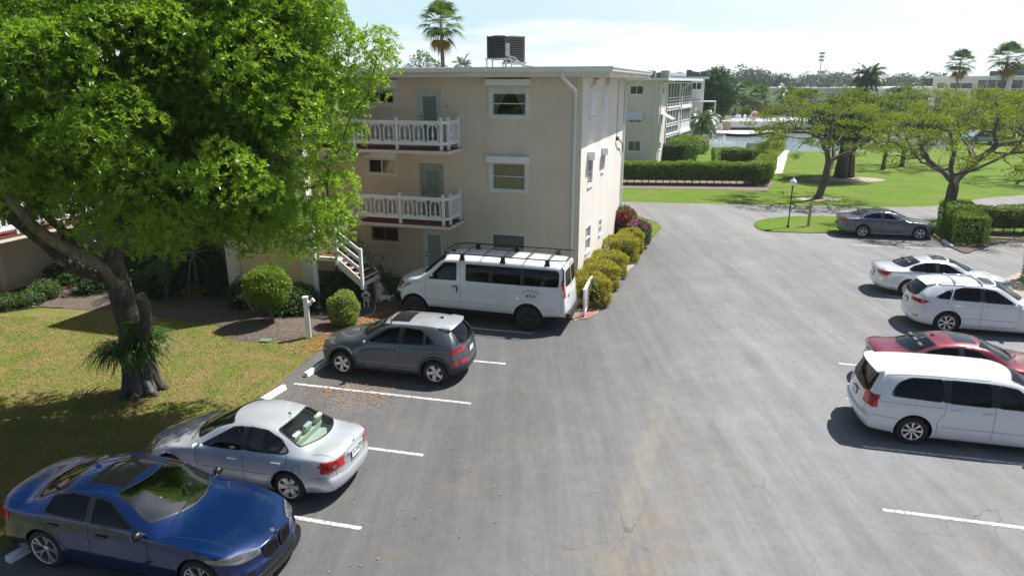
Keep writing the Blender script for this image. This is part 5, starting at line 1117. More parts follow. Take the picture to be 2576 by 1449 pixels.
# the near block: local x runs right along its front, y runs back, origin at the near right corner
C0 = Vector((2.59, 25.92, 0)); ROT = rad(-17)
B1 = thing('apartment_building', 'beige three-storey apartment block with two white balconies, in the middle of the photo', 'building', C0, ROT)
BM = Matrix.Translation(C0) @ Matrix.Rotation(ROT, 4, 'Z')
Wd, Dp, HT = 22.5, 11.0, 8.2; FL = (0.0, 2.70, 5.56)
hf = []; hs = []
window(B1, '-y', 0, -3.50, -2.14, 6.80, 7.86, pane=G_WIN, inside='curtain', hood=(-3.72, -2.0, 7.90, 8.13, .2), rails=[('h', .42)], shutter=.26, wall_holes=hf)
window(B1, '-y', 0, -3.52, -2.16, 3.98, 5.03, inside='blinds', hood=(-3.72, -2.0, 5.05, 5.29, .2), rails=[('h', .5)], shutter=.02, wall_holes=hf)
window(B1, '-y', 0, -3.56, -2.15, 1.15, 2.22, inside='shade', rails=[('h', .42)], wall_holes=hf, mats=M_OFFW)
window(B1, '-y', 0, -8.95, -7.60, 7.20, 7.74, inside='valance', hood=(-9.1, -7.42, 7.78, 8.1, .18), rails=[('v', .5)], shutter=.02, wall_holes=hf)
window(B1, '-y', 0, -8.95, -7.68, 4.42, 5.02, inside='half', hood=(-9.1, -7.6, 5.05, 5.3, .1), rails=[('v', .5)], wall_holes=hf, mats=M_OFFW)
window(B1, '-y', 0, -8.95, -7.70, 1.58, 2.18, rails=[('v', .5)], wall_holes=hf, mats=simple('brown_frame', (.22, .19, .17), .5))
def door(z, frm, leaf, pane, screen=False):
    x0, x1 = -6.62, -5.58; zt = z+2.13; hf.append((x0+.04, x1-.04, z, zt))
    m = MB(); fbox(m, '-y', 0, x0, x0+.09, z, zt+.06, -.05, .03); fbox(m, '-y', 0, x1-.09, x1, z, zt+.06, -.05, .03); fbox(m, '-y', 0, x0+.09, x1-.09, zt-.03, zt+.06, -.05, .03)
    d = m.build('door', frm, B1)
    m = MB(); a0, a1 = x0+.09, x1-.09; fbox(m, '-y', 0, a0, a0+.14, z+.02, zt-.03, -.06, -.015); fbox(m, '-y', 0, a1-.14, a1, z+.02, zt-.03, -.06, -.015); fbox(m, '-y', 0, a0+.14, a1-.14, zt-.20, zt-.03, -.06, -.015); fbox(m, '-y', 0, a0+.14, a1-.14, z+.02, z+.25, -.06, -.015); m.build('door_leaf', leaf, d)
    g = MB(); n = 22; zz0, zz1 = z+.25, zt-.20
    for i in range(n): q = zz0+(zz1-zz0)*i/n; fbox(g, '-y', 0, a0+.14, a1-.14, q+.002, q+(zz1-zz0)/n-.006, -.045+.0, -.03+.0)
    g.build('jalousie', pane, d); k = MB(); fbox(k, '-y', 0, a0+.14, a1-.14, zz0, zz1, -.07, -.055); k.build('door_backing', M_ROOM, d)
    h = MB(); M = Matrix.Translation((a0+.07, .0, z+1.02)) @ Matrix.Rotation(rad(90), 4, 'X'); h.lathe([(.001, .04), (.03, .04), (.032, .0)], 12, M); h.box(a0+.05, a0+.15, -.04, -.025, z+1.01, z+1.03); h.lathe([(.001, .035), (.026, .035), (.028, 0)], 12, Matrix.Translation((a0+.07, .0, z+1.18)) @ Matrix.Rotation(rad(90), 4, 'X')); h.build('door_handle', CM['dark_alloy'], d)
M_DGREY = simple('door_grey', (.30, .33, .34), .5, .06, bstr=0); M_PGREEN = simple('jalousie_green', (.34, .44, .40), .3, .08, bstr=0)
door(FL[0]+.05, M_OFFW, M_WHITE, M_PGREEN); door(FL[1], M_DGREY, M_DGREY, M_DOORG); door(FL[2], M_DOORW, M_DOORW, M_DOORG)
# side face, from the front corner backwards
def side_window(a0, a1, z0, z1, hood=None, rails=(('h', .5),)): window(B1, '+x', 0, a0, a1, z0, z1, hood=hood, rails=rails, pane=M_PALEGL, wall_holes=hs, frame=.04, mats=M_WHITE)
side_window(1.42, 2.45, 4.02, 5.08, (1.25, 2.62, 5.10, 5.42, .30)); side_window(4.55, 5.15, 4.25, 5.02, (4.4, 5.75, 5.0, 5.30, .30)); side_window(1.40, 2.40, 1.30, 2.36); side_window(4.50, 5.08, 1.42, 2.12)
for a0, a1, z0, z1 in ((1.42, 2.75, 6.70, 7.80), (4.50, 5.35, 6.97, 7.80)):
    m = MB(); n = int((z1-z0)/.065)
    for i in range(n): z = z0+.03+(z1-z0-.06)*(i+.5)/n; m.add([(.03, a0+.04, z-.028), (.03, a1-.04, z-.028), (.058, a1-.04, z-.030), (.058, a0+.04, z-.030), (.012, a0+.04, z+.028), (.012, a1-.04, z+.028), (.02, a1-.04, z+.03), (.02, a0+.04, z+.03)], [(0, 1, 5, 4), (3, 7, 6, 2), (0, 4, 7, 3), (1, 2, 6, 5), (0, 3, 2, 1), (4, 5, 6, 7)])
    m.box(.002, .05, a0, a0+.04, z0, z1); m.box(.002, .05, a1-.04, a1, z0, z1); m.box(.002, .08, a0-.03, a1+.03, z0-.05, z0); m.build('louvred_shutter', M_WHITE, B1)
    w_ = MB(); w_.tube([(.03, a0, z1+.02), (.03, a0+.02, z1+.12), (.03, (a0+a1)/2, z1+.14), (.03, a1-.05, z1+.2), (.03, a1, z1+.38)], .009, 5); w_.build('cable', M_AC, B1)
    w_ = MB(); w_.box(.0, .16, a0+.55, a1+.45, 7.93, 8.12); w_.build('shutter_box', M_TRIM, B1)
# walls
m = MB(); wall_with_holes(m, '-y', 0, -Wd, -.22, 0, HT, hf); front = m.build('front_wall', M_STUC, B1)
m = MB(); wall_with_holes(m, '+x', 0, 0, Dp, 0, HT, hs); m.build('side_wall', M_STUCS, B1)
m = MB(); m.box(-.22, 0, -.004, .0, 0, HT); m.box(-Wd, 0, Dp-.2, Dp, 0, HT); m.box(-Wd, -.3, 1.2, 1.3, 0, HT); m.build('rear_wall', M_STUC, B1)
# roof: slab, beige fascia, white gutter
o_, w_ = 1.0, 1.1
m = MB(); m.box(-Wd, w_, -o_, Dp+1.0, 8.205, 8.50); m.build('roof', M_ROOF, B1)
m = MB(); m.box(-Wd, w_+.03, -o_-.03, -o_, 8.20, 8.36); m.box(w_, w_+.03, -o_, Dp+1.0, 8.20, 8.36); m.build('fascia', M_TRIM, B1)
m = MB()
def gut(a, b, out):      # gutter with a lip, a to b, out = outward direction
    a = Vector(a); b = Vector(b); o = Vector(out)
    pr = [(0, 0), (.06, 0), (.09, .03), (.10, .09), (.12, .13), (.12, .15), (0, .15)]
    vs = [p+o*q[0]+Vector((0, 0, q[1])) for p in (a, b) for q in pr]; n = len(pr)
    m.add(vs, [tuple(range(n)), tuple(range(2*n-1, n-1, -1))]+[(i, (i+1) % n, n+(i+1) % n, n+i) for i in range(n)])
gut((-4.6, -o_-.03, 8.363), (w_+.03, -o_-.03, 8.363), (0, -1, 0)); gut((w_+.03, -o_-.03, 8.363), (w_+.03, Dp+1.0, 8.363), (1, 0, 0)); gut((-Wd, -o_-.10, 8.363), (-4.6, -o_-.10, 8.363), (0, -1, 0))
m.build('gutter', M_GUT, B1)
m = MB(); m.box(-Wd, w_+.16, -o_-.16, -o_+.1, 8.514, 8.545); m.box(w_-.1, w_+.16, -o_+.1, Dp+1.0, 8.514, 8.545); m.build('drip_edge', M_WHITE, B1)
downspout(B1, [(-.52, -o_-.08, 8.36), (-.52, -o_-.08, 8.18), (-.24, -.10, 7.72), (-.24, -.07, 7.6), (-.24, -.07, .1)], .11); downspout(B1, [(w_+.05, 10.4, 8.36), (w_+.05, 10.4, 8.26), (.09, 10.75, 7.75), (.09, 10.75, .1)], .085)
m = MB(); m.tube([(.02, 8.6, 8.15), (.02, 8.6, 5.45)], .012, 5); m.box(.0, .12, 8.5, 8.7, 5.30, 5.48); m.tube([(.1, 8.65, 5.38), (.15, 9.2, 5.2), (.12, 10.1, 5.0), (.08, 10.5, 4.6)], .03, 6); m.build('conduit', M_AC, B1)
# number plates by the doors
M_NUM = simple('plate_grey', (.62, .60, .56), .6, .05, bstr=0)
for z, tx in ((1.52, '112'), (4.32, '212'), (7.12, '312')):
    m = MB(); m.box(-5.50, -5.26, -.018, -.002, z-.07, z+.07); o = m.build('number_plate', M_NUM, B1); text_mesh('unit_number', tx, .10, CM['seam'], o, (-5.38, -.021, z), (rad(90), 0, 0))
# balconies
for lv, x0 in ((1, -8.72), (2, -12.3)):
    z = FL[lv]; m = MB(); m.box(x0-.05, -4.74, -1.56, -.002, z-.13, z-.012); bal = m.build('balcony', M_TRIM, B1)
    m = MB(); m.box(x0-.04, -4.76, -1.54, -.003, z-.010, z); m.build('balcony_floor', M_REDFL, bal)
    ps = [(-8.68, -1.42), (-6.86, -1.42), (-5.04, -1.42)]
    if lv == 2: ps = [(-12.2, -1.42), (-10.5, -1.42)]+ps; m = MB(); m.box(-12.35, -8.74, -1.50, -.003, z-.36, z-.132); m.build('balcony_beam', M_TRIM, bal)
    for p in ps+[(-4.86, -1.16), (-4.86, -.10)]: post(bal, p[0], p[1], z)
    for p, q in zip(ps, ps[1:]): railing(bal, (p[0]+.05, p[1], 0), (q[0]-.05, q[1], 0), z)
    railing(bal, (-4.86, -1.11, 0), (-4.86, -.15, 0), z, n=2)
    m = MB(); m.bar((-5.0, -1.42, z+1.02), (-4.86, -1.2, z+1.02), .05, .10); m.bar((-5.0, -1.42, z+.25), (-4.86, -1.2, z+.25), .05, .10); m.build('corner_link', M_WHITE, bal)
# stair tower and stairs in front
m = MB(); m.box(-12.05, -9.32, -4.62, -4.42, .02, 8.2); m.box(-12.6, -12.4, -4.4, -.02, .02, 8.2); m.build('tower_wall', M_TOWER, B1)
m = MB(); m.box(-12.6, -12.052, -4.72, -4.402, .02, 8.2); m.box(-9.318, -8.85, -4.72, -4.4, .02, 8.2); m.build('tower_pilaster', M_TRIM, B1)
m = MB(); m.box(-12.8, -8.6, -5.2, -1.14, 8.21, 8.5); m.build('tower_roof', M_ROOF, B1)
post(B1, -8.74, -4.72, 0.03, 4.2, .13)
lz = 2.0; ns = 4; x0_ = -7.78; x1_ = x0_+.23*ns; zl_ = lz-.17*ns; st = MB(); st.box(-8.6, x0_, -4.7, -3.3, lz-.14, lz); st.box(x1_-.02, x1_+.02, -4.6, -3.5, zl_-.31, zl_-.17)
for i in range(ns): x = x0_+i*.23; st.box(x, x+.235, -4.66, -3.5, lz-.17*(i+1)-.05, lz-.17*(i+1))
for y in (-4.70, -3.46):
    st.add([(x0_-.02, y, lz-.02), (x0_-.02, y+.05, lz-.02), (x1_+.02, y, zl_-.1), (x1_+.02, y+.05, zl_-.1), (x0_-.02, y, lz-.34), (x0_-.02, y+.05, lz-.34), (x1_+.02, y, zl_-.42), (x1_+.02, y+.05, zl_-.42)], [(0, 1, 3, 2), (4, 6, 7, 5), (0, 2, 6, 4), (1, 5, 7, 3), (0, 4, 5, 1)])
for i in range(7): y = -3.5+i*.2; st.box(x1_-.75, x1_-.1, y, y+.205, 0, max(.05, zl_-.3-.16*(i+1)))
stair = st.build('staircase', M_TRIM, B1)
m = MB(); m.box(-8.59, x0_-.01, -4.6, -3.31, lz+.003, lz+.012)
for i in range(ns): x = x0_+i*.23; m.box(x+.01, x+.23, -4.6, -3.52, lz-.17*(i+1)+.003, lz-.17*(i+1)+.012)
m.build('stair_tread', M_REDFL, stair)
m = MB()
for h in (.28, .62, .98): m.bar((x0_-.05, -4.70, lz+h), (x1_, -4.70, zl_+h), .035, .12)
for h in (.28, .98): m.bar((-8.6, -4.74, lz+h), (x0_-.05, -4.74, lz+h), .035, .12)
m.box(x0_-.09, x0_+.01, -4.76, -4.66, lz-.25, lz+1.1); m.box(x1_-.05, x1_+.05, -4.76, -4.66, zl_-.4, zl_+1.1); m.build('stair_railing', M_WHITE, stair)
m = MB()
for i in range(4): y = -3.3+i*.24; m.box(-9.9, -8.76, y, y+.245, lz-.3+.175*i, lz+.175*(i+1))
m.build('upper_flight', M_TRIM, stair)
m = MB()
for h in (.28, .62, .98): m.bar((-8.74, -3.3, lz+h), (-8.74, -1.45, FL[1]+h), .035, .10)
m.build('stair_railing', M_WHITE, stair)
# left wing, running towards the camera
WG = thing('apartment_wing', 'beige wing behind the big tree at far left, with a white balcony rail', 'building', C0, ROT)
m = MB(); m.box(-31, -21.6, -19, 11, 0, 8.2); m.build('wing_wall', M_STUC, WG)
m = MB(); m.box(-31.5, -20.6, -19.6, 11.6, 8.205, 8.5); m.build('wing_roof', M_ROOF, WG)
m = MB(); m.box(-21.598, -19.8, -19, -.6, .0, .1); m.build('porch_floor', M_REDFL, WG)
for z in FL[1:]:
    m = MB(); m.box(-21.598, -19.26, -19, -1.2, z-.17, z-.012); bw_ = m.build('wing_balcony', M_TRIM, WG); m = MB(); m.box(-21.59, -19.24, -19, -1.2, z-.010, z+.02); m.build('balcony_floor', M_REDFL, bw_)
    ys = np.arange(-18.5, -1.6, 1.85)
    for y in ys: post(bw_, -19.36, y, z+.02)
    for a, b in zip(ys, ys[1:]): railing(bw_, (-19.36, a+.05, 0), (-19.36, b-.05, 0), z+.02)
for y0 in (-11.2, -8.2, -4.3):
    m = MB(); m.box(-21.597, -21.50, y0, y0+1.15, .1, 2.3); d = m.build('wing_door', M_WHITE, WG); m = MB(); m.box(-21.51, -21.485, y0+.25, y0+.95, .75, 2.1); m.build('door_glass', M_DARKGL, d)
    m = MB(); m.box(-21.598, -21.42, y0+1.3, y0+1.5, .1, 2.55); m.build('wing_pilaster', M_TRIM, WG)
# rooftop equipment of the near block
def on1(x, y, z): return BM @ Vector((x, y, z))
def roofpt(u, d, z=8.5): p = D(u, 0, d); q = D(u, 200, d); return Vector((q.x, d, z))
ac_unit('air_conditioner', 'black louvred air conditioner on a steel stand on the near roof', roofpt(1256, 30), .80, .84, M_AC, rad(-17), .48)
ac_unit('air_conditioner', 'tall brown air conditioner beside the black one on the near roof', roofpt(1293, 31.0), .82, 1.02, M_ACB, rad(8), .35)
p0 = roofpt(1276, 29.6)
m = MB(); m.box(-.1, .1, -.08, .08, .55, 1.05); m.tube([(-.02, 0, .5), (.1, -.1, .42), (.5, -.2, .30), (.8, -.2, .12), (1.15, -.2, .05)], .035, 6); m.tube([(.0, .05, .55), (.3, -.1, .5), (.6, -.1, .2), (1.1, -.1, .12)], .03, 6); m.tube([(.1, 0, .6), (.2, .1, .2), (.7, 0, .25), (1.0, 0, .04)], .02, 6)
o = m.build('disconnect_box', M_STEEL, None); o.location = p0; tag(o, 'grey electrical box with bundled black lines between the two near air conditioners', 'electrical box')
for (u, d, kind) in ((1002-3, 27, 0), (1038, 27, 1), (1082, 27, 2), (1160, 27.5, 1)):
    p = roofpt(u, d); m = MB()
    if kind == 0: m.lathe([(.10, 0), (.10, .12), (.04, .14), (.04, .35), (.09, .38), (.09, .46), (.001, .48)], 12)
    elif kind == 1: m.lathe([(.13, 0), (.13, .14), (.001, .16)], 12)
    else: m.lathe([(.16, 0), (.16, .18), (.2, .2), (.001, .27)], 12)
    o = m.build('roof_vent', M_STEEL, None, smooth=False); o.location = p
    tag(o, ['thin capped vent pipe on the near roof, leftmost beside the tree', 'low round vent on the near roof edge', 'wide hooded vent on the near roof left of the palm'][kind]+(', left of the air conditioners' if kind == 1 and u > 1100 else ''), 'roof vent', 'vents on the near roof')

# second block across the lawn
O2 = Vector((14.5, 69.5, 0)); R2 = rad(-24.5)
B2 = thing('apartment_building', 'grey-white three-storey block with screened porches beside the lake', 'building', O2, R2)
h2 = []; h2s = []
window(B2, '-y', 0, -3.02, -1.66, 6.90, 7.72, pane=M_DARKGL, rails=[('v', .5)], wall_holes=h2, mats=M_WHITE); window(B2, '-y', 0, -3.0, -1.68, 4.15, 4.95, pane=M_DARKGL, rails=[('v', .5)], wall_holes=h2, mats=M_WHITE); window(B2, '-y', 0, -2.95, -1.66, 1.35, 2.38, pane=M_GREENGL, rails=[('v', .5)], wall_holes=h2, mats=M_WHITE)
for z0 in (6.9, 4.15, 1.5): window(B2, '+x', 0, .75, 1.7, z0, z0+.8, pane=M_DARKGL, rails=[('v', .5)], wall_holes=h2s, mats=M_WHITE)
m = MB(); wall_with_holes(m, '-y', 0, -16, -.22, 0, 8.2, h2); wall_with_holes(m, '+x', 0, 0, 3.2, 0, 8.2, h2s); m.build('wall', M_GREYW, B2)
m = MB(); m.box(-16, -1.8, 3.2, 16.5, 0, 8.2); m.box(-.22, 0, -.004, 0, 0, 8.2); m.build('inner_wall', M_GREYW, B2)
m = MB(); m.box(-16.5, .8, -.7, 18.5, 8.205, 8.45); m.build('roof', M_ROOF, B2); m = MB(); m.box(.8, .95, -.85, 18.5, 8.22, 8.46); m.box(-16.5, .8, -.85, -.7, 8.22, 8.46); m.build('gutter', M_GUT, B2)
downspout(B2, [(-.3, -.78, 8.3), (-.3, -.08, 7.8), (-.3, -.08, .1)], .11); downspout(B2, [(.86, 3.3, 8.3), (.1, .35, 7.7), (.1, .35, .1)], .11); downspout(B2, [(.86, 12.6, 8.3), (.25, 9.9, 7.3), (.25, 9.9, .1)], .11)
for a0, a1 in ((3.4, 9.3), (10.0, 16.3)):
    for li, z in enumerate((0.0, 2.72, 5.45)):
        m = MB(); m.box(-.06, .14, a0, a1, z+.0, z+.16); m.box(-.04, .10, a0, a1, z+2.5, z+2.62)
        n = 4 if a0 < 5 else 5
        for i in range(n+1): y = a0+(a1-a0)*i/n; m.box(-.03, .07, y-.05, y+.05, z+.16, z+2.5)
        if li: 
            for zz in ((.9, 1.15) if li == 1 else (.45, .75, 1.05)): m.box(.0, .06, a0, a1, z+zz-.05, z+zz+.05)
        if li == 1 and a0 > 5: m.box(.0, .05, a0, a1, z+.16, z+.85)
        pr = m.build('screened_porch', M_WHITE, B2); m = MB(); m.box(-.03, -.02, a0, a1, z+.16, z+2.5); m.build('screen', M_SCREEN, pr)
m = MB()
for z in (2.60, 5.33): m.box(-1.8, .22, 9.3, 16.6, z-.12, z+.1)
m.build('porch_slab', M_GREYW, B2)
for a, b in ((3.2, 3.4), (9.302, 9.998), (16.3, 16.5)): m = MB(); m.box(-1.8, .1, a, b, 0, 8.2); m.build('porch_column', M_GREYW, B2)
def awning(par, face, a0, a1, z0, z1, out):
    m = MB()
    if face == '-y': m.add([(a0+.1, -.03, z1), (a1-.1, -.03, z1), (a1, -out, z0), (a0, -out, z0), (a0+.1, -.03, z1-.05), (a1-.1, -.03, z1-.05), (a1, -out, z0-.05), (a0, -out, z0-.05)], [(0, 1, 2, 3), (4, 7, 6, 5), (3, 2, 6, 7), (0, 3, 7, 4), (1, 5, 6, 2), (0, 4, 5, 1)])
    else: m.add([(.03, a0, z1), (.03, a1, z1), (out, a1, z0), (out, a0, z0), (.03, a0, z1-.05), (.03, a1, z1-.05), (out, a1, z0-.05), (out, a0, z0-.05)], [(0, 1, 2, 3), (4, 7, 6, 5), (3, 2, 6, 7), (0, 3, 7, 4), (1, 5, 6, 2), (0, 4, 5, 1)])
    return m.build('awning', M_GUT, par)
awning(B2, '-y', -3.4, -1.45, 4.55, 5.2, .75); awning(B2, '+x', .5, 2.1, 4.55, 5.15, 1.2)
hed = [(1629, 66), (1648, 70), (1604, 64), (1616, 66), (1668, 76), (1680, 80)]
k = 0
for (x, y, s, h) in ((-9, 2.5, .9, .8), (-7.3, 2.0, 1.0, .95), (-4.6, 5.5, .9, .6), (-3.2, 9, .95, .8), (-2.0, 11, .9, .85), (-5.3, 13, .8, .75), (-3.5, 15, .8, .7)):
    p = Matrix.Translation(O2) @ Matrix.Rotation(R2, 4, 'Z') @ Vector((x, y, 8.45))
    ac_unit('air_conditioner', ['dark square air conditioner nearest the corner on the lake block roof', 'brown square air conditioner second from the corner on the lake block roof', 'pale low air conditioner on the lake block roof', 'dark air conditioner before the middle pair on the lake block roof', 'brown air conditioner of the middle pair on the lake block roof', 'small pale air conditioner at the back of the lake block roof', 'dark small air conditioner farthest back on the lake block roof'][k], p, s, h, [M_AC, M_ACB, M_STEEL][k % 3], R2, group='small air conditioners on the far roofs', detail=False); k += 1
# third block behind it
O3 = Vector((23.5, 106, 0)); B3 = thing('apartment_building', 'grey block mostly hidden behind the screened-porch building', 'building', O3, rad(-15))
m = MB(); m.box(-12, 5.0, 0, 10, 0, 8.55); m.build('wall', M_GREYW, B3); m = MB(); m.box(-12.6, 5.6, -.7, 10.5, 8.555, 8.85); m.build('roof', M_GUT, B3)
m = MB(); m.box(-1.5, 2.2, 2, 6, 8.853, 9.45); m.build('roof_screen', M_GUT, B3)
for x in (.8, 3.1): m = MB(); m.box(x, x+1.5, -.02, .02, 7.0, 8.1); w = m.build('window', M_WHITE, B3); m = MB(); m.box(x+.08, x+.7, -.03, -.021, 7.1, 8.0); m.box(x+.8, x+1.42, -.03, -.021, 7.1, 8.0); m.build('glass', M_DARKGL, w)
m = MB(); m.box(3.2, 6.8, -1.6, 1.0, 2.6, 2.75); m.box(6.6, 6.8, -1.6, -1.4, 0, 5.4); m.box(3.2, 6.8, -1.6, -1.5, 3.3, 3.4); m.box(3.2, 6.8, -1.6, -1.5, 3.6, 3.7); m.box(3.2, 6.8, -1.6, 1.0, 5.3, 5.45); m.build('porch', M_WHITE, B3)
for (x, s, h) in ((2.6, .8, 1.0), (3.1, .7, .8), (3.8, .7, .7), (4.7, .9, .8), (1.2, .7, .7)):
    p = Matrix.Translation(O3) @ Matrix.Rotation(rad(-15), 4, 'Z') @ Vector((x, 3.5, 8.85)); ac_unit('air_conditioner', {2.6: 'tallest', 3.1: 'middle', 3.8: 'lowest', 4.7: 'rightmost', 1.2: 'leftmost'}[x]+' small air conditioner on the roof of the grey block behind', p, s, h, M_AC, rad(-15), group='air conditioners on the grey block', detail=False)

def far_block(name_label, a, b, depth, H, floors, bays, wallm, group=None):
    "flat-roofed block whose front runs from a to b (seen left to right)"
    a = Vector((a[0], a[1], 0)); b = Vector((b[0], b[1], 0)); d = b-a; L = d.length; rz = math.atan2(d.y, d.x)
    t = thing('apartment_building', name_label, 'building', a, rz)
    m = MB(); m.box(0, L, 0, depth, 0, H); m.build('wall', wallm, t); m = MB(); m.box(-1, L+1, -1.0, depth+1, H+.003, H+.35); m.build('roof', M_GUT, t)
    sh = H/floors
    for (x0, x1, kind) in bays:
        for fl_ in range(floors):
            z = fl_*sh
            if kind == 'w':
                m = MB(); m.box(x0, x1, -.06, -.002, z+.95, z+2.15); w = m.build('window', M_WHITE, t); m = MB(); c = (x0+x1)/2
                m.box(x0+.1, c-.05, -.07, -.061, z+1.05, z+2.05); m.box(c+.05, x1-.1, -.07, -.061, z+1.05, z+2.05); m.build('glass', M_DARKGL, w)
            elif kind == 'p':
                m = MB(); m.box(x0, x1, -.12, -.002, z+.05, z+.3); m.box(x0, x1, -.12, -.002, z+sh-.35, z+sh-.15); n = max(2, int((x1-x0)/1.6))
                for i in range(n+1): x = x0+(x1-x0)*i/n; m.box(x-.06, x+.06, -.12, -.002, z+.3, z+sh-.35)
                m.box(x0, x1, -.12, -.08, z+1.0, z+1.12); w = m.build('porch', M_WHITE, t); m = MB(); m.box(x0, x1, -.06, -.004, z+.3, z+sh-.35); m.build('screen', M_DARKGL, w)
            elif kind == 'b':
                m = MB(); m.box(x0, x1, -.5, -.002, z-.05, z+.1); 
                for i in range(int((x1-x0)/.25)): m.box(x0+i*.25, x0+i*.25+.07, -.5, -.46, z+.1, z+1.0)
                m.box(x0, x1, -.52, -.44, z+1.0, z+1.08); w = m.build('balcony', M_WHITE, t); m = MB(); m.box(x0, x1, -.05, -.004, z+.1, z+sh-.3); m.build('recess', M_SCREEN, t if False else w)
    return t, L, rz, a
tB4, L4, r4, a4 = far_block('long low grey-white block with balconies behind the pool terrace across the lake', (51, 168), (104, 176), 10, 6.6, 2, [(2, 5, 'w'), (7, 10, 'w'), (13.5, 23, 'b'), (26, 29, 'w'), (33, 42, 'p'), (45, 48, 'w')], M_GREYW)
tB5, L5, r5, a5 = far_block('pale three-storey block with dark porches on the right skyline', (86.2, 146), (93.5, 118), 11, 8.9, 3, [(1.2, 3.0, 'w'), (4.2, 9.5, 'w'), (10.5, 16.5, 'p'), (17.5, 22, 'p'), (23, 24.6, 'w'), (25.5, 29, 'p')], M_STUCS)
tB6, L6, r6, a6 = far_block('low beige block end seen above the right poinciana tree', (82, 163), (94.5, 157), 8, 6.5, 2, [(9, 12, 'w')], M_STUCS)
tB7, L7, r7, a7 = far_block('wide low block with a pale flat roof far behind the lake trees', (100, 200), (150, 190), 20, 6.6, 2, [(4, 8, 'w'), (12, 18, 'p'), (22, 28, 'w'), (32, 38, 'p')], M_GREYW)
def roofacs(xs, a, rz, H, y, lab, group):
    for i, x in enumerate(xs):
        p = Matrix.Translation(a) @ Matrix.Rotation(rz, 4, 'Z') @ Vector((x, y, H+.35)); ac_unit('air_conditioner', lab % W_[i], p, 1.1, [.9, 1.15, .85, .95][i % 4], M_AC, rz, group=group, detail=False)
W_ = ('first', 'second', 'third', 'fourth', 'fifth', 'sixth')
roofacs((10, 12.6, 15.0, 16.6), a5, r5, 8.9, 4, '%s from the left in the dark air conditioner cluster on the right skyline roof', 'air conditioners on the right skyline roof')
roofacs((23, 24.2, 25.4, 26.6, 27.8, 29), a5, r5, 8.9, 4, '%s black air conditioner in the packed row at the far right roof end', 'air conditioners at the far right roof end')
roofacs((18, 20, 26, 28), a4, r4, 6.6, 4, '%s tiny air conditioner from the left on the low block across the lake', 'air conditioners on the low lake block')
# ------------------------------------------------------------------ plants
def mat_leaf(name, a, b, trans=.35, rough=.45, spec=.35, warm=None):
    m = newmat(name); N = NT(m); at = N.n('Attribute'); at.attribute_name = 'tone'
    c = mixc(N, at.outputs['Fac'], a, b)
    p = N.n('BsdfPrincipled'); N.l(c, p.inputs['Base Color']); p.inputs['Roughness'].default_value = rough; p.inputs['Specular IOR Level'].default_value = spec
    t = N.n('BsdfTranslucent'); tc_ = mixc(N, .6, c, (b[0]*1.3, b[1]*1.35, b[2]*.5)); N.l(tc_, t.inputs['Color'])
    ms = N.n('MixShader'); ms.inputs[0].default_value = trans; o = N.n('OutputMaterial'); N.l(p.outputs[0], ms.inputs[1]); N.l(t.outputs[0], ms.inputs[2]); N.l(ms.outputs[0], o.inputs['Surface']); return m
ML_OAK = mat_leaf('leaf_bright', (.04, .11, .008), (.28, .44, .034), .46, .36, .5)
ML_HEDGE = mat_leaf('leaf_hedge', (.045, .11, .012), (.21, .32, .03), .3)
ML_YEL = mat_leaf('leaf_yellow_green', (.10, .11, .014), (.42, .38, .035), .3)
ML_LIME = mat_leaf('leaf_lime', (.10, .17, .03), (.30, .38, .08), .3)
ML_POIN = mat_leaf('leaf_poinciana', (.045, .095, .012), (.26, .32, .042), .4, .6, .2)
ML_DARK = mat_leaf('leaf_dark', (.014, .045, .012), (.05, .12, .025), .25)
ML_MID = mat_leaf('leaf_mid', (.03, .075, .016), (.09, .17, .035), .3)
ML_FAR = mat_leaf('leaf_distant', (.035, .06, .04), (.075, .11, .07), .15)  # haze put into the colour: a greyer, bluer green for distance
ML_BLUEG = mat_leaf('leaf_blue_green', (.05, .09, .06), (.15, .22, .15), .3)
ML_PALM = mat_leaf('leaf_palm', (.035, .08, .016), (.12, .20, .04), .25, .4, .4)
ML_DRYF = mat_leaf('leaf_dry_frond', (.16, .09, .03), (.38, .26, .10), .2, .8, .1)
ML_CROTON = mat_leaf('leaf_croton', (.16, .12, .02), (.38, .30, .04), .3)
ML_RED = mat_leaf('flower_red', (.32, .02, .05), (.55, .05, .11), .3, .6, .2); ML_PURP = mat_leaf('flower_purple', (.26, .06, .21), (.42, .13, .34), .3, .6, .2)
ML_FALL = mat_leaf('fallen_leaf', (.22, .08, .03), (.50, .28, .12), .1, .8, .1)
def mat_bark(name, a, b, sc=5, spots=None):
    m = newmat(name); N = NT(m); v = coords(N, 'Object', scale=(1, 1, .35)); c = mixc(N, ramp(N, noise(N, v, sc, 6, .65), .3, .7), a, b)
    if spots: c = mixc(N, ramp(N, noise(N, coords(N, 'Object'), 2.2, 4, .6), .60, .66, 0, .9), c, spots)
    bsdf(N, c, .92, 0, .2, bump=noise(N, v, sc*3, 6, .7), bstr=.8, bdist=.03); return m
MB_DARK = mat_bark('bark_dark', (.045, .04, .037), (.12, .105, .092), 7, (.22, .22, .20)); MB_GREY = mat_bark('bark_grey', (.07, .06, .05), (.19, .165, .14), 6); MB_PALE = mat_bark('bark_limb', (.10, .085, .06), (.30, .27, .20), 6); MB_PALM = mat_bark('bark_palm', (.16, .13, .11), (.34, .30, .26), 9)
def unit(a): return a/(np.linalg.norm(a, axis=-1, keepdims=True)+1e-9)
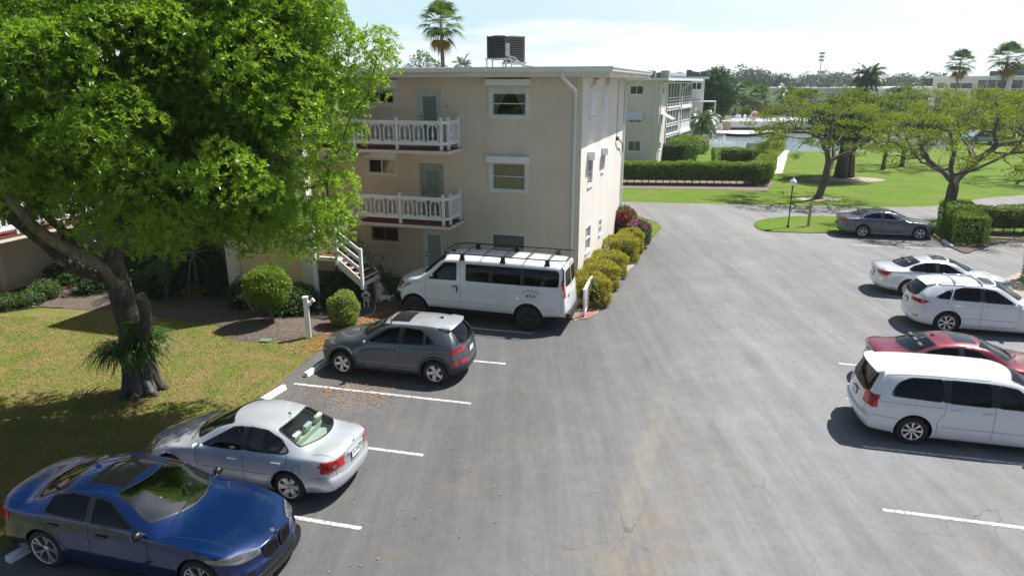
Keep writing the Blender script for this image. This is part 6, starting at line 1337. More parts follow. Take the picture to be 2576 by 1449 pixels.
def leaf_quads(P, Dr, L, Wd_, rng, up=None, fold=0):
    "diamond leaves from P along Dr"
    n = len(P); s = np.cross(Dr, rng.normal(size=(n, 3)) if up is None else up); s = unit(s); L = np.broadcast_to(L, (n,))[:, None]; w = np.broadcast_to(Wd_, (n,))[:, None]
    v = np.stack([P, P+Dr*L*.5+s*w*.5, P+Dr*L, P+Dr*L*.5-s*w*.5], 1).reshape(-1, 3); return v, np.arange(4*n).reshape(n, 4)
class Leaves:
    def __init__(s, seed): s.V = []; s.F = []; s.T = []; s.n = 0; s.rng = np.random.default_rng(seed)
    def add(s, P, Dr, L, Wd_, tone=None, up=None):
        v, f = leaf_quads(P, Dr, L, Wd_, s.rng, up); s.V.append(v); s.F.append(f+s.n); s.n += len(v); s.T.append(np.clip(s.rng.uniform(0, 1, len(P)) if tone is None else tone, 0, 1))
    def rosettes(s, P, A, n, L, Wd_, tone=None, spread=.9):
        "n leaves fanned round each tip"
        k = len(P); Pr = np.repeat(P, n, 0); Ar = np.repeat(A, n, 0); r = unit(s.rng.normal(size=(k*n, 3))); r = unit(r-(r*Ar).sum(1, keepdims=True)*Ar)
        d = unit(Ar*s.rng.uniform(.15, 1.0, (k*n, 1))+r*spread); t = np.repeat(s.rng.uniform(0, 1, k) if tone is None else tone, n)+s.rng.normal(0, .13, k*n)
        s.add(Pr+Ar*s.rng.uniform(-.3, .3, (k*n, 1))*L, d, L*s.rng.uniform(.7, 1.2, k*n), Wd_*s.rng.uniform(.8, 1.2, k*n), t)
    def build(s, name, mat, parent=None):
        return npmesh(name, np.concatenate(s.V), np.concatenate(s.F), mat, parent, np.concatenate(s.T))
def sphere_pts(rng, n): return unit(rng.normal(size=(n, 3)))
def lobes(Lv, C, R, dens, nl, L, W_, tone_c=.5, squash=.85, shell=(.78, 1.05), under=.35):
    rng = Lv.rng
    for c, r in zip(C, R):
        n = max(6, int(dens*r*r)); d = sphere_pts(rng, n); d[:, 2] = np.where(d[:, 2] < 0, d[:, 2]*rng.choice([1, -1], n, p=[under, 1-under]) if under < 1 else d[:, 2], d[:, 2])
        wob_ = 1+.16*np.sin(d[:, 0]*5+c[0]*3)*np.cos(d[:, 1]*4.3+c[2]*2)+.10*np.sin(d[:, 2]*7+c[1]); P = np.array(c)+d*np.array([1, 1, squash])*r*rng.uniform(*shell, (n, 1))*wob_[:, None]
        A = unit(d+np.array([0, 0, .45])+rng.normal(0, .3, (n, 3))); tn = np.clip(tone_c+rng.normal(0, .18)+rng.normal(0, .16, n)+.22*(d[:, 2] > .2), 0, 1)  # lobe tops get a paler tone, top light put into the leaf colour
        Lv.rosettes(P, A, nl, L, W_, tn)
def grow(trunk, attr, step=.4, infl=3.0, kill=.55, it=120, seed=0):
    nodes = [np.array(p, float) for p in trunk]; par = [-1]+list(range(len(trunk)-1)); A = np.array(attr, float); alive = np.ones(len(A), bool); rng = np.random.default_rng(seed); first = max(1, len(trunk)-3)
    for _ in range(it):
        if not alive.any(): break
        Nn = np.array(nodes[first:]); d = np.linalg.norm(A[alive][:, None]-Nn[None], axis=2); j = d.argmin(1); dm = d[np.arange(len(j)), j]; acc = {}
        for a, jj, q in zip(A[alive], j, dm):
            if q < infl or True: acc.setdefault(jj, []).append(unit(a-Nn[jj]))
        new = 0
        for jj, ds in acc.items():
            dd = unit(np.mean(ds, 0)+rng.normal(0, .13, 3)); p = Nn[jj]+dd*step
            if min(np.linalg.norm(np.array(nodes[first:])-p, axis=1)) < step*.3: continue
            nodes.append(p); par.append(jj+first); new += 1
        Nn = np.array(nodes[first:]); ia = np.where(alive)[0]; d = np.linalg.norm(A[ia][:, None]-Nn[None], axis=2).min(1); alive[ia[d < kill]] = False
        if not new: break
    return nodes, par
def skeleton(nodes, par, rtip, rbase, mb, gamma=2.2, nseg=7):
    n = len(nodes); w = np.zeros(n); ch = [[] for _ in range(n)]
    for i, p in enumerate(par):
        if p >= 0: ch[p].append(i)
    for i in range(n-1, -1, -1):
        w[i] = 1 if not ch[i] else sum(w[c] for c in ch[i])
    R = rtip*w**(1/gamma); k = rbase/max(R[0], 1e-6); R = rtip+(R-rtip)*max(.2, (rbase-rtip)/max(R[0]-rtip, 1e-6))
    def chain(i, start):
        pts = [nodes[start]] if start is not None else []; rs = [min(R[start], R[i]*1.15)] if start is not None else []
        while True:
            pts.append(nodes[i]); rs.append(R[i])
            if not ch[i]: break
            c = sorted(ch[i], key=lambda q: -w[q]); todo.extend((q, i) for q in c[1:]); i = c[0]
        if len(pts) > 1: mb.tube(pts, [float(r) for r in rs], nseg if max(rs) > .05 else 4, False)
    todo = [(0, None)]
    while todo: chain(*todo.pop())
    return [nodes[i] for i in range(n) if not ch[i]]
def inell(rng, c, r, n, shell=0):
    d = sphere_pts(rng, n); k = rng.uniform(shell, 1, (n, 1))**(1/3 if not shell else 1); return np.array(c)+d*k*np.array(r)

# --- the big oak-like tree on the left
def proj(P):
    dz = P[:, 2]-CAM_H; fw = P[:, 1]*math.cos(PITCH)-dz*math.sin(PITCH); up = P[:, 1]*math.sin(PITCH)+dz*math.cos(PITCH); return np.stack([1288+FPX*P[:, 0]/fw, 724.5-FPX*up/fw], 1)
def big_tree():
    t = thing('broadleaf_tree', 'huge bright green tree with a dark scarred trunk on the left lawn', 'tree'); rng = np.random.default_rng(5)
    base = G(362, 985); fork = D(303, 705, 16.9)
    tr = [tuple(base+Vector((0, 0, -.1)))]+[tuple(base.lerp(fork, k)+Vector((.06*math.sin(k*5), 0, 0))) for k in (.12, .3, .5, .7, .9, 1)]
    E = [((-9.6, 15.6, 8.6), (4.6, 3.7, 4.3)), ((-6.0, 16.0, 8.6), (2.5, 2.6, 3.2)), ((-14.2, 15.2, 8.4), (4.2, 3.6, 4.2)), ((-6.4, 16.2, 5.6), (1.9, 1.7, 1.5))]
    sil = [(815, -400), (815, 20), (850, 62), (885, 112), (905, 108), (925, 80), (945, 92), (962, 130), (970, 190), (935, 245), (895, 300), (890, 380), (885, 430), (895, 500), (890, 560), (860, 625), (800, 655), (740, 620), (690, 605), (620, 620), (585, 580), (480, 610), (450, 650), (380, 670), (300, 670), (240, 625), (150, 575), (60, 540), (0, 535), (-1500, 520), (-1500, -2500), (790, -2500)]
    C = []; R = []; OC = []; OR = []
    for i, (c, r) in enumerate(E):
        n = (150, 110, 100, 44)[i]; d = sphere_pts(rng, n*3); d = d[d[:, 1] < .55][:n]; C.append(np.array(c)+d*np.array(r)*rng.uniform(.45, .72, (len(d), 1))); R.append(rng.uniform(.5, .8, len(d)))
        d = sphere_pts(rng, 900)
        for q in d:
            p = np.array(c)+q*np.array(r)*rng.uniform(.86, 1.0)
            if q[1] > .6 or any((((p-np.array(c2))/np.array(r2))**2).sum() < .62 for j, (c2, r2) in enumerate(E) if j != i): continue
            if all(np.linalg.norm(p-o) > 1.42 for o in OC): OC.append(p); OR.append(rng.uniform(.70, .98))
    # lobes meant to catch the light; a paler leaf tone carries it
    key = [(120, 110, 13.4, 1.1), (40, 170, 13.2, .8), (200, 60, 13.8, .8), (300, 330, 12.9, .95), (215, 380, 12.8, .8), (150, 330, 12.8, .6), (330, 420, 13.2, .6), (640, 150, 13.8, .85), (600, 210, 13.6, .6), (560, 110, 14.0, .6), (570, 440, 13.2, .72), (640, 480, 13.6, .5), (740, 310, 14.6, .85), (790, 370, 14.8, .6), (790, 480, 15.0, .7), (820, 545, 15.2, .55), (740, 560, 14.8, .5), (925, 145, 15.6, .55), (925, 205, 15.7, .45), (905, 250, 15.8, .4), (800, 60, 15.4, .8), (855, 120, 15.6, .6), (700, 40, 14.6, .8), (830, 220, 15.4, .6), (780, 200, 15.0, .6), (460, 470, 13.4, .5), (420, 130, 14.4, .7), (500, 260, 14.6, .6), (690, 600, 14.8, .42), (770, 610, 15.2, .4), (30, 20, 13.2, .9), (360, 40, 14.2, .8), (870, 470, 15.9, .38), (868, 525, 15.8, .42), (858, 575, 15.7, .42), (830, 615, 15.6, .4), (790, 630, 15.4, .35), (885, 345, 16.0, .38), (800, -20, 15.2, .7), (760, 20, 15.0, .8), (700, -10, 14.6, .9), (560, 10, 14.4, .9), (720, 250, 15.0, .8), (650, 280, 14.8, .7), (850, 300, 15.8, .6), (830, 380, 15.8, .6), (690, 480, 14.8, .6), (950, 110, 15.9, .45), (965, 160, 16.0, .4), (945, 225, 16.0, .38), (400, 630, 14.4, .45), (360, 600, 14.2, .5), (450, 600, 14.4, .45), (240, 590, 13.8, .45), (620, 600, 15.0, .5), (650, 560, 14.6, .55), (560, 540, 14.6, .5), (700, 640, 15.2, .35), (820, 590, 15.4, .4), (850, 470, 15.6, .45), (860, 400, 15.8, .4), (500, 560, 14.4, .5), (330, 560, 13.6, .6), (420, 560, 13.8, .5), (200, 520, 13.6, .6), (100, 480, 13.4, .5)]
    C = np.concatenate(C); R = np.concatenate(R); q = proj(C); ok = inpoly(q, sil); C, R = C[ok], R[ok]
    K = np.array([tuple(D(u, v, y)) for u, v, y, r in key]); KR = [k[3]*.92 for k in key]; OC = np.array(OC); OR = np.array(OR); ok = inpoly(proj(OC), sil) & np.array([np.linalg.norm(K-o, axis=1).min() > 1.1 for o in OC])
    K = np.concatenate([K, OC[ok]]); KR = np.concatenate([KR, OR[ok]]); C2 = np.concatenate([C, K]); R2 = np.concatenate([R, KR])
    att = list(C2*1.0)
    nodes, par = grow(tr, [tuple(c) for c in C2], .45, 9, .7, 70, 3)
    mb = MB(); skeleton(nodes, par, .018, .27, mb, 2.0, 10); 
    flare = MB(); bx = base
    for k in range(7):
        a = 2*math.pi*k/7+.3; mb.tube([bx+Vector((.62*math.cos(a), .62*math.sin(a), -.05)), bx+Vector((.40*math.cos(a), .40*math.sin(a), .12)), bx+Vector((.25*math.cos(a), .25*math.sin(a), .6)), bx+Vector((.12*math.cos(a)-.05, .12*math.sin(a), 1.5))], [.09, .15, .2, .22], 8)
    rl = [tuple(base.lerp(fork, k)+Vector((.06*math.sin(k*5), 0, 0))) for k in np.linspace(0, 1, 9)]; mb.tube(rl, [.37, .34, .32, .31, .305, .30, .30, .29, .27], 16)
    # pruned stub on the right of the trunk
    a = D(368, 800, 16.5); b = D(352, 742, 16.35); mb.tube([D(350, 900, 16.6), a, D(362, 765, 16.4), b], [.10, .15, .16, .12], 9)
    tk = mb.build('trunk', MB_DARK, t, smooth=True)
    lb = MB(); lb.tube([D(298, 715, 16.7), D(262, 672, 16.4), D(205, 645, 16.0), D(140, 610, 15.6), D(85, 570, 15.2), D(40, 520, 14.8), D(0, 470, 14.6)], [.18, .155, .14, .13, .12, .10, .08], 10); lb.tube([D(140, 612, 15.6), D(150, 590, 15.6)], [.07, .03], 6); lb.build('limb', MB_PALE, t, smooth=True)
    lb = MB(); lb.tube([D(290, 700, 16.9), D(230, 640, 16.6), D(170, 590, 16.2), D(100, 530, 16.0), D(50, 490, 15.8)], [.15, .12, .10, .08, .05], 8); lb.build('limb', MB_DARK, t, smooth=True)
    Lv = Leaves(7); nC = len(C); dist = np.linalg.norm(C2-np.array([0, 0, 8.]), axis=1)
    lobes(Lv, C, R*.95, 300, 8, .105, .028, .10, shell=(.86, 1.04)); lobes(Lv, K, KR, 480, 9, .105, .026, .62, under=.42, shell=(.92, 1.05), squash=.85)  # inner lobes toned dark as shade, outer lobes pale as sunlit
    bt = inell(rng, (-10.4, 16.6, 5.3), (4.0, 1.6, 1.1), 60); bt = bt[inpoly(proj(bt), sil)]; lobes(Lv, bt, np.full(len(bt), .6), 230, 8, .105, .028, .05)  # low lobes near the fork, shade put into their dark tone
    ek = rng.integers(0, len(C), 7000); ed = sphere_pts(rng, 7000); iP = C[ek]+ed*(R[ek]*.5)[:, None]; Lv.add(iP, sphere_pts(rng, 7000), .26, .17, np.zeros(7000))  # big dark leaves added inside the lobes to block light and gaps
    # outliers and sprays at the rim, inner leaves toned dark as crown shade
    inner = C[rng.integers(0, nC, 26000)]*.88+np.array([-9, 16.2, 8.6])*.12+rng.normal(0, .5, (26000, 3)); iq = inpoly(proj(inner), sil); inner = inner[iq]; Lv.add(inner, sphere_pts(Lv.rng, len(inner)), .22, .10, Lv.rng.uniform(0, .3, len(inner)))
    Lv.build('crown', ML_OAK, t)
    return t
big_tree()
def strap_plant(name, label, cat, loc, n, L, w, mat, droop=.6, seed=1, group=None, up=.8, stalk=None):
    "arching strap leaves from one point"
    rng = random.Random(seed); m = []; V = []; F = []; T = []
    for i in range(n):
        a = rng.uniform(0, 2*math.pi); e = rng.uniform(.15, 1.2)*up; Ln = L*rng.uniform(.6, 1.1); d = Vector((math.cos(a), math.sin(a), 0)); s = Vector((-d.y, d.x, 0)); p = Vector((d.x*.04, d.y*.04, rng.uniform(0, .1))); v = d*math.cos(e)+Vector((0, 0, math.sin(e))); b = len(V); K = 5; tn = rng.uniform(0, 1)
        for k in range(K+1):
            ww = w*(1-abs(k/K-.35)**1.5*1.2)*.5 if k < K else .002; V.append(tuple(p+s*ww)); V.append(tuple(p-s*ww)); p = p+v*(Ln/K); v = (v+Vector((0, 0, -droop*.45))).normalized()
        for k in range(K): F.append((b+2*k, b+2*k+1, b+2*k+3, b+2*k+2)); T.append(tn)
    o = npmesh(name, np.array(V), np.array(F), mat, None, np.array(T)); o.location = loc; return tag(o, label, cat, group)
def on_trunk(z, a, r=.42): b = G(362, 985).lerp(D(303, 705, 16.9), z/3.9); return Vector((b.x+r*math.cos(a), b.y+r*math.sin(a), z))
for i, (z, a, s) in enumerate(((1.35, -1.9, 1), (1.25, -.9, 2), (1.5, -.2, 3), (1.2, -2.7, 4), (1.95, -.6, 5))):
    strap_plant('staghorn_fern', ['drooping fern clump on the front of the big trunk', 'drooping fern clump on the right front of the big trunk', 'fern clump on the right side of the big trunk', 'fern clump on the left of the big trunk', 'topmost small fern clump on the right of the big trunk'][i], 'fern', on_trunk(z, a), 130 if i < 4 else 50, 1.1 if i < 4 else .6, .034, ML_MID, .95, s, 'ferns growing on the big trunk', .7)
strap_plant('bromeliad', 'spiky bromeliad with an orange tip perched on the big trunk', 'plant', on_trunk(1.75, -.55, .6), 16, .35, .07, ML_LIME, .2, 9)
# --- hedges and shrubs
def hedge(name, label, path, w, h, mat, leaf=.07, dens=420, z0=.02, skirt=0, seed=1, group=None, round_=.12, cat='hedge', tone=.5):
    t = thing(name, label, cat, group=group); Lv = Leaves(seed); rng = Lv.rng; core = MB(); stems = MB()
    for a, b in zip(path, path[1:]):
        a = Vector((a[0], a[1], 0)); b = Vector((b[0], b[1], 0)); L = (b-a).length; d = (b-a).normalized(); s = Vector((-d.y, d.x, 0)); zb = z0+skirt
        core.bar(a+d*.1+Vector((0, 0, (h+zb)/2-.03)), b-d*.1+Vector((0, 0, (h+zb)/2-.03)), w-.22, h-zb-.2)
        areas = [(L+w)*w, (L+w)*(h-zb), (L+w)*(h-zb), w*(h-zb), w*(h-zb)]
        for k, A in enumerate(areas):
            n = int(A*dens); u = rng.uniform(-w/2, L+w/2, n) if k < 3 else None
            if k == 0: q = rng.uniform(-w/2, w/2, n); z = np.full(n, h); nr = np.tile([0, 0, 1.], (n, 1)); lx, ly = u, q
            elif k < 3: sg = 1 if k == 1 else -1; z = rng.uniform(zb, h, n)**1.0; lx, ly = u, np.full(n, sg*w/2); nr = np.tile([s.x*sg, s.y*sg, .1], (n, 1))
            else: sg = 1 if k == 3 else -1; z = rng.uniform(zb, h, n); lx = np.full(n, L+w/2 if sg > 0 else -w/2); ly = rng.uniform(-w/2, w/2, n); nr = np.tile([d.x*sg, d.y*sg, .1], (n, 1))
            # round the top edges and let the face undulate
            dz = np.clip((z-(h-round_))/round_, 0, 1); ly = ly*(1-.06*dz**2); z = z-round_*.5*np.clip((np.abs(ly)-(w/2-round_))/round_, 0, 1)**2
            ud = .035*np.sin(lx*2.1+seed)+.03*np.sin(lx*5.3+z*4)+rng.normal(0, .03, n)
            P = np.array([a.x, a.y, 0])+np.outer(lx, [d.x, d.y, 0])+np.outer(ly, [s.x, s.y, 0])+np.outer(z, [0, 0, 1.])+nr*ud[:, None]
            if skirt: kz = (z > zb+.25*np.abs(np.sin(lx*3.7+seed))*(k > 0)) | (k == 0); P = P[kz]; nr = nr[kz]
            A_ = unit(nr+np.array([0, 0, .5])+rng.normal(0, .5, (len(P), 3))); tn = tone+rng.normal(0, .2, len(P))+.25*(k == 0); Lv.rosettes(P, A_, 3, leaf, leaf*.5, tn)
        nst = int(L/.55)
        for i in range(nst+1):
            q = a+d*(L*i/max(1, nst)); 
            for j in range(3): stems.tube([q+Vector((rng.uniform(-.05, .05), rng.uniform(-.05, .05), 0)), q+Vector((rng.uniform(-.15, .15), rng.uniform(-.15, .15), zb+.25))], [.018, .012], 4)
    core.build('inner_twigs', MH_CORE, t); stems.build('stems', MB_GREY, t); Lv.build('foliage', mat, t); return t
MH_CORE = simple('twig_core', (.03, .035, .014), .95, .4, 8, bstr=.8, bscale=14)
def shrub(name, label, c, r, h, mat, leaf=.06, dens=700, z0=.05, seed=1, group=None, trunk=None, cat='shrub', tone=.5, flat=1.0, squash=None, stems=True, loosen=.06):
    t = thing(name, label, cat, (c[0], c[1], 0), group=group); Lv = Leaves(seed); rng = Lv.rng; d = sphere_pts(rng, int(dens*4*math.pi*r*max(r, h/2))); rz = (h-z0)/2
    k = (1+rng.normal(0, loosen, len(d))+.07*np.sin(d[:, 0]*4+seed)+.06*np.sin(d[:, 2]*6+d[:, 1]*5))[:, None]; pw = .64
    e = np.sign(d)*np.abs(d)**pw if squash else d
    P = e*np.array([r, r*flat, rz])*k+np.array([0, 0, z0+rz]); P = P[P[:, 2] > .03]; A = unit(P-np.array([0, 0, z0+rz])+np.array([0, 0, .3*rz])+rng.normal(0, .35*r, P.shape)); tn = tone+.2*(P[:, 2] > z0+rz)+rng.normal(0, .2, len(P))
    Lv.rosettes(P, A, 4, leaf, leaf*.45, tn); co = MB(); co.sphere((0, 0, z0+rz), 1, 14, 10, (r*.80, r*.80*flat, rz*.80)); co.build('inner_twigs', MH_CORE, t, smooth=True)
    if stems:
        st = MB()
        for i in range(5 if not trunk else 0): a = i*1.3; st.tube([(0.05*math.cos(a), .05*math.sin(a), -.02), (.3*r*math.cos(a), .3*r*math.sin(a), z0+rz*.6)], [.02, .012], 5)
        if trunk: st.tube([(0, 0, -.05), (.04, .0, z0*.5), (-.02, .0, z0), (-.12, 0, z0+rz*.5)], [.075, .055, .05, .03], 8); st.tube([(-.02, .0, z0*.75), (-.3, -.05, z0+.25), (-.4, -.1, z0+.6)], [.035, .025, .015], 6); st.tube([(-.02, .0, z0*.8), (.2, .05, z0+.3)], [.03, .015], 6)
        st.build('stems', MB_GREY, t, smooth=True)
    Lv.build('foliage', mat, t); return t
c = G(690, 818); shrub('topiary_tree', 'round clipped tree on a thin bent trunk in a soil mound', (c.x-.1, c.y, 0), .66, 2.05, ML_HEDGE, .055, 900, .78, 11, trunk=True, cat='tree', tone=.6)
c = G(868, 820); shrub('clipped_shrub', 'yellow-green egg-shaped clipped bush beside the grey crossover', (c.x, c.y, 0), .47, 1.22, ML_LIME, .05, 1100, .02, 12, tone=.55)
def hs_(u, v, r, h, seed, lab, mat=ML_YEL, leaf=.06, dens=600, tone=.5, grp='bushes along the side wall', flat=1): c = G(u, v); shrub('hedge_bush', lab, (c.x, c.y, 0), r, h, mat, leaf, dens, .0, seed, grp, squash=True, tone=tone, cat='bush', flat=flat, stems=False)
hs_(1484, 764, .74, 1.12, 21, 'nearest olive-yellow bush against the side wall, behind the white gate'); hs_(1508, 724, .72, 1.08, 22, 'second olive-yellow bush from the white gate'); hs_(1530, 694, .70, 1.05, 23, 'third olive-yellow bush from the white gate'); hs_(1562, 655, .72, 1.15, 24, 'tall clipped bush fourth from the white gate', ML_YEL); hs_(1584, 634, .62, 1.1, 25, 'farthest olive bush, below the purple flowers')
def flower_bush(u, v, r, h, fm, seed, lab):
    c = G(u, v); t = shrub('bougainvillea', lab, (c.x, c.y, 0), r, h, ML_MID, .07, 350, .1, seed, cat='flowering bush', stems=False); Lv = Leaves(seed+50); n = int(900*r*r); d = sphere_pts(Lv.rng, n); d[:, 2] = np.abs(d[:, 2])*np.where(Lv.rng.uniform(0, 1, n) < .3, -1, 1); k = Lv.rng.choice([.5, 1], n, p=[.1, .9])
    P = d*np.array([r, r, (h-.1)/2])*Lv.rng.uniform(.98, 1.14, (n, 1))+np.array([0, 0, .1+(h-.1)/2]); m_ = np.sin(P[:, 0]*5+seed)*np.cos(P[:, 1]*4)+np.sin(P[:, 2]*6) > -.55; P = P[m_]; Lv.rosettes(P, unit(P-np.array([0, 0, h/2])), 4, .09, .08); Lv.build('flowers', fm, t)
flower_bush(1564, 604, .72, 1.75, ML_RED, 31, 'red flowering bush at the far corner of the side wall'); flower_bush(1606, 622, .62, 1.35, ML_PURP, 32, 'purple flowering bush beside the red one')
P2 = lambda u, v: tuple(G(u, v)[:2])
def gpath(L_): return [P2(*q) for q in L_]
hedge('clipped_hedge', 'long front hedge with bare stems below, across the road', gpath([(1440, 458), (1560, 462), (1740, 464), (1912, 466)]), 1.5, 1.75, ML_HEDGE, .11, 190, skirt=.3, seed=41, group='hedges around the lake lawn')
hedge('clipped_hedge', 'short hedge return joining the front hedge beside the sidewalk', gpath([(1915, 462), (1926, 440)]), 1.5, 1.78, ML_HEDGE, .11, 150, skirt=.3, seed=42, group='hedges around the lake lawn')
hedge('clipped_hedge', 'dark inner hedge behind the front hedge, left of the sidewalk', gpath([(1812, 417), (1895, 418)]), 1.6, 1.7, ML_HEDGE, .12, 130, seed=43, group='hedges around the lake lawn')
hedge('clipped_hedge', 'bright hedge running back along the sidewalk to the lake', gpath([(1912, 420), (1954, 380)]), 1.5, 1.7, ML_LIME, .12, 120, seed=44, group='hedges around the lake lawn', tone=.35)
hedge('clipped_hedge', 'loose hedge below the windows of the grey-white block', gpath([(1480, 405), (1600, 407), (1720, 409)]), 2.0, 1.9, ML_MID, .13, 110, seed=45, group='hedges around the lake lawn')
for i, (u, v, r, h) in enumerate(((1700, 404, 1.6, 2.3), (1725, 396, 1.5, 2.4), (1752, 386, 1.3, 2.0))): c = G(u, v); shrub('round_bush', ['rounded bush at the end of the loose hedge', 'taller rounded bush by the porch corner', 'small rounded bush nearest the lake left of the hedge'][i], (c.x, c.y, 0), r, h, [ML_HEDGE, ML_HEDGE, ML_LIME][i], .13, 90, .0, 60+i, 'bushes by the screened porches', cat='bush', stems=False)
hedge('clipped_hedge', 'thick hedge block on the grass island beside the wheel stops', gpath([(2400, 575), (2432, 612)]), 1.5, 1.5, ML_HEDGE, .07, 300, seed=46, group='hedges on the grass island', tone=.65)
hedge('clipped_hedge', 'long thin hedge on the island with bare stems, at right', gpath([(2445, 588), (2760, 590)]), 1.0, 1.5, ML_HEDGE, .08, 240, skirt=.3, seed=47, group='hedges on the grass island')
hedge('clipped_hedge', 'hedge cut off by the right edge of the photo, near the silver car', gpath([(2630, 716), (2760, 728)]), 1.4, 1.75, ML_HEDGE, .07, 320, seed=48)
# shrubs in the planting bed
def bedplant(u, v, n, L, w, mat, seed, lab, droop=.5, grp=None): strap_plant('garden_plant', lab, 'plant', G(u, v, .03), n, L, w, mat, droop, seed, grp)
bedplant(215, 700, 26, .7, .07, ML_LIME, 71, 'lime spiky plant under the pale limb in the dark bed'); bedplant(270, 712, 26, .8, .05, ML_MID, 72, 'dark strap-leaved plant left of the big trunk'); bedplant(510, 738, 24, .8, .08, ML_CROTON, 73, 'reddish bromeliad low in the dark bed, right of the trunk'); bedplant(455, 745, 18, .5, .07, ML_CROTON, 74, 'small reddish rosette left of the larger bromeliad'); bedplant(600, 775, 22, .5, .05, ML_MID, 75, 'small dark plant beside the tower wall foot')
for i, (u, v, r, h, mt) in enumerate(((20, 775, .5, .5, ML_MID), (75, 768, .45, .55, ML_MID), (118, 752, .5, .7, ML_MID), (610, 772, .55, 1.0, ML_DARK), (735, 790, .75, 1.0, ML_MID), (765, 782, .55, .95, ML_MID), (846, 770, .5, 1.1, ML_DARK), (889, 762, .62, 1.6, ML_DARK), (958, 742, .6, .85, ML_MID), (838, 750, .55, .9, ML_DARK))):
    c = G(u, v); shrub('garden_shrub', ['low shrub at the far left edge', 'low leafy shrub along the left bed edge', 'leafy shrub in front of the wing porch', 'dark shrub left of the round tree', 'leafy shrub behind the white post light', 'leafy shrub between the post light and the stair post', 'dark clipped shrub under the stairs', 'dark shrub by the foot of the stairs', 'small green shrub behind the white figurine', 'dark shrub left of the stair foot'][i], (c.x, c.y, 0), r, h, mt, .07, 260, .0, 80+i, 'shrubs in the planting bed', stems=False, loosen=.14)
for i, (u, v, r, h) in enumerate(((235, 735, .6, .9), (400, 745, .7, 1.2), (445, 705, .9, 1.7), (520, 700, .9, 1.6), (575, 735, .8, 1.6), (350, 715, .8, 1.2), (170, 718, .6, .9))):
    c = G(u, v); shrub('court_shrub', ['low dark shrub under the pale limb', 'dark leafy shrub just right of the big trunk', 'tall dark shrub behind the palm in the court', 'tall dark shrub in the middle of the shaded court', 'dark shrub against the left tower pilaster', 'dark shrub behind the big trunk', 'dark shrub before the wing wall under the pale limb'][i], (c.x, c.y, 0), r, h, ML_DARK, .10, 150, .0, 300+i, 'dark shrubs in the shaded court', stems=False, loosen=.2)
def thin_plant(u, v, h, seed, lab):
    c = G(u, v, .03); t = thing('bamboo_shrub', lab, 'shrub', c); rng = np.random.default_rng(seed); m = MB(); Lv = Leaves(seed)
    for i in range(7):
        a = rng.uniform(0, 6.28); tx = Vector((math.cos(a), math.sin(a), 0))*rng.uniform(.15, .5); hh = h*rng.uniform(.7, 1); pts = [Vector((0, 0, 0)), tx*.35+Vector((0, 0, hh*.35)), tx*.75+Vector((0, 0, hh*.7)), tx+Vector((0, 0, hh))]; m.tube(pts, [.02, .015, .012, .006], 5)
        k = rng.uniform(.3, 1, 45); P = np.array([tuple(pts[1].lerp(pts[3], q)) for q in k])+rng.normal(0, .13, (45, 3)); Lv.rosettes(P, unit(rng.normal(size=(45, 3))+np.array([0, 0, .3])), 3, .10, .025)
    m.build('stems', MB_GREY, t); Lv.build('foliage', ML_MID, t)
thin_plant(905, 764, 3.0, 91, 'tall thin-stemmed shrub in front of the lower left window'); thin_plant(940, 762, 2.6, 92, 'second thin-stemmed shrub, just right of the tall one'); thin_plant(420, 770, 2.2, 93, 'bare-stemmed shrub in the dark bed right of the trunk'); thin_plant(648, 800, 1.2, 94, 'small bare forked shrub left of the round tree')
# --- palms
def feather_palm(name, label, base, H, n, L, seed=1, mat=None, group=None, rt=.14, lean=(0, 0), dense=26, wl=.55, droop=1.0, dead=0, king=False, res=7, lw=.035):
    t = thing(name, label, 'palm tree', base, group=group); rng = random.Random(seed); m = MB(); top = Vector((lean[0], lean[1], H)); m.tube([(0, 0, -.1), (lean[0]*.2, lean[1]*.2, H*.33), (lean[0]*.55, lean[1]*.55, H*.67), tuple(top)], [rt*1.35, rt, rt*.9, rt*.8], 9); m.build('trunk', MB_PALM, t, smooth=True)
    V = []; F = []; T = []; rm = MB()
    for i in range(n):
        a = 2.399*i+rng.uniform(-.2, .2); e = rad(78)-(i/n)*rad(115); Ln = L*rng.uniform(.8, 1.1); d = Vector((math.cos(a), math.sin(a), 0)); s = Vector((-d.y, d.x, 0)); v = d*math.cos(e)+Vector((0, 0, math.sin(e))); p = top.copy(); pts = [p.copy()]
        for k in range(res): p = p+v*(Ln/res); pts.append(p.copy()); v = (v+Vector((0, 0, -.17*droop*(1+k*.15)))).normalized()
        rm.tube(pts, [.03*(1-.8*k/res) for k in range(res+1)], 4, False); tn = rng.uniform(0, 1)
        for j in range(dense):
            f_ = .12+.88*j/dense; kk = min(res-1, int(f_*res)); q = pts[kk].lerp(pts[kk+1], f_*res-kk); ax = (pts[kk+1]-pts[kk]).normalized(); ll = wl*math.sin(math.pi*min(1, f_*.85+.12))*rng.uniform(.85, 1.1)
            for sg in (1, -1):
                dr = (s*sg*.9+ax*.55+Vector((0, 0, -.35))).normalized(); w = ax*lw; b = len(V); mid = q+dr*ll*.5; V += [tuple(q-w*.5), tuple(mid+w*.6), tuple(q+dr*ll+Vector((0, 0, -.25*ll))), tuple(mid-w*.6)]; F.append((b, b+1, b+2, b+3)); T.append(min(1, max(0, tn+rng.uniform(-.15, .15))))
    rm.build('frond_ribs', MB_PALM, t); npmesh('fronds', np.array(V), np.array(F), mat or ML_PALM, t, np.array(T)); return t
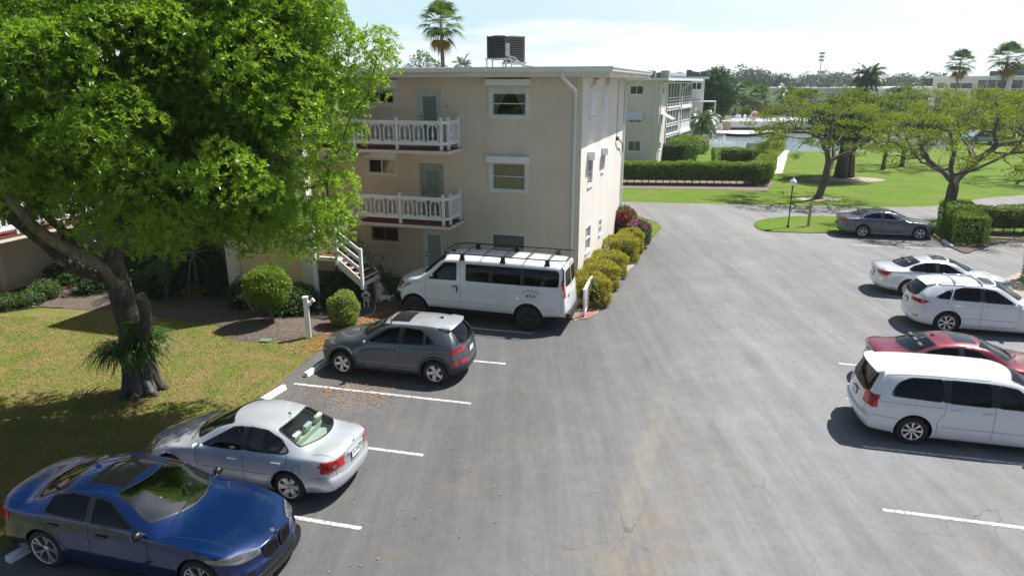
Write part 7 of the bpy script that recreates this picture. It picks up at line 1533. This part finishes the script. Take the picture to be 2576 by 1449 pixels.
def fan_palm(name, label, base, H, n, R, seed=1, group=None, rt=.16, dead=6, mat=None, bw=.05):
    t = thing(name, label, 'palm tree', base, group=group); rng = random.Random(seed); m = MB(); m.tube([(0, 0, -.1), (.05, 0, H*.4), (0, 0, H)], [rt*1.3, rt, rt*.85], 9); m.build('trunk', MB_PALM, t, smooth=True)
    def fans(idx, e0, e1, mt, nm, k=1.0, z=0):
        V = []; F = []; T = []; rb = MB()
        for i in range(idx):
            a = 2.399*i+rng.uniform(-.25, .25); e = e0+(e1-e0)*(i/max(1, idx-1)); d = Vector((math.cos(a), math.sin(a), 0)); s = Vector((-d.y, d.x, 0)); v = d*math.cos(e)+Vector((0, 0, math.sin(e))); p0 = Vector((0, 0, H+z)); p1 = p0+v*R*.75*k+Vector((0, 0, -.05)); rb.tube([p0, p0.lerp(p1, .5)+Vector((0, 0, .05)), p1], .018, 4, False); up = s.cross(v).normalized(); tn = rng.uniform(0, 1)
            for j in range(17):
                th = (j-8)/8*1.35; dd = (v*math.cos(th)+s*math.sin(th)).normalized(); Lr = R*k*(.75+.25*math.cos(th))*rng.uniform(.9, 1.08); q1 = p1+dd*Lr*.6; q2 = p1+dd*Lr+Vector((0, 0, -.30*Lr)); w = dd.cross(up).normalized()*bw; b = len(V); V += [tuple(p1), tuple(q1+w), tuple(q2), tuple(q1-w)]; F.append((b, b+1, b+2, b+3)); T.append(min(1, max(0, tn+rng.uniform(-.15, .15))))
        rb.build('leaf_stalks', MB_PALM, t); npmesh(nm, np.array(V), np.array(F), mt, t, np.array(T))
    fans(n, rad(85), rad(-35), mat or ML_PALM, 'fan_leaves')
    if dead: fans(dead, rad(-45), rad(-80), ML_DRYF, 'dead_fans', .8, -.5)
    return t
def at(u, y): p = D(u, 300, y); return Vector((p.x*(1), y, 0))
def top_z(v, y): return D(1288, v, y).z
fan_palm('fan_palm', 'tall fan palm with brown dead fans rising behind the near roof', at(1117, 52), top_z(58, 52), 24, 1.15, 3, rt=.16, dead=5)
# undergrowth palms in the dark court left of the tower
feather_palm('court_palm', 'arching palm in the dark court behind the big trunk', G(500, 735), 1.6, 14, 2.6, 4, ML_DARK, rt=.08, wl=.6); feather_palm('court_palm', 'second arching palm in the dark court beside the tower', G(560, 720), 2.6, 14, 2.4, 6, ML_DARK, rt=.08, wl=.6); feather_palm('court_palm', 'palm with a hanging brown frond in the dark court', G(455, 720), 3.4, 10, 2.0, 8, ML_DRYF, rt=.08, wl=.4, droop=1.6)
# --- spreading thin-leaved trees beyond the road
def poinciana(label, base, fork_z, C, R_, seed, natt, rb=.26, tilt=(0, 0), group='spreading trees beyond the road', leafn=74, low=-.55):
    t = thing('spreading_tree', label, 'tree', (0, 0, 0), group=group); rng = np.random.default_rng(seed); b = Vector(base); tr = [tuple(b+Vector((tilt[0]*k, tilt[1]*k, fork_z*k-.05))) for k in (0, .33, .66, 1)]
    d = sphere_pts(rng, natt*3); d = d[d[:, 2] > low][:natt]; A = np.array(C)+d*np.array(R_)*rng.uniform(.55, 1.0, (len(d), 1)); nodes, par = grow(tr, A, .38, 9, .5, 60, seed); m = MB(); tips = skeleton(nodes, par, .016, rb, m, 2.0, 8); m.tube([tr[0], tuple(b+Vector((0, 0, .25)))], [rb*1.7, rb*1.02], 10, False); m.build('trunk', MB_GREY, t, smooth=True)
    Lv = Leaves(seed); 
    for p in tips:
        if rng.uniform() < .24: continue
        n = int(leafn*rng.uniform(.4, 1.6)); P = np.array(p)+rng.normal(0, 1, (n, 3))*np.array([.30, .30, .12])+np.array([0, 0, .1]); dd = unit(rng.normal(size=(n, 3))*np.array([1, 1, .3])+np.array([0, 0, .1])); Lv.rosettes(P, dd, 4, .13, .04, np.full(n, rng.uniform(.0, 1.0)), spread=.8)
    Lv.build('crown', ML_POIN, t); return t
b1 = G(2058, 500); poinciana('spreading yellow-green tree left of the banyan, behind the globe lamp', b1, 1.7, (b1.x+.3, b1.y+.3, 4.6), (5.8, 5.0, 3.2), 101, 430, .27, (.35, 0))
b2 = G(2385, 572); poinciana('spreading yellow-green tree behind the island hedge, at right', b2, 1.5, (b2.x+.9, b2.y+.2, 4.7), (5.6, 4.6, 3.1), 102, 400, .30, (-.15, 0))
b3 = G(2268, 420); poinciana('smaller spreading tree between the two large ones, farther back', b3, 2.6, (b3.x+.4, b3.y, 5.2), (5.2, 4.5, 2.6), 103, 230, .22)
b4 = G(2395, 415); poinciana('thin spreading tree at the back of the lawn, right', b4, 3.0, (b4.x, b4.y, 5.4), (5.6, 4.5, 2.6), 104, 210, .2)
b5 = G(2590, 452); poinciana('dark-trunked spreading tree cut by the right edge', b5, 2.0, (b5.x-.3, b5.y, 5.0), (4.6, 4.5, 2.8), 105, 220, .3)
m = MB(); q = G(2220, 428); m.tube([q, q+Vector((.1, 0, 2.5)), q+Vector((.3, 0, 6.2))], [.2, .15, .13], 8); o = m.build('palm_trunk', MB_GREY, None, smooth=True); tag(o, 'straight bare grey trunk standing right of the banyan', 'tree trunk')
# --- dense trees
def dense_tree(name, label, base, H, R_, z0, mat, seed, nl=70, leaf=.3, dens=26, trunk=.3, tone=.45, group=None, mult=1, cat='tree', squash=1):
    t = thing(name, label, cat, base, group=group); rng = np.random.default_rng(seed); rz = (H-z0)/2; C = inell(rng, (0, 0, z0+rz), (R_*.82, R_*.82, rz*.82), nl, .35); m = MB()
    for k in range(mult): a = k*2.1; o_ = Vector((math.cos(a), math.sin(a), 0))*(.5 if mult > 1 else 0); m.tube([o_*1.2, o_*.8+Vector((0, 0, z0)), o_*2+Vector((0, 0, z0+rz))], [trunk*1.3, trunk, trunk*.4], 8)
    m.build('trunk', MB_GREY, t, smooth=True); Lv = Leaves(seed); rr = rng.uniform(.28, .48, nl)*R_; lobes(Lv, C, rr, dens, 4, leaf, leaf*.42, tone, .8, under=.5)
    Lv.build('crown', mat, t); return t
bb = G(2122, 447); dense_tree('banyan_tree', 'dark banyan with bundled aerial roots on a soil ring beyond the road', bb, 6.6, 3.6, 2.6, ML_DARK, 111, 60, .22, 90, .28, .5, mult=5)
dense_tree('dense_tree', 'large dark rounded tree right of the screened-porch block, by the lake', at(1790, 116), 10.3, 3.9, 1.8, ML_DARK, 112, 90, .32, 60, .3, .6, mult=5)
feather_palm('lake_palm', 'drooping palm in front of the lake fountain', G(1757, 378), 3.4, 30, 2.6, 113, ML_PALM, rt=.16, wl=.7, droop=1.3, lw=.09, lean=(.35, 0))
feather_palm('tall_palm', 'dark full-headed palm on the skyline left of the poinciana tops', at(2170, 112), 8.9, 34, 3.2, 114, ML_DARK, rt=.2, wl=1.0, droop=1.2, lw=.12)
feather_palm('coconut_palm', 'pale palm across the lake in front of the low block', at(1975, 140), 6.0, 24, 3.2, 115, ML_PALM, rt=.18, wl=.9, droop=1.2, lw=.12)
feather_palm('coconut_palm', 'small pointed palm far behind the near roof, right of the tall fan palm', at(1167, 70), 9.6, 16, 1.4, 116, ML_DARK, rt=.12, wl=.5)
fan_palm('fan_palm', 'tall slender fan palm on the skyline, left one of the pair', at(2391, 118), top_z(158, 118), 22, 1.6, 5, rt=.16, dead=4, mat=ML_DARK, bw=.075)
fan_palm('fan_palm', 'taller slender fan palm on the skyline, right one of the pair', at(2505, 104), top_z(148, 104), 24, 1.75, 6, rt=.17, dead=4, mat=ML_DARK, bw=.075)
fan_palm('fan_palm', 'yellowing fan palm across the lake beside the dark tree', at(1903, 138), 5.2, 22, 1.9, 7, rt=.2, dead=4, bw=.12)
fan_palm('fan_palm', 'darker fan palm across the lake, right of the yellowing one', at(1868, 150), 6.0, 22, 1.9, 8, rt=.2, dead=4, bw=.12)
dense_tree('dense_tree', 'low olive tree top showing behind the near roof, under the fan palm', at(1082, 60), 10.7, 2.0, 6.5, ML_MID, 120, 40, .18, 60, .2, .55)
for i, (u, y, H, R_, z0, mt) in enumerate(((1900, 148, 3.6, 3.6, .3, ML_CROTON), (1925, 142, 3.4, 3.2, .3, ML_MID), (2262, 108, 8.7, 3.2, 1.5, ML_BLUEG), (2300, 104, 4.8, 3.0, .5, ML_BLUEG), (2345, 100, 4.2, 3.0, .5, ML_MID), (2225, 130, 5.4, 3.4, .8, ML_BLUEG), (2420, 110, 4.6, 3.6, .5, ML_BLUEG), (2090, 150, 4.6, 4.0, .6, ML_BLUEG), (2030, 150, 3.9, 3.2, .6, ML_MID), (2480, 120, 5.2, 3.4, .6, ML_MID), (2560, 95, 5.4, 3.2, .8, ML_MID))):
    dense_tree('bushy_tree', ['golden-tinged bushy tree behind the pool terrace', 'green bushy tree behind the pool terrace', 'pale feathery tree rising above the poincianas', 'silvery bush below the pale feathery tree', 'green bush left of the right skyline block', 'grey-green tree left of the pale feathery tree', 'silvery tree in front of the right skyline block', 'grey-green tree behind the first spreading tree', 'small tree right of the pool terrace', 'green tree below the tallest skyline palm', 'green tree at the right edge behind the lawn'][i], at(u, y), H, R_, z0, mt, 130+i, 40, .34, 34, .2, .5, 'bushy trees beyond the lake')
for i, (u, y, H, R_) in enumerate(((1855, 330, 14.5, 9), (1885, 340, 15.5, 10), (1918, 330, 13, 8), (1948, 300, 12, 6), (2030, 420, 12.5, 10), (2068, 400, 13.5, 9), (2100, 380, 13.0, 9), (2140, 330, 12, 9), (2200, 360, 11.5, 9), (2240, 380, 12, 8), (2310, 420, 11.5, 9), (2335, 260, 11, 6), (2530, 175, 11.5, 6), (2572, 165, 12.5, 7), (2000, 400, 10, 9), (1830, 380, 11, 9), (1965, 360, 11.5, 8), (2280, 380, 10.5, 8))):
    dense_tree('distant_tree', None, at(u, y), H, R_, 2.0, ML_FAR, 160+i, 30, 1.0, 1.3*(60/R_)*.25, .3, .5, 'distant trees on the skyline')['label'] = ['flat-topped distant tree behind the low lake block, leftmost', 'widest flat-topped distant tree behind the low lake block', 'distant tree right of the flat-topped pair', 'small distant tree left of the coconut palm', 'distant tree below the light mast', 'rounded distant tree right of the light mast', 'distant tree between the light mast and the dark palm', 'distant tree left behind the dark skyline palm', 'distant tree right behind the dark skyline palm', 'distant tree left of the pale feathery tree', 'distant tree right of the pale feathery tree', 'distant tree at the left roof end of the skyline block', 'tree top behind the skyline block, left of the edge', 'tree top behind the skyline block at the right edge', 'low distant tree behind the pale palm', 'low distant tree beside the big dark lake tree', 'low distant tree between the two flat roofs', 'low distant tree above the beige block end'][i]
# litter and tufts
def scatter(name, mat, pts, L, w, flat=True, seed=3, label=None):
    Lv = Leaves(seed); P = np.array(pts); d = unit(Lv.rng.normal(size=(len(P), 3))*np.array([1, 1, .15 if flat else 1.4])+np.array([0, 0, 0 if flat else 1.2]))
    if flat: Lv.add(P, d, L*Lv.rng.uniform(.6, 1.3, len(P)), w, None, np.tile([0, 0, 1.], (len(P), 1))+Lv.rng.normal(0, .25, (len(P), 3)))
    else: Lv.add(P, d, L*Lv.rng.uniform(.6, 1.3, len(P)), w)
    o = Lv.build(name, mat); o['kind'] = 'stuff'
    if label: o['label'] = label
    return o
rs = random.Random(9); pts = []
for _ in range(5200):       # leaf litter drifts against the lot edge
    k = rs.random(); i = rs.randrange(len(left_edge)-16, len(left_edge)-2); p = Vector(left_edge[i]).lerp(Vector(left_edge[i+1]), rs.random()); o_ = rs.gauss(0, .45); pts.append((p.x+o_*.9+.05, p.y+o_*.4, .045))
for _ in range(800): p = G(rs.gauss(890, 70), rs.gauss(985, 28)); pts.append((p.x, p.y, .03))
for _ in range(70): p = G(rs.uniform(700, 1300), rs.uniform(900, 1440)); pts.append((p.x, p.y, .03))
for _ in range(8000): p = G(rs.uniform(-300, 830), rs.uniform(835, 1350)); pts.append((p.x, p.y, .06)) if inpoly(np.array([[p.x, p.y]]), turf)[0] else None
for _ in range(260): p = G(rs.gauss(2300, 90), rs.gauss(455, 18)); pts.append((p.x, p.y, .06))
scatter('fallen_leaves', ML_FALL, pts, .055, .03)
tp_ = np.array(turf); pts = []
while len(pts) < 60000:
    q = np.column_stack([np.random.default_rng(len(pts)).uniform(-19, -3, 20000), np.random.default_rng(len(pts)+1).uniform(8, 23, 20000)]); q = q[inpoly(q, turf)]; pts += [(a, b, .02) for a, b in q]
ML_GRASS = mat_leaf('grass_blade', (.08, .14, .016), (.20, .27, .04), .3, .7, .1)
scatter('grass_tufts', ML_GRASS, pts[:60000], .075, .014, False, 4)
# unseen trees added behind the viewer for car glass and paint to mirror
t0 = dense_tree('reflection_tree', 'leafy unseen tree added behind the viewer for car reflections', Vector((-14, -17, 0)), 8.5, 4.4, 1.2, ML_MID, 200, 60, .4, 26, .3, .5, 'unseen trees added for car reflections')
for x, y, k_ in ((-5, -18, 1.0), (4, -17, .9), (13, -18, 1.0), (22, -17, 1.0), (31, -16, 1.1), (-24, -16, 1.1)): copy_tree(t0, (x, y, 0), x*1.3, None, k_)
# ------------------------------------------------------------------ cars in their bays
def put(fn, u, v, L, uax, W_, az, side, *a, k=1.0):
    "(u, v): where the outer face of one near wheel meets the ground; uax: that axle's distance behind the nose"
    p = G(u, v, .012); h = rad(az); f = Vector((math.sin(h), math.cos(h), 0)); l = Vector((-f.y, f.x, 0)); q = p-f*(L/2-uax)*k-l*side*(W_-.03)*k; q.z = .014; return fn(q, az, *a)
put(car_blue, 126, 1424, 4.94, 3.845, .935, 104.5, -1, k=1.03)
put(car_silver_old, 731, 1262, 4.53, 3.49, .855, -76, 1, k=1.035)
put(car_crossover, 1095, 969, 4.2, 3.46, .90, -75.5, 1, k=1.06)
put(car_van, 1328, 831, 6.2, 4.92, 1.0, -73.5, 1, k=1.03)
put(car_sedan, 2167, 598, 4.9, 3.755, .92, 101.5, -1, 'grey')
put(car_sedan, 2282, 747, 4.9, 3.755, .92, 103.5, -1, 'silver')
put(car_suv, 2376, 838, 4.77, 3.70, .945, 103.5, -1)
put(car_minivan, 2288, 1117, 5.15, 4.06, .985, 103.5, -1)
q = G(2210, 905); rc = car_sedan(Vector((12.3, 17.2, .014)), 103.5, 'red')
rc2 = copy_tree(rc, Vector((9.95, 7.4, .014)), rad(90-103.5), 'red car just entering the photo at its lower right corner')
# ------------------------------------------------------------------ wheel stops
M_STOP = simple('stop_white', (.70, .69, .66), .8, .12, 8, bstr=.4, kind='Object'); M_STOPY = simple('stop_yellow', (.50, .36, .13), .85, .3, 8, bstr=.4)
def wheel_stop(a, b, lab, mat, w=.17, h=.13):
    a = G(*a, .012); b = G(*b, .012); d = b-a; L = d.length; m = MB(); pr = [(-w/2, 0), (w/2, 0), (w/2*.62, h), (-w/2*.62, h)]
    m.add([(x, y, z) for x in (-L/2, L/2) for y, z in pr], [(0, 3, 2, 1), (4, 5, 6, 7), (0, 1, 5, 4), (1, 2, 6, 5), (2, 3, 7, 6), (3, 0, 4, 7)]); o = m.build('wheel_stop', mat, None, bevel=.012); o.location = (a+b)/2; o.rotation_euler = (0, 0, math.atan2(d.y, d.x)); tag(o, lab, 'wheel stop', 'wheel stops')
wheel_stop((769, 948), (832, 908), 'chipped white wheel stop under the nose of the grey crossover', M_STOP); wheel_stop((660, 1012), (716, 978), 'clean white wheel stop beyond the silver old sedan', M_STOP); wheel_stop((20, 1415), (95, 1372), 'pale wheel stop behind the rear wheel of the blue sedan', M_STOP)
wheel_stop((2346, 594), (2365, 606), 'yellow wheel stop in front of the slate grey sedan', M_STOPY); wheel_stop((2372, 608), (2395, 624), 'white wheel stop in the empty bay beside the island hedge', M_STOP); wheel_stop((2478, 602), (2545, 606), 'yellow wheel stop under the thin island hedge', M_STOPY); wheel_stop((2552, 607), (2620, 611), 'second yellow wheel stop under the thin hedge at the right edge', M_STOPY)
# ------------------------------------------------------------------ posts, lamp, gate, ornaments
b = G(777, 850, .02); t = thing('post_light', 'white square post with a small flood lamp, in front of the planting bed', 'post light', b, rad(10))
m = MB(); m.box(-.075, .075, -.075, .075, -.02, 1.38); m.build('post', M_WHITE, t, bevel=.008); m = MB(); m.box(-.085, .085, -.085, .085, 1.38, 1.41); m.box(.076, .09, -.02, .02, .05, 1.2); m.build('post_cap', M_WHITE, t)
m = MB(); m.box(.075, .16, -.05, .05, 1.12, 1.24); m.lathe([(.001, 0), (.05, .0), (.075, .10), (.075, .12), (.001, .12)], 14, Matrix.Translation((.16, -.02, 1.24)) @ Matrix.Rotation(rad(55), 4, 'Y')); m.build('lamp_head', M_WHITE, t)
b = G(1982, 572, .05); t = thing('street_lamp', 'white globe lamp on a thin black pole on the grass island', 'lamp', b)
m = MB(); m.lathe([(.09, 0), (.09, .1), (.045, .14), (.035, .3), (.035, 2.28), (.06, 2.32), (.06, 2.36), (.001, 2.38)], 12); m.build('pole', CM['black'], t, smooth=False); m = MB(); m.sphere((0, 0, 2.56), .19, 18, 12, (1, 1, 1.08)); m.lathe([(.06, 2.74), (.04, 2.80), (.05, 2.83), (.001, 2.88)], 10); m.build('globe', M_WHITE, t, smooth=True)
b = G(2033, 569, .05); t = thing('sign_post', 'short beige wooden post with a small sign board, right of the globe lamp', 'sign', b)
M_WOOD = simple('weathered_wood', (.42, .34, .24), .85, .2, 8, bstr=.4); m = MB(); m.box(-.06, .06, -.06, .06, -.02, 1.35); m.add([(-.06, -.06, 1.35), (.06, -.06, 1.35), (.06, .06, 1.35), (-.06, .06, 1.35), (0, 0, 1.46)], [(0, 1, 4), (1, 2, 4), (2, 3, 4), (3, 0, 4)]); m.build('post', M_WOOD, t); m = MB(); m.box(-.30, -.06, -.03, .0, .95, 1.20); m.box(.06, .18, -.02, .02, 1.05, 1.09); m.build('sign_board', M_WOOD, t)
# white railing gate by the van
a = Vector((2.56, 23.0, 0)); e = a+Vector((math.sin(rad(14))*1.75, math.cos(rad(14))*1.75, 0)); t = thing('railing_gate', 'white metal handrail with upright bars behind the van, by the brick paver', 'handrail', a, math.atan2(e.y-a.y, e.x-a.x)); L = (e-a).length
m = MB(); m.box(-.04, L, -.05, .05, 1.0, 1.06); m.build('top_rail', M_WHITE, t, bevel=.008); m = MB(); m.box(.03, L-.07, -.025, .025, .92, .97); m.box(.03, L-.07, -.025, .025, .12, .17); m.build('lower_rail', M_WHITE, t)
for x in (0, L-.07): m = MB(); m.box(x-.035, x+.035, -.035, .035, .0, 1.0); m.build('post', M_WHITE, t)
n = 10
for i in range(n): x = .08+(L-.2)*(i+.5)/n; m = MB(); m.box(x-.014, x+.014, -.014, .014, .17, .92); m.build('picket', M_WHITE, t)
# dog and tortoise figurines
M_STAT = simple('statue_white', (.66, .64, .60), .7, .08, 10, bstr=.3); M_STATD = simple('statue_dark', (.05, .045, .045), .7, .2, 10, bstr=.2)
b = G(922, 772, .035); t = thing('dog_figurine', 'standing spotted dog figurine in the bed left of the van', 'figurine', b, rad(15))
m = MB(); m.tube([(.07, 0, 0), (.07, 0, .18), (.045, 0, .34)], [.035, .035, .05], 9); m.tube([(-.07, 0, 0), (-.07, 0, .18), (-.045, 0, .34)], [.035, .035, .05], 9); m.sphere((0, 0, .46), .12, 14, 9, (.95, .75, 1.4)); m.sphere((.07, -.05, .02), .04, 8, 6, (1, 1.5, .7)); m.sphere((-.07, -.05, .02), .04, 8, 6, (1, 1.5, .7)); m.tube([(.10, 0, .56), (.15, -.06, .44), (.06, -.12, .42)], [.035, .03, .025], 8); m.tube([(-.10, 0, .56), (-.15, -.06, .44), (-.06, -.12, .42)], [.035, .03, .025], 8)
m.tube([(0, 0, .58), (0, 0, .68)], [.06, .05], 9); m.build('body', M_STAT, t, smooth=True); m = MB(); m.sphere((0, -.01, .76), .085, 14, 9, (1, 1, 1)); m.sphere((0, -.09, .735), .045, 10, 7, (.9, 1.2, .8)); m.build('head', M_STAT, t, smooth=True)
m = MB(); m.sphere((.09, 0, .74), .045, 10, 7, (.5, .8, 1.6)); m.sphere((-.09, 0, .74), .045, 10, 7, (.5, .8, 1.6)); m.sphere((0, -.14, .74), .014, 8, 6); m.build('ears', M_STATD, t, smooth=True); m = MB(); m.sphere((0, -.085, .47), .07, 12, 8, (1.3, .4, .6)); m.build('vest', M_STATD, t, smooth=True)
b = G(968, 757, .035); t = thing('tortoise_figurine', 'low white tortoise figurine near the nose of the van', 'figurine', b, rad(25)); m = MB(); m.sphere((0, 0, .12), .2, 16, 9, (1.2, .8, .5)); m.build('shell', M_STAT, t, smooth=True); m = MB(); m.sphere((.30, 0, .15), .055, 10, 7, (1.3, .9, .9)); m.tube([(.2, 0, .10), (.3, 0, .15)], .035, 8)
for x, y in ((.14, .14), (.14, -.14), (-.16, .13), (-.16, -.13)): m.tube([(x*.8, y*.8, .1), (x*1.25, y*1.25, .02)], [.04, .035], 8)
m.build('body', M_STAT, t, smooth=True)
M_POT = simple('blue_glaze', (.06, .06, .28), .25, .2, 6, bstr=0); p = G(957, 705, .05); t = thing('flower_pot', 'blue glazed pot against the front wall', 'pot', p); m = MB(); m.lathe([(.001, 0), (.10, 0), (.17, .12), (.18, .24), (.14, .32), (.17, .36), (.13, .35), (.001, .30)], 18); m.build('pot', M_POT, t, smooth=True); Lv = Leaves(4); P = Lv.rng.normal(0, .07, (30, 3))+np.array([0, 0, .5]); Lv.rosettes(P, unit(P*np.array([1, 1, .3])), 4, .1, .04); Lv.build('foliage', ML_MID, t)
b = G(747, 782, .03); m = MB(); m.lathe([(.001, .42), (.09, .38), (.11, .3), (.08, .24), (.07, .1), (.12, .0), (.001, 0)], 12); o = m.build('garden_ornament', M_STAT, None, smooth=True); o.location = G(753, 776, .03); tag(o, 'small pale garden ornament right of the round tree trunk', 'ornament')
m = MB(); m.box(-.18, .18, -.13, .13, 0, .05); o = m.build('valve_box', simple('valve_green', (.10, .18, .13), .7, .1), None, bevel=.01); o.location = G(668, 858, .03); tag(o, 'green utility box lid set in the dry lawn', 'utility lid')
m = MB(); g0 = G(925, 792, .05); m.tube([G(905, 800, .05), G(922, 796, .05), G(938, 788, .05), G(945, 775, .07), G(941, 762, .2)], .012, 6); o = m.build('garden_hose', M_STAT, None, smooth=True); tag(o, 'thin pale hose curling beside the dog figurine', 'hose')
# ------------------------------------------------------------------ lake side
b = G(1897, 381); t = thing('park_bench', 'dark bench facing the lake behind the hedge', 'bench', b, rad(-8)); m = MB()
for i in range(4): m.box(-.9, .9, -.05-.0+i*.0, -.02, .50+i*.12, .58+i*.12)
m.build('backrest', simple('bench_wood', (.16, .11, .06), .8, .2), t); m = MB(); m.box(-.9, .9, -.02, .45, .42, .46); m.build('seat', simple('bench_wood', (.16, .11, .06), .8), t)
for x in (-.85, .85): m = MB(); m.box(x-.04, x+.04, -.08, -.03, 0, 1.0); m.box(x-.04, x+.04, .40, .45, 0, .62); m.box(x-.04, x+.04, -.03, .45, .60, .64); m.build('leg', CM['black'], t)
# pool terrace over the far shore
q = D(1826, 300, 124); t = thing('pool_terrace', 'white raised terrace on piers with a picket railing, across the lake', 'terrace', (q.x, q.y, 0), rad(-3))
m = MB(); m.box(0, 30, 0, 14, .45, 1.5); m.build('terrace_wall', M_OFFW, t); m = MB(); m.box(.6, 4.2, .5, 3, -.4, .445); m.build('pier', simple('pier_dark', (.10, .095, .09), .9, .2), t)
m = MB(); m.box(0, 30, .0, .06, 2.35, 2.42); m.box(0, 30, .0, .06, 1.55, 1.62)
for i in range(120): m.box(.02+i*.25, .09+i*.25, .01, .05, 1.62, 2.35)
m.build('railing', M_WHITE, t)
for x in range(0, 31, 5): m = MB(); m.box(x, x+.14, -.04, .10, 1.5, 2.5); m.build('railing_post', M_WHITE, t)
q = D(1848, 289, 127); t = thing('closed_parasol', 'closed navy parasol on the terrace across the lake', 'parasol', (q.x, q.y, 1.5)); m = MB(); m.lathe([(.04, 0), (.04, 2.3), (.001, 2.4)], 8); m.build('pole', M_WHITE, t); m = MB(); m.lathe([(.42, .6), (.38, .9), (.22, 1.7), (.08, 2.25), (.001, 2.4)], 10); m.build('canopy', simple('navy_cloth', (.015, .018, .05), .9, .1), t)
q = D(1898, 286, 128); t = thing('float_ring', 'pink and white round pool float stood on the terrace', 'pool float', (q.x, q.y, 1.5)); m = MB(); m.tube([(.6*math.cos(a), 0, .8+.6*math.sin(a)) for a in np.linspace(0, 2*math.pi, 25)], .2, 10, False); m.build('ring', simple('pink_vinyl', (.62, .35, .33), .4, .15), t, smooth=True)
for i, x in enumerate((1856, 1863, 1878)):
    q = D(x, 290, 126); t = thing('deck_chair', ['white deck chair right of the closed parasol', 'second white deck chair on the terrace', 'white deck chair left of the pink float'][i], 'chair', (q.x, q.y, 1.5), rad(20*i), 'deck chairs on the terrace'); m = MB(); m.box(-.3, .3, -.3, .3, .35, .4); m.build('seat', M_WHITE, t); m = MB(); m.box(-.3, .3, .28, .33, .4, 1.1); m.build('backrest', M_WHITE, t)
    for xx in (-.27, .27):
        for yy in (-.27, .27): m = MB(); m.box(xx-.02, xx+.02, yy-.02, yy+.02, 0, .35); m.build('leg', M_WHITE, t)
hedge('clipped_hedge', 'bright flat hedge behind the terrace across the lake', [tuple(D(1835, 280, 136)[:2]), tuple(D(1880, 280, 138)[:2])], 2.4, 3.0, ML_LIME, .3, 22, seed=51, group='hedges behind the terrace', tone=.4); hedge('clipped_hedge', 'low hedge left of the terrace, under the dark tree', [tuple(D(1795, 290, 128)[:2]), tuple(D(1822, 290, 129)[:2])], 2, 1.8, ML_LIME, .3, 22, seed=52, group='hedges behind the terrace', tone=.3)
m = MB(); q = D(1808, 300, 122)
for i in range(8): m.box(i*.42, i*.42+.45, 0, 1.8, 0, .18*(i+1))
o = m.build('terrace_steps', simple('step_stone', (.38, .30, .22), .9, .15), None); o.location = (q.x-.9, q.y+1, 0); tag(o, 'stone steps climbing to the left end of the terrace', 'steps')
# fountain spray
Lv = Leaves(77); rng = Lv.rng; P = []
for k in range(2600): a = rng.uniform(0, 2*math.pi); s = rng.uniform(0, 1)**.8; r = 2.6*s; z = 4.2*(1-(s*1.0)**2)*(.9+.1*rng.uniform())-.0; P.append((r*math.cos(a)+rng.normal(0, .08), r*math.sin(a)+rng.normal(0, .08), z))
for k in range(900): a = rng.uniform(0, 2*math.pi); r = rng.uniform(.5, 3.6); P.append((r*1.6*math.cos(a), r*math.sin(a), rng.uniform(0, .15)))
P = np.array(P); Lv.add(P, sphere_pts(rng, len(P)), .10, .07); M_SPR = simple('spray', (.86, .9, .92), .3, .02, bstr=0); o = Lv.build('fountain_spray', M_SPR); q = D(1782, 357, 103); o.location = (q.x, q.y, -.4); tag(o, 'white water jet of the lake fountain, right of the drooping palm', 'fountain')
# light mast and parked cars beyond the hedge on the skyline
q = at(2048, 330); t = thing('light_mast', 'thin sports light mast on the skyline', 'light mast', q); m = MB(); m.lathe([(.25, 0), (.15, 21), (.001, 21)], 8); m.build('pole', M_STEEL, t); m = MB()
for z in (17.5, 19, 20.5): m.box(-1.1, 1.1, -.3, .3, z, z+.9)
m.build('lamp_bank', M_STEEL, t)
def far_car(u, v, y, az, col, lab):
    q = D(u, v, y); t = thing('parked_car', lab, 'car', (q.x, y, 0), rad(90-az), 'cars parked beyond the lake'); m = MB(); m.prism([(-2.3, .3), (2.25, .3), (2.3, .65), (1.2, .9), (.5, 1.4), (-1.2, 1.42), (-1.9, .95), (-2.3, .9)], -.85, .85, Matrix.Rotation(rad(90), 4, 'X')); m.build('body', paint('far_'+col[0], col[1], .1), t, bevel=.08)
    m = MB(); m.prism([(1.05, .92), (.45, 1.34), (-1.15, 1.36), (-1.7, .98)], -.86, .86, Matrix.Rotation(rad(90), 4, 'X')); m.build('windows', M_DARKGL, t)
    for x in (-1.4, 1.4):
        for s in (-1, 1): m = MB(); m.lathe([(.001, -.1), (.32, -.1), (.32, .1), (.001, .1)], 14, Matrix.Translation((x, s*.8, .32)) @ Matrix.Rotation(rad(90), 4, 'X')); m.build('wheel', CM['tyre'], t)
far_car(1802, 278, 138, 100, ('white', (.7, .7, .7)), 'white car showing under the dark tree across the lake'); far_car(2290, 300, 118, 80, ('blue_white', (.55, .6, .68)), 'pale car glimpsed through the branches of the small spreading tree')
far_car(2478, 330, 96, 95, ('sky', (.3, .42, .55)), 'bluish car glimpsed behind the right spreading tree'); far_car(2500, 332, 100, 95, ('dark', (.03, .03, .04)), 'dark car beside the bluish one behind the right tree')
# ------------------------------------------------------------------ thin air over the distance
m = newmat('haze'); N = NT(m); pv_ = m.node_tree.nodes.new('ShaderNodeVolumePrincipled'); pv_.inputs['Color'].default_value = (.80, .88, .95, 1); pv_.inputs['Density'].default_value = .00028; pv_.inputs['Anisotropy'].default_value = .2; o_ = N.n('OutputMaterial'); m.node_tree.links.new(pv_.outputs[0], o_.inputs['Volume'])
hb_ = MB(); hb_.box(-900, 1500, -60, 1400, -1.6, 26); o = hb_.build('haze', m); o['kind'] = 'stuff'
